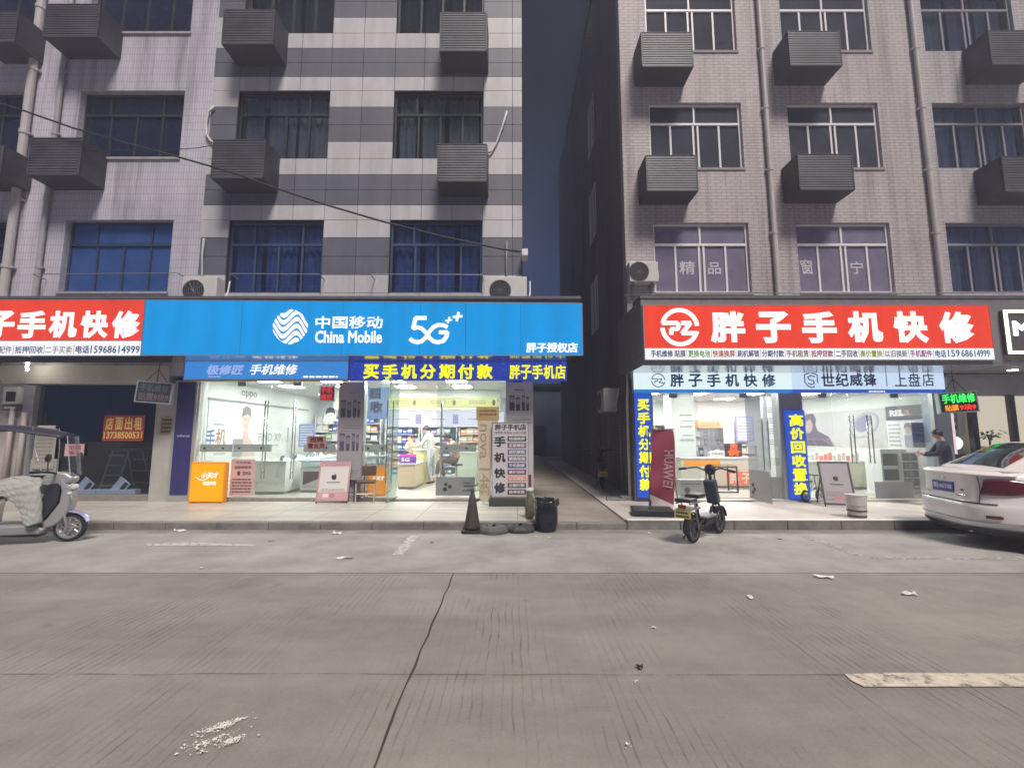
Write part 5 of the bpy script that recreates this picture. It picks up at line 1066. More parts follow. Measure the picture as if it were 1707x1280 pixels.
MB().box(x0+.015, x1-.015, 11.3, 11.325, .79, .818).box(x0+.015, x1-.015, 11.3, 11.325, .19, .215).build('rail', BLACK, t)
t, w_, h_ = board('display_cabinet', 'grey glass display with a product poster behind the electric bike', 1134, 800, 1192, 836, 10.75, mat('grey_front', (.36,.35,.36), .4), 'cabinet', .35, zfloor=.186); mb = MB(); scribble(mb, -w_*.4, w_*.1, h_*.7, h_*.8, 0, 0, 1, 4); mb.lathe([(.001,-.004),(.07,-.004),(.07,-.0005)], 16, (-w_*.3,0,h_*.35), 0, 'y'); mb.build('print', BLACK, t)
for k in range(10):
    x = PX(1140+k*7, 765, 12.5); hh = rnd.uniform(.10,.26); o = MB().box(-.05,.05,-.04,.04,0,hh).box(-.045,.045,-.042,-.0405,hh*.3,hh*.7,1).build('counter_item', [rnd.choice([OFFW, GREY, BLACK, WLAM]), GREY]); o.location = (x, 12.75, 1.002); tag(o, 'small carton among the clutter on the orange striped counter', 'box', 'clutter on the orange striped counter')
# wall posters on the far side wall
WP = mat('warm_pale_poster', (.56,.535,.52), .5)
t, a, b = wallposter('wall_poster', 'wide poster of a man in profile and a silver ring on the shop wall', RX2, -1, 11.65, 15.2, 1.25, 2.30, mat('grey_poster', (.46,.445,.45), .5))
mb = MB(); mb.M = wallM(RX2-.012, -1)
cy = -yof(1352, RX2)
mb.add([(cy+p, -.004, z) for p, z in ((-.55,1.26),(-.45,1.55),(-.30,1.66),(-.34,1.80),(-.30,1.95),(-.36,2.02),(-.25,2.27),(.1,2.28),(.22,2.1),(.18,1.9),(.28,1.72),(.75,1.55),(.95,1.26))], [tuple(range(13))], 0)
mb.add([(cy+p, -.007, z) for p, z in ((-.30,1.68),(-.33,1.80),(-.29,1.92),(-.25,2.05),(-.05,2.10),(.05,1.95),(.02,1.78),(-.12,1.66))], [tuple(range(8))], 1)
cy2 = -12.35; 
mb.stroke([(cy2-.03+.42*math.cos(R(q))*1.15, 1.86+.30*math.sin(R(q))+.14*math.cos(R(q))) for q in range(0,361,15)], .075, -.010, -.003, 3)
mb.add([(cy2-.05+.30*math.cos(R(q)), -.006, 1.93+.24*math.sin(R(q))+.08*math.cos(R(q))) for q in range(0,360,15)], [tuple(range(24))], 2)
mb.build('print', [mat('dusk_print', (.12,.10,.14), .5), mat('mauve_skin_print', (.42,.32,.33), .5), mat('violet_grey_print', (.20,.19,.27), .5), mat('silver_print', (.33,.32,.34), .4), WP], t)
t, a, b = wallposter('wall_sign', 'black wall sign with white capitals in the right shop', RX2-.02, -1, 10.55, 11.6, 1.98, 2.32, mat('charcoal_sign', (.09,.085,.10), .5), 'sign'); mb = MB(); mb.M = wallM(RX2-.032, -1); txt(mb, 'REL', a+.12, a+.55, 2.07, 2.22, 0, 0, .05); txt(mb, 'X', a+.57, a+.72, 2.07, 2.22, 0, 1, .05); mb.build('lettering', [WHITE, mat('rose_letter', (.65,.22,.2), .5)], t)
t, a, b = wallposter('wall_poster', 'pale poster with a woman and a price under the black wall sign', RX2-.015, -1, 10.75, 11.62, 1.25, 1.95, PAPER); mb = MB(); mb.M = wallM(RX2-.027, -1); facepoly(mb, a+.62, 1.72, .16, 0); mb.box(a+.5, a+.76, -.004, -.002, 1.3, 1.6, 3); scribble(mb, a+.04, a+.42, 1.3, 1.9, 0, 3, 6, 66); mb.build('print', [FACE, GHAIR, mat('poster_lip2', (.36,.18,.17), .5), mat('grey_print', (.3,.29,.32), .5)], t)
t, w_, h_ = board('price_board', 'slate price board hanging beside the pale woman poster', 1521, 704, 1552, 746, 10.5, mat('slate_board', lin((125,120,145)), .5), 'board', .02); mb = MB(); txt(mb, '200元', -w_*.4, w_*.35, h_*.42, h_*.56, 0, 0, .03); scribble(mb, -w_*.4, w_*.4, h_*.62, h_*.95, 0, 0, 3, 4); mb.build('lettering', mat('slate_print', (.08,.08,.13), .5), t)
cS, w_, h_ = counter('pale sideboard under the watch poster', PX(1345,790,12.0), PX(1446,790,12.0), 12.0, 12.7, .92, CREAM, WLAM)
t = thing('oven_cabinet', 'white cabinet with two dark screens beside the car boot', 'cabinet', (PX(1492,780,10.7), 10.7, .186)); w_ = .62; MB().box(-w_/2, w_/2, 0, .5, 0, 1.08).build('casing', WHITE, t, bevel=.01)
for z0, z1, q in ((.70,.98,.42),(.36,.62,.30)): MB().box(-w_/2+.04, -w_/2+.04+w_*q*1.9, -.006, -.0005, z0, z1).build('screen', mat('dark_screen', (.06,.06,.075), .2), t)
t = thing('speaker_stack', 'column of dark speakers with round grilles partly hidden by the car', 'speaker', (PX(1521,780,10.55), 10.6, .186)); MB().box(-.2, .2, 0, .35, 0, 1.02).build('casing', OFFW, t); mb = MB()
for k in range(5): mb.box(-.17,.17,-.012,-.0005,.06+.19*k,.22+.19*k,0); mb.lathe([(.001,-.018),(.055,-.018),(.06,-.012)], 14, (0,0,.14+.19*k), 1, 'y')
mb.build('grille', [DARK, GREY], t)
for k in range(12):
    o = MB().box(-.045,.045,0,.02,0,.12+.04*(k%3)).build('counter_item', rnd.choice([PINK, OFFW, WLAM, mat('coral_pack', lin((220,120,105)), .5)])); o.location = (PX(1350+k*7.5, 775, 12.3), 12.35, .922); tag(o, 'small upright pack on the pale sideboard under the watch poster', 'box', 'packs on the pale sideboard')
# ------------------------------------------------------------------ barber window
bar = thing('barber_shop', 'barber shop front of cream lit panes and dark mullions behind the white car', 'shopfront')
y = 10.12; zt, zb = PZ(660,y), 1.18
CRM = emit('lit_cream', lin((214,203,184)), .92)
for u0, u1 in ((1632,1686),(1698,1800),(1812,1900)): MB().box(ux(u0,y), ux(u1,y), y+.03, y+.05, zb, zt).build('lit_pane', CRM, bar)
for u0, u1 in ((1622,1631),(1687,1697),(1801,1811)): MB().box(ux(u0,y), ux(u1,y), y-.04, y+.08, .155, zt+.02).build('mullion', DARK, bar)
MB().box(ux(1588,y), 16, y-.06, y+.1, .155, zb-.004).build('dado', mat('dark_dado', (.055,.055,.065), .5), bar)
MB().box(ux(1588,y), 16, y-.02, y+.3, zt+.022, 2.96).build('fascia', mat('mauve_grey_fascia', (.27,.265,.30), .55, var=.1), bar)
MB().box(ux(1576,y), ux(1650,y), y+.25, y+.3, zb-.3, zt+.3).build('alcove', mat('alcove_wall', (.45,.43,.40), .6), bar); MB().box(ux(1586,y)+.003, ux(1592,y), y-.03, y+.05, 1.18, zt).build('lit_edge', emit('lit_edge', lin((240,215,225)), 1.0), bar)
bp = thing('barber_pole_panel', 'patterned panel with white barber stripes and a round white lamp', 'panel'); x0, x1 = ux(1594,y), ux(1612,y)
MB().box(x0, x1, y+.2, y+.22, 1.25, zt-.1).build('panel', mat('speckled_panel', (.22,.16,.17), .6, var=.6, scale=60), bp); mb = MB()
for k in range(4): mb.prism([(x0+.02, 2.05-.17*k+.0), (x1-.02, 2.16-.17*k), (x1-.02, 2.24-.17*k), (x0+.02, 2.13-.17*k)], y+.185, y+.199)
mb.build('stripe', WHITE, bp); MB().lathe([(.001,-.05),(.13,-.03),(.15,0)], 20, (x0+.16, y+.17, 1.42), 0, 'y').build('round_lamp', emit('lit_round', (1,.98,.97), 1.1), bp)
bm = thing('mirror_panel', 'pale glass panel with soft green stripes beside the barber stripes', 'panel'); MB().box(ux(1606,y)+.06, ux(1622,y)-.02, y+.12, y+.14, 1.62, zt-.06).build('glass', mat('mint_glass', (.46,.50,.45), .2), bm)
t = thing('ceiling_light', 'round lit downlight under the canopy above the barber window', 'ceiling light', (PX(1684,618,9.4), 9.35, 2.964), 0); MB().lathe([(.10,-.012),(.10,-.0005)], 20).build('ring', WHITE, t); MB().lathe([(.001,-.02),(.08,-.018),(.085,-.0125)], 20).build('bulb', emit('downlight', (1,.95,.88), 26), t)
t = thing('potted_plant', 'small leafy plant in a white pot on the barber window ledge', 'plant', (PX(1650,740,9.95), 9.95, 1.19)); MB().lathe([(.10,0),(.13,.06),(.15,.16),(.14,.165),(.13,.15)], 20).build('pot', WHITE, t, smooth=True)
MB().tube([(0,0,.12),(.01,0,.28),(-.02,.01,.42)], .018, 6).build('stem', WOOD, t); mb = MB()
for k in range(95):
    a = rnd.uniform(0, 6.28); el = rnd.uniform(-.1, 1.2); r0 = rnd.uniform(.06,.27); c = Vector((.02+r0*math.cos(a)*1.05, r0*math.sin(a)*.8, .36+r0*math.sin(el)*.75)); L = rnd.uniform(.08,.15); d = Vector((math.cos(a), math.sin(a), rnd.uniform(-.7,.3))).normalized(); s2 = d.cross(Vector((0,0,1))).normalized()*L*.22
    mb.add([c, c+d*L*.5+s2, c+d*L, c+d*L*.5-s2], [(0,1,2,3)], k % 2)
mb.build('foliage', [mat('leaf', (.055,.09,.05), .5), mat('dark_leaf', (.03,.05,.032), .5)], t)
MB().box(9.9, 14, 9.9, 10.05, 1.1, 1.185).build('ledge', DARK, bar)
# ------------------------------------------------------------------ things on the pavement
ZL, ZP = .128, .155
t = thing('light_box', 'glowing orange square light box standing before the glass beside the pink poster', 'light box'); Y = 10.02
a0, a1, b0, b1 = rect(316, 770, 374, 836, Y); b0 = ZL+.012
ORG = emit('lit_orange_box', lin((255,160,8)), 1.25)
MB().box(a0, a1, Y, Y+.14, b0, b1).build('casing', mat('orange_casing', lin((240,150,40)), .4), t, bevel=.008); MB().box(a0+.03, a1-.03, Y-.012, Y-.0005, b0+.03, b1-.03).build('lit_face', ORG, t)
for s_ in (a0+.08, a1-.08): MB().box(s_-.03, s_+.03, Y+.02, Y+.12, ZL, b0-.0005).build('foot', BLACK, t)
mb = MB(); TX(mb, '小天才', 335, 787, 363, 797, Y-.012, 0, .04, .15); TX(mb, '电话手表', 338, 802, 360, 809, Y-.012, 0, .04, .1); p = [(PX(327+3.5*k, 800, Y), PZ(795+4.5*math.sin(k/6*math.pi)+k*.2, Y)) for k in range(7)]; mb.stroke(p, .016, Y-.016, Y-.0125); mb.build('lettering', LWH, t)
t = thing('light_box', 'orange box with white lettering under the small glass case, inside the narrow pane', 'light box'); Y = 10.80
a0, a1, b0, b1 = rect(613, 778, 643, 822, Y); MB().box(a0, a1, Y, Y+.10, .19, b1).build('casing', mat('orange_casing2', lin((235,140,35)), .4), t); MB().box(a0+.02, a1-.02, Y-.008, Y-.0005, .22, b1-.02).build('lit_face', emit('lit_orange_soft', lin((250,150,20)), .9), t)
mb = MB(); TX(mb, '小天才', 620, 793, 640, 801, Y-.008, 0, .04, .15); mb.build('lettering', LWH, t)
def fruit(mb, cx, cz, r, y, mi=0):        # bitten fruit emblem
    pts = [(0,-.80),(.22,-.92),(.48,-.78),(.72,-.45),(.84,-.12),(.66,.05),(.60,.25),(.66,.45),(.80,.60),(.58,.76),(.30,.76),(0,.64),(-.30,.76),(-.58,.74),(-.82,.46),(-.86,.06),(-.74,-.42),(-.48,-.80),(-.22,-.92)]
    mb.prism([(cx+p*r, cz+q*r) for p, q in pts], y-.003, y-.0005, mi); mb.prism([(cx+p*r, cz+q*r) for p, q in ((.0,.84),(.05,1.12),(.30,1.36),(.28,1.08),(.14,.9))], y-.003, y-.0005, mi)
def aboard(name, label, x, y, z, rz, w_, h_, lean, frame, face, head, bands):
    t = thing(name, label, 'easel sign', (x, y, z), rz); Mx = Matrix.Translation((0,0,.05)) @ Matrix.Rotation(-lean, 4, 'X')
    mb = MB(); mb.M = Mx; f = .035; mb.box(-w_/2, w_/2, 0, .025, 0, f).box(-w_/2, w_/2, 0, .025, h_-f, h_).box(-w_/2, -w_/2+f, 0, .025, f, h_-f).box(w_/2-f, w_/2, 0, .025, f, h_-f); mb.build('frame', frame, t)
    mb = MB(); mb.M = Mx; mb.box(-w_/2+f, w_/2-f, .006, .02, f, h_-f); mb.build('board', face, t)
    mb = MB(); mb.M = Mx; fruit(mb, .0, h_*.60, w_*.10, .006); scribble(mb, -w_*.20, w_*.20, h_*.44, h_*.49, .006, 0, 1, 4); scribble(mb, -w_*.38, w_*.38, h_*.24, h_*.31, .006, 1, 2, 6)
    if bands: mb.box(-w_/2+f, w_/2-f, .003, .0055, h_-f-.075, h_-f-.001, 2); mb.box(-w_/2+f, w_/2-f, .003, .0055, f+.001, f+.16, 2); scribble(mb, -w_*.36, w_*.36, h_-f-.06, h_-f-.02, .003, 3, 1, 2); mb.lathe([(.001,.002),(.055,.002)], 16, (0,0,f+.08), 3, 'y', cap=False); mb.box(-w_*.3, -w_*.12, .0015, .0028, f+.05, f+.12, 4)
    else: mb.box(-w_*.16, w_*.16, .003, .0055, f+.05, f+.16, 3); scribble(mb, -w_*.4, w_*.4, f+.03, f+.2, .006, 1, 2, 12)
    mb.build('print', [INK, INKG, head, mat('rose_print', (.45,.22,.24), .5), PAPER], t)
    lg = MB(); tz = math.cos(lean)*h_*.86; ty = math.sin(lean)*h_*.86
    for s_ in (-1, 1):
        lm = MB().tube([(s_*w_*.40, ty+.03, tz), (s_*w_*.42, ty+.42, 0)], .011, 6); lm.build('rear_leg', BLACK, t)
        MB().tube([(s_*(w_/2-.02), .012, .05), (s_*(w_/2-.02), .005, 0)], .012, 6).build('foot', BLACK, t)
    return t
x, y = GR(552, 839, ZL); aboard('easel_sign', 'pink framed white easel with a bitten fruit emblem in front of the left shop', x, y, ZL, R(4), .68, .86, R(14), mat('pink_frame', (.52,.30,.32), .4), mat('white_board', (.66,.63,.62), .5), mat('pink_band', (.58,.34,.36), .5), True)
x, y = GR(1402, 846, ZP); aboard('easel_sign', 'dark framed lilac grey easel with a bitten fruit emblem behind the white tub', x, y, ZP, R(-20), .56, .90, R(20), mat('black_frame', (.06,.055,.06), .4), mat('lilac_board2', (.36,.33,.36), .5), mat('lilac_band', (.3,.27,.31), .5), False)
# chairs
def chair(label, x, y, rz, seatm, legm, name='chair'):
    t = thing(name, label, 'chair', (x, y, ZL), rz, 'chairs by the left shop door')
    mb = MB(); mb.box(-.21, .21, -.21, .20, .42, .47); mb.build('seat', seatm, t, bevel=.02)
    mb = MB(); mb.M = Matrix.Translation((0,.20,.52)) @ Matrix.Rotation(R(-10), 4, 'X'); mb.box(-.20, .20, -.015, .025, .04, .26); mb.build('backrest', seatm, t, bevel=.015)
    for s_ in (-1, 1):
        MB().tube([(s_*.19,-.19,0),(s_*.19,-.19,.42)], .013, 8).build('leg', legm, t); MB().tube([(s_*.19,.22,0),(s_*.19,.19,.42),(s_*.19,.20,.52),(s_*.185,.25,.80)], .013, 8).build('leg', legm, t)
    MB().tube([(-.19,-.19,.2),(.19,-.19,.2)], .009, 6).tube([(-.19,.2,.2),(.19,.2,.2)], .009, 6).build('stretcher', legm, t); return t
x, y = GR(606, 838, ZL); chair('brown padded chair with pale metal legs beside the pink framed easel', x, y+.12, R(12), WOOD, mat('pale_leg', (.55,.52,.47), .4, .3))
x, y = GR(580, 836, ZL); chair('dark chair half hidden behind the pink framed easel', x, y+.22, R(-15), mat('black_cloth', (.03,.022,.025), .8), BLACK)
# tall beige phone shaped stand
Y = 9.82; t = thing('cutout_stand', 'tall cream cutout stand with rounded foot and tan header beside the white banner', 'stand')
pl = [(796,700),(797,760),(798,815),(800,832),(806,837),(813,836),(818,826),(818,800),(820,760),(827,715),(831,700)]
MB().prism([(PX(u,v,Y), max(PZ(v,Y), ZL+.002)) for u, v in pl], Y, Y+.03).build('panel', mat('cream_cutout', (.55,.49,.37), .5, var=.05), t); a0, a1, b0, b1 = rect(794, 678, 832, 700, Y); MB().box(a0, a1, Y-.004, Y+.03, b0+.001, b1).build('header', mat('tan_header', (.42,.30,.13), .5, var=.15, scale=8), t)
mb = MB(); scribble(mb, a0+.06, a1-.06, b0+.08, b1-.05, Y-.004, 0, 2, 3); xm = PX(808, 770, Y); mb.M = Matrix.Translation((xm, Y, PZ(705,Y))) @ Matrix.Rotation(R(90), 4, 'Y'); txt(mb, 'nova 14', .02, 1.28, -.11, .11, 0, 1, .012); mb.M = None; vtxt(mb, '系列', xm-.11, xm+.10, PZ(826,Y), PZ(805,Y), Y, 1, .012); mb.build('lettering', [mat('brown_ink', (.16,.09,.04), .5), mat('tan_ink', (.36,.28,.18), .5)], t)
MB().prismz([(xm-.2,Y+.031),(xm+.1,Y+.031),(xm+.05,Y+.4),(xm-.15,Y+.4)], ZL, ZL+.02).build('foot', WHITE, t)
# white banner with service list
Y = 9.72; t = thing('banner_stand', 'white standing banner with large black repair characters and coloured service strips', 'banner'); a0, a1, b0, b1 = rect(821, 705, 880, 828, Y)
MB().box(a0, a1, Y, Y+.04, b0, b1).build('board', mat('lilac_white_board', (.56,.53,.56), .5), t); MB().box(a0-.015, a0-.0005, Y-.008, Y+.045, b0, b1+.012).box(a1+.0005, a1+.015, Y-.008, Y+.045, b0, b1+.012).box(a0, a1, Y-.008, Y+.045, b1+.0005, b1+.015).build('edge', GREY, t)
MB().box(a0-.06, a1+.02, Y-.16, Y+.30, ZL, b0-.0005).build('base', mat('dark_base', (.045,.05,.045), .5), t, bevel=.015)
mb = MB(); TX(mb, '胖子手机店', 825, 707, 877, 717, Y, 0, .03); TX(mb, '老字号 专修店 认准工作室', 825, 718.5, 877, 723.5, Y, 1, .01)
for ch, v0, v1 in (('手',727,745),('机',754,771),('快',780,797),('修',804,822)): TX(mb, ch, 823.5, v0, 843, v1, Y, 0, .045)
mb.build('lettering', [INK, INKG], t)
SC = [(70,70,80),(125,95,120),(95,110,130),(130,110,125),(70,80,135),(110,65,85),(225,140,115),(75,80,80),(85,60,75)]; mb = MB(); m2 = MB()
for k, s_ in enumerate(('快速换屏','主板维修','刷机解锁','更换电池','手机贴膜','高价回收','以旧换新','分期付款','选停发换')):
    c0, c1, d0, d1 = rect(846, 727+11.1*k, 877, 735.5+11.1*k, Y); mb.box(c0, c1, Y-.003, Y-.0005, d0, d1, k); txt(m2, s_, c0+.03, c1-.03, d0+.018, d1-.018, Y-.003, 0, .025)
mb.build('colour_strip', [mat('strip_%d' % k, lin(c), .5) for k, c in enumerate(SC)], t); m2.build('strip_lettering', PAPER, t)
for u, w_, r_ in ((846, .12, 30), (861, .13, -4)):
    x, y = GR(u, 840, ZL); o = MB().box(-w_/2, w_/2, -.035, .035, 0, .045).build('stone_weight', mat('pale_stone', (.42,.42,.40), .8, var=.2), bevel=.012); o.location = (x, y-.03, ZL); o.rotation_euler = (0, R(-18) if r_ == 30 else 0, R(r_)); tag(o, 'pale stone weight lying askew at the banner base' if r_ == 30 else 'pale stone weight lying flat at the banner base, nearer the alley', 'stone')
    if r_ == 30: o.location.z += .016
# sack at the corner
x, y = GR(886, 868, ZL); t = thing('sack', 'slim olive plastic sack with white crumpled top leaning by the corner column', 'sack', (x-.02, y+.25, ZL)); mb = MB(); mb.lathe([(.06,0),(.085,.05),(.08,.2),(.075,.34),(.05,.40),(.07,.46)], 14); o = mb.build('bag', mat('olive_sack', (.12,.13,.07), .6, var=.4, scale=14, bump=.5, bscale=25), t, smooth=True)
mb = MB(); mb.lathe([(.045,.44),(.06,.455),(.075,.485),(.05,.52),(.02,.53)], 12); mb.v = [(p[0]*rnd.uniform(.8,1.2), p[1]*rnd.uniform(.8,1.2), p[2]+rnd.uniform(-.02,.02)) for p in mb.v]; mb.build('crumpled_top', mat('white_plastic', (.55,.55,.53), .4), t, smooth=True)
# traffic cone
x, y = GR(787, 887, 0); t = thing('traffic_cone', 'tall faded dark traffic cone at the kerb below the closed glass leaf', 'cone', (x, y, .005)); CONE = mat('faded_cone', (.055,.045,.045), .7, var=.35, scale=9)
MB().prismz([(-.17,-.13),(-.13,-.17),(.13,-.17),(.17,-.13),(.17,.13),(.13,.17),(-.13,.17),(-.17,.13)], 0, .045).build('base', RUBBER, t, bevel=.008); MB().lathe([(.135,.046),(.128,.10),(.055,.56),(.045,.60),(.028,.615),(.026,.645),(.03,.66),(.012,.668)], 24).build('body', CONE, t, smooth=True); mb = MB(); mb.tube([(.03*math.cos(a/8*math.pi), 0, .655+.045*math.sin(a/8*math.pi)) for a in range(9)], .008, 6); mb.tube([(-.16,.02,.665),(-.05,.0,.68),(.06,-.01,.672),(.12,0,.675)], .008, 6); mb.build('loop', BLACK, t)
# rubber bases
def rbase(u, v, label, rz, m):
    x, y = GR(u, v, 0); t = thing('sign_base', label, 'sign base', (x, y+.22, .005), rz, 'black rubber sign bases by the kerb'); o8 = [(.25*math.cos(R(22.5+45*k)), .21*math.sin(R(22.5+45*k))) for k in range(8)]; o7 = [(p*.82, q*.82) for p, q in o8]
    n = 8; MB().add([(p, q, 0) for p, q in o8]+[(p, q, .055) for p, q in o8]+[(p, q, .105) for p, q in o7], [tuple(range(n-1,-1,-1)), tuple(range(2*n, 3*n))]+[(i, (i+1)%n, (i+1)%n+n, i+n) for i in range(n)]+[(i+n, (i+1)%n+n, (i+1)%n+2*n, i+2*n) for i in range(n)]).build('block', m, t, bevel=.012); MB().lathe([(.035,.1055),(.03,.135),(.012,.14)], 12, (.0,.0,0)).build('plug', BLACK, t); MB().lathe([(.018,.1055),(.014,.118)], 10, (-.11,.03,0)).build('hole', BLACK, t)
rbase(822, 893, 'dusty grey topped rubber base next to the traffic cone', .1, mat('dusty_rubber', (.10,.10,.095), .8, var=.4, scale=6)); rbase(868, 891, 'darker rubber base between the dusty base and the barrel', -.08, mat('dark_rubber', (.05,.05,.055), .6, var=.4, scale=5))
# barrel bin
x, y = GR(912, 889, 0); t = thing('bin_barrel', 'black glossy barrel bin lined with a dark bag at the kerb by the alley', 'bin', (x, y+.18, .005)); BLK = mat('gloss_black', (.012,.015,.022), .22, var=.3, scale=10)
MB().lathe([(.15,0),(.165,.015),(.17,.06),(.192,.14),(.20,.28),(.192,.40),(.165,.48),(.162,.50)], 32).build('body', BLK, t, smooth=True); mb = MB(); n = 40; vs = []
for k in range(n):
    a = 2*math.pi*k/n; w1 = .19+.022*math.sin(a*5+1)+rnd.uniform(-.008,.012)
    for r_, z_ in ((.150,.47),(.170,.505),(w1,.515+rnd.uniform(0,.02)),(w1+.012,.47+rnd.uniform(-.03,.015)),(.188,.42+rnd.uniform(-.03,.02))): vs.append((r_*math.cos(a), r_*math.sin(a), z_))
mb.add(vs, [(k*5+j, ((k+1)%n)*5+j, ((k+1)%n)*5+j+1, k*5+j+1) for k in range(n) for j in range(4)]); mb.build('bag_rim', mat('bag_plastic', (.014,.016,.02), .25, bump=.5, bscale=30), t, smooth=True); MB().lathe([(.001,.36),(.155,.36)], 20, cap=False).build('bag_bottom', BLACK, t); mb = MB()
for a in (2.2, 5.4): mb.tube([(.2*math.cos(a), .2*math.sin(a), .5), (.23*math.cos(a), .23*math.sin(a), .55), (.20*math.cos(a+.3), .2*math.sin(a+.3), .53)], .016, 6)
mb.build('bag_knot', mat('grey_bag', (.18,.18,.2), .35), t, smooth=True)
# flag
Y = 8.62; t = thing('banner_flag', 'maroon feather flag with white capitals on a black weighted base', 'flag')
x, y = GR(1086, 872, ZP); fl = [(1086.6,715.6),(1122,715.6)]
def flagpt(a, b):
    l = [(1086.6,715.6),(1086,760),(1083.5,800),(1081.7,840)]; r_ = [(1122,715.6),(1126.5,760),(1126,805),(1120.5,868)]
    def ip(L, b):
        k = min(int(b*3), 2); f = b*3-k; return (L[k][0]+(L[k+1][0]-L[k][0])*f, L[k][1]+(L[k+1][1]-L[k][1])*f)
    p, q = ip(l, b), ip(r_, b); u, v = p[0]+(q[0]-p[0])*a, p[1]+(q[1]-p[1])*a
    return (PX(u, v, Y), Y+.035*math.sin(a*5+b*6)*(.3+b)+.02*math.sin(b*14+a*3), PZ(v, Y))
def flagpatch(b0, b1, nb=20, na=10, off=0, slope=0):
    vs = [(lambda p: (p[0], p[1]-off, p[2]))(flagpt(i/na, b0+(b1-b0)*j/nb)) for j in range(nb+1) for i in range(na+1)]; return vs, [(j*(na+1)+i, (j+1)*(na+1)+i, (j+1)*(na+1)+i+1, j*(na+1)+i+1) for j in range(nb) for i in range(na)]
mb = MB(); mb.add(*flagpatch(0, .86, 22)); mb.build('cloth', mat('maroon_cloth', (.235,.035,.062), .75, bump=.15, bscale=200), t, smooth=True); mb = MB(); mb.add(*flagpatch(.861, 1, 5)); mb.build('white_hem', mat('white_cloth', (.58,.54,.53), .8), t, smooth=True)
vs, fs = glyphs('HUAWEI', .012); mb = MB(); mb.add([(lambda p: (p[0], p[1]-.006, p[2]))(flagpt(.49+.42*(q*.95)+.02, .26+.46*p)) for p, q, d in vs], fs); o = mb.build('lettering', mat('pale_pink_letters', (.62,.48,.52), .6), t)
px_ = PX(1083.2, 800, Y); MB().tube([(px_, Y, ZP+.1), (px_, Y, PZ(714,Y)), ], .012, 8).tube([(px_, Y, PZ(714.5,Y)), (PX(1124,715,Y), Y, PZ(714.5,Y))], .008, 6).build('pole', BLACK, t); MB().tube([(px_, Y-.0, PZ(800,Y)), (PX(1075,842,Y), Y-.25, ZP+.1)], .009, 6).build('strut', BLACK, t); MB().tube([(PX(1123,780,Y), Y+.03, PZ(778,Y)), (PX(1134,828,Y), Y+.15, PZ(832,Y))], .007, 6).build('rod', BLACK, t)
cx, cy = PX(1086, 860, 8.4), 8.44
MB().prismz([(cx-.38,cy-.22),(cx+.34,cy-.30),(cx+.42,cy+.18),(cx-.30,cy+.28)], ZP+.004, ZP+.125).build('base', mat('base_black', (.02,.02,.026), .5, var=.3, scale=6), t, bevel=.02)
# white tubs
x, y = PX(1429, 860, 8.12)-.07, 8.0; t = thing('paint_tub', 'pair of dirty white tubs nested on the right pavement near the car', 'tub', (x+.07, y+.12, ZP)); t.scale = (.86,.86,.90); MB().lathe([(.150,0),(.158,.02),(.170,.22),(.176,.235)], 28).build('lower_tub', mat('grimy_white', (.48,.44,.42), .6, var=.3, scale=9), t, smooth=False); MB().lathe([(.171,.236),(.178,.25),(.190,.42),(.196,.425),(.196,.45),(.18,.452),(.17,.44),(.001,.43)], 28).build('upper_tub', mat('dull_white', (.56,.53,.52), .5, var=.12, scale=6), t, smooth=False)
mb = MB()
for z0, z1, r_ in ((.03,.065,.1635),(.13,.165,.171)): mb.lathe([(r_,z0),(r_+.004,z1)], 28, cap=False)
mb.build('brown_band', mat('brown_band', (.12,.085,.075), .7, var=.6, scale=25), t)
# alley clutter
for k, (u, v, w_, d_, lb) in enumerate(((1030,838,.42,.3,'flat grey stone slab by the alley pipe foot'),(1050,838,.34,.22,'smaller stone slab touching the foot of the corner pipe'))):
    x, y = GR(u, v, .118); o = MB().box(-w_/2, w_/2, -d_/2, d_/2, 0, .09).build('stone_slab', mat('grey_slab', (.22,.21,.20), .8, var=.3), bevel=.015); o.location = (x, y+.2, .118 if k == 0 else .156); o.rotation_euler = (0,0,R(-10+16*k)); tag(o, lb, 'stone')
# ------------------------------------------------------------------ wheels
def wheel(parent, x, y, r, wd, tyre=RUBBER, rim=None, spokes=6, hub=.04, name='wheel', rimr=.66):
    e = bpy.data.objects.new(name, None); 
    mb = MB(); n = 28; prof = [(r*.80,-wd*.42),(r*.93,-wd*.5),(r,-wd*.28),(r*1.006,0),(r,wd*.28),(r*.93,wd*.5),(r*.80,wd*.42)]
    mb.lathe(prof, n, (0,0,0), 0, 'y', cap=False); mb.lathe([(r*.80,-wd*.42),(r*.72,-wd*.3),(r*.72,wd*.3),(r*.80,wd*.42)], n, (0,0,0), 0, 'y', cap=False)
    o = mb.build(name, tyre, parent, smooth=True); o.location = (x, y, r)
    mb = MB(); mb.lathe([(r*.80,-wd*.40),(r*.66,-wd*.34),(r*.64,0),(r*.66,wd*.34),(r*.80,wd*.40)], n, (0,0,0), 0, 'y', cap=False); mb.lathe([(.001,-wd*.4),(hub,-wd*.4),(hub,wd*.4),(.001,wd*.4)], 14, (0,0,0), 0, 'y', cap=False)
    for k in range(spokes):
        a = 2*math.pi*k/spokes; p = Vector((math.cos(a), 0, math.sin(a))); mb.tube([p*hub*.8, p*r*.68], r*.055, 5)
    mb.build('rim', rim or ALU, o, smooth=False); return o
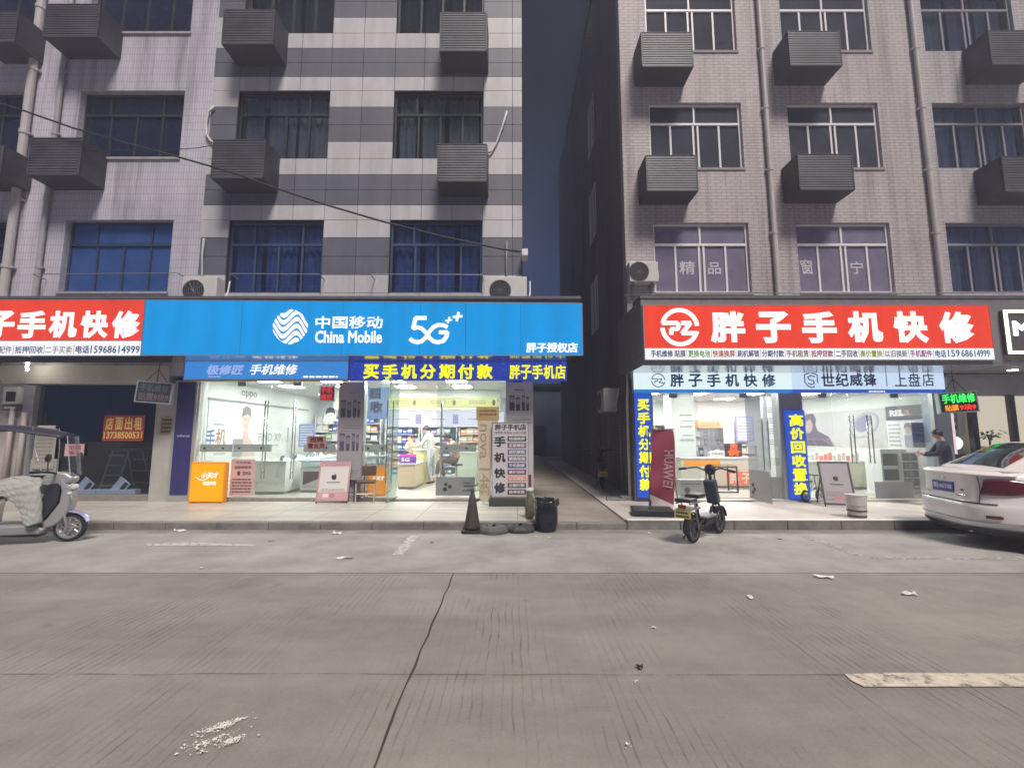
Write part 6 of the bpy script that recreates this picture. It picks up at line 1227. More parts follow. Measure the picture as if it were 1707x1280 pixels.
# electric bike
def ebike(label, x, y, z, rz):
    t = thing('electric_bike', label, 'electric bike', (x, y, z), rz); t.scale = (1.07, 1.12, 1.07); F = mat('bike_black', (.025,.026,.03), .35); BG = mat('bike_bluegrey', (.06,.07,.11), .4); r = .19
    wheel(t, 0, 0, r, .055, rim=mat('bike_rim', (.10,.10,.11), .4, .5), spokes=10, hub=.06); wheel(t, .90, 0, r, .055, rim=MATS['bike_rim'], spokes=10, hub=.04)
    MB().tube([(0,.05,r),(.16,.05,.26),(.36,.02,.30),(.56,0,.28),(.66,0,.42)], .022, 8).tube([(0,-.05,r),(.16,-.05,.26),(.36,-.02,.30)], .02, 8).tube([(.20,0,.28),(.14,0,.50),(.10,0,.60)], .022, 8).build('frame', F, t, smooth=True)
    MB().box(.26, .62, -.09, .09, .30, .335).build('footboard', mat('foot_grey', (.25,.25,.26), .5), t, bevel=.01); MB().box(.30, .58, -.06, .06, .20, .295).build('motor_case', F, t, bevel=.02)
    mb = MB(); mb.tube([(.90,.055,r),(.86,.055,.36),(.80,.04,.47)], .016, 8); mb.tube([(.90,-.055,r),(.86,-.055,.36),(.80,-.04,.47)], .016, 8); mb.tube([(.80,0,.44),(.70,0,.72),(.62,0,.95)], .024, 8); mb.build('fork', F, t, smooth=True)
    mb = MB(); mb.M = Matrix.Translation((.69,0,.64)) @ Matrix.Rotation(R(-19), 4, 'Y'); mb.box(-.055,.055,-.085,.085,-.18,.19); mb.build('battery_case', BG, t, bevel=.02)
    h = MB().tube([(.56,.30,.98),(.60,.17,1.0),(.62,.05,.955),(.62,-.05,.955),(.60,-.17,1.0),(.56,-.30,.98)], .012, 8).build('handlebar', F, t, smooth=True)
    for s_ in (-1,1): MB().tube([(.55,s_*.30,.978),(.50,s_*.40,.965)], .019, 8).build('grip', RUBBER, h); MB().tube([(.60,s_*.28,.985),(.58,s_*.38,.955)], .006, 5).build('brake_lever', ALU, h)
    MB().lathe([(.001,-.04),(.07,-.035),(.085,0),(.07,.05),(.001,.06)], 16, (.66,0,.97), 0, 'x').build('headlamp', F, t, smooth=True)
    mb = MB(); mb.box(-.02, .26, -.10, .10, .60, .665); mb.build('seat', F, t, bevel=.03); MB().box(-.30, -.06, -.11, .11, .575, .625).build('rear_seat', F, t, bevel=.02)
    mb = MB(); mb.tube([(-.28,.09,.56),(.06,.09,.56)], .011, 6); mb.tube([(-.28,-.09,.56),(.06,-.09,.56)], .011, 6); mb.tube([(0,.08,r),(-.12,.09,.55)], .011, 6); mb.tube([(0,-.08,r),(-.12,-.09,.55)], .011, 6); mb.box(-.30, .05, -.095, .095, .47, .49); mb.build('rack', mat('rack_grey', (.30,.30,.31), .35, .6), t)
    mb = MB(); n = 12; mb.tube([(.235*math.cos(R(a)), 0, r+.235*math.sin(R(a))) for a in range(30, 186, 12)], .0, 4) if False else None
    vs = []; 
    for a in range(40, 191, 10): vs += [(.225*math.cos(R(a)), -.04, r+.225*math.sin(R(a))), (.235*math.cos(R(a)), 0, r+.235*math.sin(R(a))), (.225*math.cos(R(a)), .04, r+.225*math.sin(R(a)))]
    mb.add(vs, [(3*k+j, 3*k+j+1, 3*k+j+4, 3*k+j+3) for k in range(15) for j in range(2)]); mb.build('rear_mudguard', F, t, smooth=True)
    vs = []
    for a in range(10, 141, 10): vs += [(.90+.225*math.cos(R(a)), -.04, r+.225*math.sin(R(a))), (.90+.235*math.cos(R(a)), 0, r+.235*math.sin(R(a))), (.90+.225*math.cos(R(a)), .04, r+.225*math.sin(R(a)))]
    MB().add(vs, [(3*k+j, 3*k+j+1, 3*k+j+4, 3*k+j+3) for k in range(13) for j in range(2)]).build('front_mudguard', F, t, smooth=True)
    mb = MB(); mb.M = Matrix.Translation((-.30,0,.40)) @ Matrix.Rotation(R(90), 4, 'Z') @ Matrix.Rotation(R(180), 4, 'Z'); mb.box(-.11,.11,-.004,.004,-.035,.075); o = mb.build('number_plate', mat('yellow_plate', (.62,.50,.10), .5), t)
    mb = MB(); mb.M = Matrix.Translation((-.3045,0,.40)) @ Matrix.Rotation(R(-90), 4, 'Z'); scribble(mb, -.09,.09,-.03,.065,0,0,2,5); mb.build('plate_print', INK, o)
    MB().box(-.315,-.30,-.05,.05,.50,.545).build('tail_lamp', mat('red_lens', (.22,.01,.01), .25), t); MB().tube([(.2,.06,.26),(.12,.20,.0)], .010, 6).build('kickstand', F, t); return t
xr, yr = GR(1160, 907, 0); ebike('small black electric bike with a yellow plate parked on the road by the flag', xr, yr+.08, .005, R(44))
xr, yr = GR(975, 824, .118); ebike('black electric bike standing in the dark alley below the end on unit', 2.45, 12.4, .118, R(82))
# child's bike by the yellow lettered column
xr, yr = GR(1350, 838, ZP); t = thing('kids_bike', 'small dark child bike parked between the yellow lettered column and the lilac easel', 'bike', (xr-.02, yr+.1, ZP), R(24)); wheel(t, 0, 0, .13, .04, spokes=8, rim=GREY); wheel(t, .48, 0, .13, .04, spokes=8, rim=GREY)
MB().tube([(0,0,.13),(.18,0,.24),(.38,0,.34),(.48,0,.13)], .018, 8).tube([(.18,0,.24),(.12,0,.42)], .016, 8).tube([(.38,0,.34),(.34,0,.56)], .014, 8).build('frame', mat('pale_blue_frame', (.40,.46,.52), .4), t, smooth=True); MB().box(.03,.22,-.05,.05,.42,.46).build('saddle', BLACK, t, bevel=.02); MB().tube([(.30,.20,.58),(.34,0,.56),(.30,-.20,.58)], .012, 8).build('handlebar', BLACK, t); MB().tube([(.02,.07,.04),(.05,.11,0)], .008, 6).build('stand', BLACK, t)
# ------------------------------------------------------------------ covered scooter on the left
fx, fy = GR(110, 903, 0); t = thing('motor_scooter', 'silver scooter with a dark rain canopy and grey quilted apron at the photo edge', 'scooter', (fx-1.235, fy-.27, .005), R(14)); SIL = mat('silver_paint', (.42,.415,.42), .3, .35); DKP = mat('dark_trim', (.035,.033,.05), .45); W0 = 1.28
wheel(t, W0, 0, .205, .10, spokes=10, rim=mat('scooter_rim', (.42,.42,.43), .35, .6), hub=.06); wheel(t, 0, 0, .205, .11, spokes=5, rim=mat('scooter_rim', (.42,.42,.43), .35, .6), hub=.06)
def shell(parent, name, prof, wd, m, bev=.05, taper=None):     # side outline given a rounded width
    mb = MB(); mb.prism([(p, q) for p, q in prof], -wd, wd); o = mb.build(name, m, parent, smooth=True, bevel=bev); o.modifiers['Bevel'].segments = 4; o.modifiers['Bevel'].angle_limit = R(50); return o
shell(t, 'leg_shield', [(W0-.10,.30),(W0-.02,.42),(W0+.02,.60),(W0-.02,.78),(W0-.10,.93),(W0-.17,.93),(W0-.12,.76),(W0-.13,.58),(W0-.26,.36),(W0-.34,.26),(W0-.30,.20),(W0-.18,.24)], .095, SIL, .03)
shell(t, 'dark_inner_shield', [(W0-.16,.88),(W0-.13,.74),(W0-.15,.56),(W0-.28,.36),(W0-.36,.30),(W0-.42,.34),(W0-.36,.60),(W0-.28,.86)], .105, DKP, .02)
shell(t, 'handlebar_cover', [(W0-.40,.86),(W0-.20,.80),(W0+.0,.88),(W0+.02,.95),(W0-.08,1.02),(W0-.22,1.04),(W0-.36,.98)], .09, SIL, .035)
shell(t, 'floorboard', [(W0-1.02,.14),(W0-.30,.14),(W0-.24,.20),(W0-.34,.27),(W0-.95,.27)], .15, mat('floor_silver', (.30,.30,.31), .4, .2), .025)
shell(t, 'rear_body', [(-.40,.58),(-.34,.40),(-.10,.34),(.16,.26),(.34,.28),(.36,.62),(.20,.70),(-.30,.72)], .17, SIL, .06); shell(t, 'seat', [(-.38,.70),(.36,.64),(.38,.72),(.10,.78),(-.34,.80)], .14, BLACK, .03)
shell(t, 'underbody', [(-.25,.16),(W0-.36,.09),(W0-.32,.135),(.2,.20),(-.1,.32)], .10, DKP, .02)
vs = []
for a in range(20, 151, 10): vs += [(W0+.245*math.cos(R(a)), -.07, .205+.245*math.sin(R(a))-.01), (W0+.262*math.cos(R(a)), 0, .205+.262*math.sin(R(a))), (W0+.245*math.cos(R(a)), .07, .205+.245*math.sin(R(a))-.01)]
MB().add(vs, [(3*k+j, 3*k+j+1, 3*k+j+4, 3*k+j+3) for k in range(13) for j in range(2)]).build('front_mudguard', mat('lilac_paint', (.34,.31,.50), .3, .2), t, smooth=True)
MB().tube([(W0,-.075,.205),(W0-.05,-.075,.40),(W0-.09,-.06,.52)], .02, 8).tube([(W0,.075,.205),(W0-.05,.075,.40),(W0-.09,.06,.52)], .02, 8).build('fork', ALU, t, smooth=True)
MB().lathe([(.001,.05),(.045,.04),(.055,0),(.045,-.04)], 18, (W0+.0,0,.80), 0, 'x').build('headlight', mat('lens', (.6,.6,.65), .1), t, smooth=True); MB().lathe([(.001,.03),(.03,.02),(.03,-.02)], 12, (W0+.03,-.15,.72), 0, 'x').build('indicator', mat('lens', (.6,.6,.65), .1), t, smooth=True)
h = MB().tube([(W0-.26,.34,1.06),(W0-.22,.18,1.04),(W0-.20,0,1.0),(W0-.22,-.18,1.04),(W0-.26,-.34,1.06)], .016, 8).build('handlebar', BLACK, t, smooth=True)
for s_ in (-1,1):
    MB().tube([(W0-.26,s_*.33,1.06),(W0-.30,s_*.44,1.06)], .021, 8).build('grip', RUBBER, h); MB().tube([(W0-.22,s_*.24,1.05),(W0-.18,s_*.32,1.22)], .007, 6).build('mirror_stem', BLACK, h); MB().lathe([(.001,-.015),(.055,-.01),(.06,.01),(.001,.012)], 16, (W0-.17,s_*.34,1.26), 0, 'x').build('mirror', BLACK, h, smooth=True)
# quilted apron
rows = [[(-1.05,.68),(-.72,.72),(-.60,.62),(-.52,.50),(-.47,.38),(-.42,.27)], [(-1.05,.78),(-.74,.86),(-.56,.78),(-.45,.62),(-.38,.46),(-.33,.29)], [(-1.05,.86),(-.72,.96),(-.50,.93),(-.38,.84),(-.31,.60),(-.28,.31)]]
def apt(a, b):
    k = min(int(a*5), 4); f = a*5-k; g = b*2; j = min(int(g), 1); h_ = g-j
    q = [tuple(rows[jj][k][c]+(rows[jj][k+1][c]-rows[jj][k][c])*f for c in (0,1)) for jj in (j, j+1)]; return (q[0][0]+(q[1][0]-q[0][0])*h_, q[0][1]+(q[1][1]-q[0][1])*h_)
vs = []; na, nb = 40, 24
for j in range(nb+1):
    for i in range(na+1):
        a, b = i/na, j/nb; p = apt(a, b); puff = .016*abs(math.sin((a*9+b*4)*math.pi*.8))*abs(math.sin((a*9-b*4)*math.pi*.8)); vs.append((W0+p[0]+.01*math.sin(b*9), -.215+.10*b**3-puff-.012*math.sin(a*8), p[1]))
fs = [(j*(na+1)+i, j*(na+1)+i+1, (j+1)*(na+1)+i+1, (j+1)*(na+1)+i) for j in range(nb) for i in range(na)]
o = MB().add(vs, fs).build('quilted_apron', mat('quilt', (.36,.37,.35), .7, var=.15, scale=8), t, smooth=True); sm = o.modifiers.new('Solid', 'SOLIDIFY'); sm.thickness = .02
vs2 = [(v[0], v[1]+.30*(.4+.6*(1-abs((i//(na+1))/nb-1))), v[2]) for i, v in enumerate(vs)]
# apron top over the knees
mb = MB(); nk = 20; vs = []
for i in range(nk+1):
    for j in range(9):
        a, b = i/nk, j/8; p = apt(a*.62, 1); vs.append((W0+p[0], -.115+.23*b, p[1]+.03*math.sin(b*math.pi)+.008*math.sin(a*20+b*9)))
mb.add(vs, [(i*9+j, i*9+j+1, (i+1)*9+j+1, (i+1)*9+j) for i in range(nk) for j in range(8)]); mb.build('apron_top', MATS['quilt'], t, smooth=True)
# canopy
vs = []; n1, n2 = 26, 12
for i in range(n1+1):
    for j in range(n2+1):
        a, b = i/n1, j/n2; x = W0-1.75+1.62*a; yy = (b-.5)*.46*(1-.25*a*a); z = 1.62+.13*math.sin(min(1, a*.93+.07)*math.pi)**.8+.02*math.sin(a*14)*(abs(b-.5)) - .09*(2*abs(b-.5))**2.2; vs.append((x, yy, z))
o = MB().add(vs, [(i*(n2+1)+j, (i+1)*(n2+1)+j, (i+1)*(n2+1)+j+1, i*(n2+1)+j+1) for i in range(n1) for j in range(n2)]).build('rain_canopy', mat('canopy_cloth', (.030,.030,.055), .45, bump=.1, bscale=40), t, smooth=True); sm = o.modifiers.new('Solid', 'SOLIDIFY'); sm.thickness = .008
mb = MB(); mb.tube([(W0-.40,-.05,1.0),(W0-.50,-.08,1.35),(W0-.54,-.12,1.70)], .006, 6); mb.tube([(W0-.28,.06,1.0),(W0-.30,.08,1.35),(W0-.34,.1,1.70)], .006, 6); mb.build('canopy_pole', ALU, t)
vs = []
for i in range(9):
    for j in range(9): a, b = i/8, j/8; vs.append((W0-.02+.09*(1-a)-.10*abs(b-.5)**2*4, (b-.5)*.16, .98+.60*a))
o = MB().add(vs, [(i*9+j, i*9+j+1, (i+1)*9+j+1, (i+1)*9+j) for i in range(8) for j in range(8)]).build('windscreen', glass('clear_plastic', (.86,.86,.88), .10, .06, .06, (.5,.48,.52)), t, smooth=True); e0 = [(W0-.02+.09*(1-i/8)-.10, .08*s_, .98+.60*i/8) for s_ in (-1,) for i in range(9)]; MB().tube(e0, .006, 6).build('screen_edge', mat('pale_edge', (.55,.52,.54), .4), o)
MB().tube([(.35,-.10,.16),(.30,-.24,.0)], .012, 6).build('kickstand', BLACK, t)
# ------------------------------------------------------------------ white saloon car
HD = R(-14); car = thing('parked_car', 'white saloon car parked at the kerb, seen from its rear corner', 'car', (6.62, 7.12, 0), HD)
car.scale = (1, 1, 1.04)
WPT = mat('white_car_paint', (.80,.765,.745), .18, 0, spec=.6); CGL = mat('car_glass', (.018,.022,.028), .04, spec=.9); CDK = mat('car_dark', (.02,.02,.022), .5); LENS = mat('red_tail_lens', (.10,.012,.02), .08, var=.5, scale=30, spec=.8); CHR = mat('chrome', (.7,.7,.7), .12, 1)
ZS = [(.20,.16,.80),(.27,.05,.845),(.36,.015,.865),(.50,.0,.88),(.585,.012,.885),(.62,.05,.88),(.75,.085,.875),(.90,.095,.855),(.985,.085,.83),(1.015,.10,.80),(1.035,.17,.74)]
LEN = 4.55
def prof(z):
    for (z0, x0, w0), (z1, x1, w1) in zip(ZS, ZS[1:]):
        if z0 <= z <= z1+1e-9: f = (z-z0)/(z1-z0); return x0+(x1-x0)*f, w0+(w1-w0)*f
    return ZS[-1][1:]
def cbody(p, z, off=0):          # p: 0 = centre of the tail, .5 = nose; positive p runs along the right side, negative along the left
    xr, w_ = prof(z); a = p*2*math.pi; e = 4.6; L = (LEN-xr*1.5)/2+off; xc = LEN/2; w_ += off
    c, s = math.cos(a), math.sin(a)
    x = xc-L*math.copysign(abs(c)**(2/e), c); y = -w_*math.copysign(abs(s)**(2/e), s)
    k = max(0, min(1, (x-2.9)/1.6)); zz = z*(1-.20*k*k) if z > .6 else z-(z-.2)*.05*k
    return (x, y, zz)
ps = sorted({i/96-.5 for i in range(97)} | {q*s for q in (.004,.012,.02,.03,.04,.05,.06,.07,.08,.09,.11,.13) for s in (-1,1)}); zl = [z for z, _, _ in ZS]; zz_ = []
for a, b in zip(zl, zl[1:]): zz_ += [a, (a+b)/2]
zz_.append(zl[-1]); n = len(ps); vs = [cbody(p, z) for z in zz_ for p in ps]; fs = [(j*n+i, (j+1)*n+i, (j+1)*n+i+1, j*n+i+1) for j in range(len(zz_)-1) for i in range(n-1)]
base = len(vs); top = [cbody(p, zl[-1]) for p in ps]
for sc_, dz in ((.8,.02),(.4,.035)): vs += [(LEN/2+(q[0]-LEN/2)*(1-(1-sc_)*.35), q[1]*sc_, q[2]+dz) for q in top]
r0 = (len(zz_)-1)*n
for k in range(2):
    A = r0 if k == 0 else base; Bq = base+k*n; fs += [(A+i, Bq+i, Bq+i+1, A+i+1) for i in range(n-1)]
L0 = base+n; fs += [(L0+i, L0+n-1-i, L0+n-2-i, L0+i+1) for i in range(n//2)]
MB().add(vs, fs).build('body', WPT, car, smooth=True)
def cpatch(name, p0, p1, z0, z1, m, off, parent=car, npz=(16,6), shape=None):
    a, b = npz; vs = []
    for j in range(b+1):
        for i in range(a+1):
            u, v = i/a, j/b; zlo, zhi = (z0, z1) if not shape else shape(u); vs.append(cbody(p0+(p1-p0)*u, zlo+(zhi-zlo)*v, off))
    o = MB().add(vs, [(j*(a+1)+i, (j+1)*(a+1)+i, (j+1)*(a+1)+i+1, j*(a+1)+i+1) for j in range(b) for i in range(a)]).build(name, m, parent, smooth=True); sm = o.modifiers.new('Solid', 'SOLIDIFY'); sm.thickness = .012; sm.offset = -1; return o
def pat(y, z):      # parameter of the tail at a sideways distance
    lo, hi = 0, .25
    for _ in range(40):
        m_ = (lo+hi)/2
        if -cbody(m_, z)[1] < y: lo = m_
        else: hi = m_
    return lo
def pax(x, z):
    lo, hi = pat(.6, z), .25
    for _ in range(40):
        m_ = (lo+hi)/2
        if cbody(m_, z)[0] < x: lo = m_
        else: hi = m_
    return lo
for s in (1, -1):
    pa, pb = pat(.60, .85), pax(.62, .85)
    cpatch('tail_light', s*pa, s*pb, .7, .95, LENS, .008, shape=lambda u: (.735+.01*u+.07*max(0,u-.6), min(.775+u*1.3, .93+.02*math.sin(u*3.1)-.05*max(0,u-.75))))
    o = cpatch('bumper_reflector', s*pat(.66,.45), s*pax(.30,.45), .43, .47, LENS, .006, npz=(8,2))
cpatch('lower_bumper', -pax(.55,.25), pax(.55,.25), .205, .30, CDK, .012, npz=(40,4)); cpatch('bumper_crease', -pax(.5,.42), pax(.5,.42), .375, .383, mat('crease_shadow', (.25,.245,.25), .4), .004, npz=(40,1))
cpatch('boot_seam', -pat(.72,.64), pat(.72,.64), .612, .620, CDK, .003, npz=(30,1)); cpatch('spoiler_lip', -pat(.74,1.0), pat(.74,1.0), .985, 1.02, WPT, .022, npz=(30,3))
for s in (1,-1): cpatch('boot_seam', s*pat(.595,.8), s*pat(.60,.8), .62, .98, CDK, .003, npz=(1,8))
xp = cbody(0, .8)[0]; 
def rearbox(name, y0, y1, z0, z1, th, m, parent=car): return MB().box(xp-th, xp+.02, y0, y1, z0, z1).build(name, m, parent, bevel=.004)
pl = rearbox('number_plate', -.235, .235, .715, .865, .016, mat('plate_blue', lin((62,70,150)), .4)); mb = MB(); mb.M = Matrix.Translation((xp-.0165, 0, 0)) @ Matrix.Rotation(R(-90), 4, 'Z'); txt(mb, '浙J·66Y08', -.21, .21, .745, .838, 0, 0, .03); mb.build('plate_lettering', mat('plate_white', (.72,.72,.78), .4), pl)
rearbox('plate_recess', -.36, .36, .68, .70, .012, mat('recess_grey', (.30,.29,.29), .4)); rearbox('lower_plate_strip', -.22, .22, .645, .672, .012, mat('dark_strip', (.06,.055,.055), .4)); rearbox('badge', -.05, .05, .90, .93, .022, CHR); rearbox('boot_badge', -.47, -.34, .70, .712, .012, CHR); rearbox('boot_badge', -.40, -.37, .76, .785, .012, GREY); rearbox('boot_badge', .34, .46, .70, .712, .012, CHR)
# greenhouse
def bil(A, B, C, D, u, v): return tuple((A[k]*(1-u)+B[k]*u)*(1-v)+(D[k]*(1-u)+C[k]*u)*v for k in range(3))
RB = ((.42,.66,1.045),(.42,-.66,1.045)); RT = ((1.16,.53,1.425),(1.16,-.53,1.425)); FB = ((3.42,.66,1.0),(3.42,-.66,1.0)); FT = ((2.62,.54,1.44),(2.62,-.54,1.44)); SB = ((.62,.775,1.02),(3.2,.775,1.0))
def grid(A, B, C, D, bulge, ax, n=12, m=12, u0=0, u1=1, v0=0, v1=1, off=0, shape=None):
    vs = []; N = Vector(ax)
    for j in range(m+1):
        for i in range(n+1):
            u, v = u0+(u1-u0)*i/n, v0+(v1-v0)*j/m; p = Vector(bil(A, B, C, D, u, v))+N*(bulge*4*u*(1-u)*(.3+.7*4*v*(1-v))+off); vs.append(tuple(p))
    return vs, [(j*(n+1)+i, j*(n+1)+i+1, (j+1)*(n+1)+i+1, (j+1)*(n+1)+i) for j in range(m) for i in range(n)]
mb = MB(); SL = ((.42,.66,1.045),(3.42,.66,1.0),(2.62,.54,1.44),(1.16,.53,1.425)); SRt = tuple((p[0],-p[1],p[2]) for p in SL)
mb.add(*grid(RB[0], RB[1], RT[1], RT[0], .05, (-.45,0,.89))); mb.add(*grid(FB[1], FB[0], FT[0], FT[1], .05, (.5,0,.86))); mb.add(*grid(RT[0], RT[1], FT[1], FT[0], .035, (0,0,1))); mb.add(*grid(*SL, .055, (0,1,.2))); mb.add(*grid(SRt[1], SRt[0], SRt[3], SRt[2], .055, (0,-1,.2))); mb.build('roof', WPT, car, smooth=True)
mb = MB(); mb.add(*grid(RB[0], RB[1], RT[1], RT[0], .05, (-.45,0,.89), u0=.07, u1=.93, v0=.10, v1=.93, off=.007)); mb.build('rear_window', CGL, car, smooth=True)
mb = MB(); mb.add(*grid(FB[1], FB[0], FT[0], FT[1], .05, (.5,0,.86), u0=.07, u1=.93, v0=.08, v1=.93, off=.007)); mb.build('windscreen', CGL, car, smooth=True)
for s, q in ((1, SL), (-1, SRt)):
    for (u0, u1) in ((.16,.26),(.275,.52),(.54,.82)):
        vs = []; nn = 10
        for j in range(nn+1):
            for i in range(nn+1):
                v = .10+.80*j/nn; sh = .10*(v-.1) if u0 < .2 else 0; a = u0+sh+(u1-u0)*(i/nn)*(1 if u0 < .2 else 1)-(.10*(v-.1) if u1 > .8 else 0)*(i/nn); p = Vector(bil(*q, a, v))+Vector((0,s,.2))*(.055*4*a*(1-a)*(.3+.7*4*v*(1-v))+.007); vs.append(tuple(p))
        f = [(j*(nn+1)+i, j*(nn+1)+i+1, (j+1)*(nn+1)+i+1, (j+1)*(nn+1)+i) for j in range(nn) for i in range(nn)]
        MB().add(vs, f if s < 0 else [tuple(reversed(k)) for k in f]).build('side_window', CGL, car, smooth=True)
for s in (1,-1):
    for xw in (.90, 3.62): wheel(car, xw, s*.76, .315, .20, rim=mat('car_rim', (.45,.45,.46), .3, .7), spokes=9, hub=.07); MB().lathe([(.36,-.006),(.36,.006)], 28, (xw, s*.872, .34), 0, 'y').build('wheel_arch', CDK, car)
    MB().box(2.85, 2.98, s*.80, s*1.0, 1.0, 1.12).build('door_mirror', WPT, car, bevel=.03); MB().box(1.62, 1.80, s*.865, s*.895, .80, .83).build('door_handle', WPT, car, bevel=.01)
MB().tube([(.08,-.45,.24),(.35,-.45,.25)], .03, 10).build('exhaust_pipe', CHR, car)
# ------------------------------------------------------------------ people
def skinmesh(name, chain, m, parent, sub=2):
    me = bpy.data.meshes.new(name); vs = [c[0] for c in chain]; es = [(i, c[2]) for i, c in enumerate(chain) if c[2] is not None]
    me.from_pydata(vs, es, []); me.materials.append(m); o = bpy.data.objects.new(name, me); COL.objects.link(o); o.parent = parent
    bmh = bmesh.new(); bmh.from_mesh(me); lay = bmh.verts.layers.skin.verify(); bmh.verts.ensure_lookup_table()
    for i, c in enumerate(chain):
        r = c[1]; bmh.verts[i][lay].radius = (r, r) if not isinstance(r, tuple) else r; bmh.verts[i][lay].use_root = (i == 0)
    bmh.to_mesh(me); bmh.free()
    sk = o.modifiers.new('Skin', 'SKIN'); sk.use_smooth_shade = True; s = o.modifiers.new('Sub', 'SUBSURF'); s.levels = sub; s.render_levels = sub; return o
def person(label, loc, rz, J, top, trousers, hair, shoes, toplen=0, cat='person'):
    # J: joints in metres, x forward, y left: pelvis chest neck head, and for each side shoulder elbow wrist hip knee ankle
    t = thing('person', label, cat, loc, rz); V = {k: Vector(v) for k, v in J.items()}
    ch = [(V['pelvis'], (.12,.10), None), ((V['pelvis']+V['chest'])/2, (.115,.095), 0), (V['chest'], (.13,.10), 1), (V['neck'], .055, 2), (V['neck']+(V['head']-V['neck'])*.45, .062, 3), (V['head'], (.078,.09), 4), (V['head']+(V['head']-V['neck']).normalized()*.085, .066, 5)]
    fwd = V.get('face', Vector((1,0,0))); ch.append((V['head']+fwd*.088-Vector((0,0,.012)), .014, 5))
    for s in 'lr':
        b = len(ch); ch += [(V['shoulder_'+s], .056, 2), (V['elbow_'+s], .042, b), (V['wrist_'+s], .028, b+1)]
        d = (V['wrist_'+s]-V['elbow_'+s]).normalized(); side = d.cross(Vector((0,0,1))); side = side.normalized() if side.length > .1 else Vector((0,1,0)); pm = V['wrist_'+s]+d*.055; ch.append((pm, (.036,.016), b+2))
        for q, L in ((-.027,.060),(-.009,.072),(.009,.068),(.027,.052)):
            k = len(ch); ch += [(pm+side*q+d*.040, .009, b+3), (pm+side*q*1.1+d*(.040+L*.5)-Vector((0,0,.008)), .0085, k), (pm+side*q*1.15+d*(.04+L*.9)-Vector((0,0,.025)), .007, k+1)]
        k = len(ch); ch += [(V['wrist_'+s]+d*.03+side*.04, .011, b+3), (V['wrist_'+s]+d*.075+side*.058-Vector((0,0,.012)), .009, k)]
        b = len(ch); ch += [(V['hip_'+s], .082, 0), (V['knee_'+s], .056, b), (V['ankle_'+s], .038, b+1), (V['ankle_'+s]+V.get('toe', Vector((.15,0,-.05))), .03, b+2)]
    skinmesh('body', ch, SKIN, t)
    up = [(V['chest'], (.165,.135), None), ((V['pelvis']+V['chest'])/2, (.15,.125), 0), (V['pelvis']-Vector((0,0,toplen)), (.155,.135), 1), (V['neck']-Vector((0,0,.035)), .078, 0)]
    for s in 'lr': b = len(up); up += [(V['shoulder_'+s], .082, 0), (V['elbow_'+s], .062, b), (V['wrist_'+s]-(V['wrist_'+s]-V['elbow_'+s]).normalized()*.01, .046, b+1)]
    skinmesh('jacket', up, top, t)
    wst = V['pelvis']+(V['chest']-V['pelvis']).normalized()*.13
    dn = [(V['pelvis'], (.138,.125), None), (wst, (.125,.112), 0)]
    for s in 'lr': b = len(dn); dn += [(V['hip_'+s], .10, 0), (V['knee_'+s], .075, b), (V['ankle_'+s]+Vector((0,0,.03)), .058, b+1)]
    skinmesh('trousers', dn, trousers, t)
    for s in 'lr': skinmesh('shoe', [(V['ankle_'+s]+Vector((-.03,0,-.03)), .045, None), (V['ankle_'+s]+V.get('toe', Vector((.15,0,-.05)))*.9, .04, 0)], shoes, t, 1)
    hd = V['head']; n = (V['head']-V['neck']).normalized(); bk = -fwd
    axis = (Vector((0,0,1))*.9+n*.4+bk*.75).normalized(); a1 = axis.cross(Vector((0,1,0))).normalized(); a2 = axis.cross(a1); hv = []; c0 = hd+n*.012+bk*.012
    for i in range(9):
        th = R(i*13); rr = .108+.006*math.sin(i*2)
        for k in range(20): q = 2*math.pi*k/20; hv.append(c0+axis*math.cos(th)*rr*.98+(a1*math.cos(q)+a2*math.sin(q)*.86)*math.sin(th)*rr*(1+.03*math.sin(k*5)))
    hf = [(i*20+k, (i+1)*20+k, (i+1)*20+(k+1)%20, i*20+(k+1)%20) for i in range(8) for k in range(20)]
    MB().add(hv, hf).build('hair', hair, t, smooth=True)
    mb = MB()
    for s in (-1, 1):
        sd = fwd.cross(Vector((0,0,1))).normalized(); c = hd+fwd*.082+sd*s*.03+Vector((0,0,.012)); mb.add([c+sd*(.011*math.cos(q*math.pi/4))+Vector((0,0,.006*math.sin(q*math.pi/4)))+fwd*.004 for q in range(8)], [tuple(range(8)) if s > 0 else tuple(range(8))])
    mb.build('eye', BLACK, t); sd = fwd.cross(Vector((0,0,1))).normalized(); c = hd+fwd*.080-Vector((0,0,.05)); MB().add([c+sd*.02, c+Vector((0,0,.006))+fwd*.006, c-sd*.02, c-Vector((0,0,.006))+fwd*.006], [(0,1,2,3)]).build('mouth', mat('lips', (.35,.14,.12), .5), t)
    for s in (-1,1): MB().lathe([(.001,-.008),(.02,-.006),(.026,0),(.02,.006),(.001,.008)], 10, tuple(hd+sd*s*.082), 0, 'y').build('ear', SKIN, t, smooth=True)
    return t
WJ = mat('white_jacket', (.52,.55,.50), .75, var=.1, scale=8); GT = mat('grey_trousers', (.30,.33,.34), .8, var=.12, scale=9)
fy = GR(714, 797, .19)[1]
ST = dict(pelvis=(0,0,.93), chest=(.04,0,1.28), neck=(.10,0,1.47), head=(.17,0,1.57), face=(.86,0,-.5), shoulder_l=(.06,.17,1.40), elbow_l=(.20,.20,1.16), wrist_l=(.42,.12,1.10), shoulder_r=(.06,-.17,1.40), elbow_r=(.22,-.20,1.15), wrist_r=(.44,-.12,1.08), hip_l=(0,.10,.88), knee_l=(.03,.10,.49), ankle_l=(-.02,.11,.09), hip_r=(0,-.10,.88), knee_r=(-.02,-.10,.49), ankle_r=(-.06,-.11,.09))
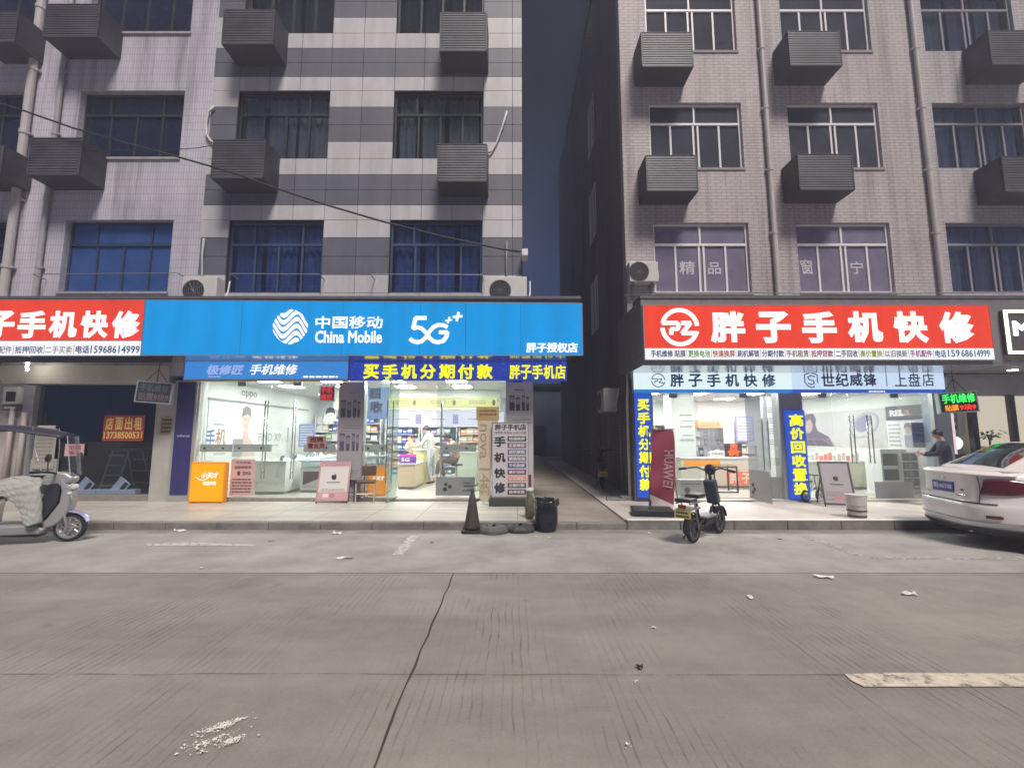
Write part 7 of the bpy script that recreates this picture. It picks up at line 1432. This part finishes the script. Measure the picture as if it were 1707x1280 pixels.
xx = PX(719, 760, 13.3); person('standing person in white jacket and grey trousers bending over the yellow desk', (xx, 13.3, .19), R(172), ST, WJ, GT, HAIR, BLACK, .16)
SI = dict(pelvis=(0,0,.52), chest=(.10,0,.86), neck=(.20,0,1.03), head=(.28,0,1.12), face=(.80,0,-.6), shoulder_l=(.14,.17,.97), elbow_l=(.34,.22,.80), wrist_l=(.52,.10,.86), shoulder_r=(.14,-.17,.97), elbow_r=(.34,-.22,.80), wrist_r=(.52,-.10,.86), hip_l=(.05,.09,.52), knee_l=(.45,.12,.52), ankle_l=(.40,.12,.10), hip_r=(.05,-.09,.52), knee_r=(.45,-.12,.52), ankle_r=(.42,-.12,.10))
def stool(label, x, y, z, h_):
    t = thing('stool', label, 'stool', (x, y, z), 0, 'stools in the left phone shop'); MB().lathe([(.001,h_-.05),(.15,h_-.05),(.16,h_-.02),(.14,h_),(.001,h_)], 18).build('seat', BLACK, t); MB().lathe([(.16,0),(.15,.02),(.02,.03),(.02,h_-.05)], 16).build('pedestal', STEEL, t, smooth=False)
sx_, sy_ = PX(690, 750, 14.5), 14.5; person('dark haired person in a cream top seated behind the yellow desk', (sx_, sy_, .38), R(-80), SI, mat('cream_top', (.55,.50,.36), .8), GT, HAIR, BLACK); stool('stool under the seated person in the cream top', sx_, sy_, .19, .60)
SC_ = dict(SI); SC_.update(ankle_l=(.36,.12,.10), ankle_r=(.50,-.12,.12)); sx_, sy_ = PX(762, 750, 12.0), 12.0
person('person on a high stool in dusty pink top and brown trousers', (sx_, sy_, .42), R(200), SC_, mat('dusty_pink_top', (.52,.36,.31), .8), mat('brown_trousers', (.16,.11,.085), .8, var=.2, scale=10), mat('brown_hair', (.06,.035,.025), .5), OFFW); stool('high stool behind the closed glass leaf', sx_, sy_, .19, .66)
ND = mat('navy_coat', (.035,.035,.065), .8, var=.25, scale=10); DP = dict(ST); DP.update(head=(.13,0,1.60), neck=(.06,0,1.48), face=(.95,0,-.25), wrist_l=(.38,.04,1.18), wrist_r=(.40,-.06,1.16))
px0 = PX(1578, 760, 9.2); pn = person('person in a dark navy coat standing behind the car, holding a white cup', (px0, 9.2, ZP), R(150), DP, ND, mat('black_trousers', (.02,.02,.025), .8), HAIR, BLACK, .22); pn.scale = (.91,.91,.91)
c = Matrix.Rotation(R(150), 3, 'Z') @ Vector((.432, -.01, 0)); t = thing('paper_cup', 'white paper cup held by the person in the navy coat', 'cup', (px0+c.x, 9.2+c.y, ZP+1.00)); MB().lathe([(.026,0),(.038,.115),(.042,.12),(.038,.125)], 18).build('cup', WHITE, t, smooth=True)
# ------------------------------------------------------------------ thin haze volume, added to veil the scene like the signs' flare
hm = bpy.data.materials.new('night_haze'); hm.use_nodes = True; t_ = hm.node_tree; t_.nodes.clear()
ho = t_.nodes.new('ShaderNodeOutputMaterial'); hv_ = t_.nodes.new('ShaderNodeVolumePrincipled'); hv_.inputs['Density'].default_value = .008; hv_.inputs['Color'].default_value = (.78,.80,1,1); hv_.inputs['Anisotropy'].default_value = .35
t_.links.new(hv_.outputs[0], ho.inputs['Volume'])
tag(MB().box(-21, 20, -6, 41, -1, 18).build('haze', hm), kind='stuff')
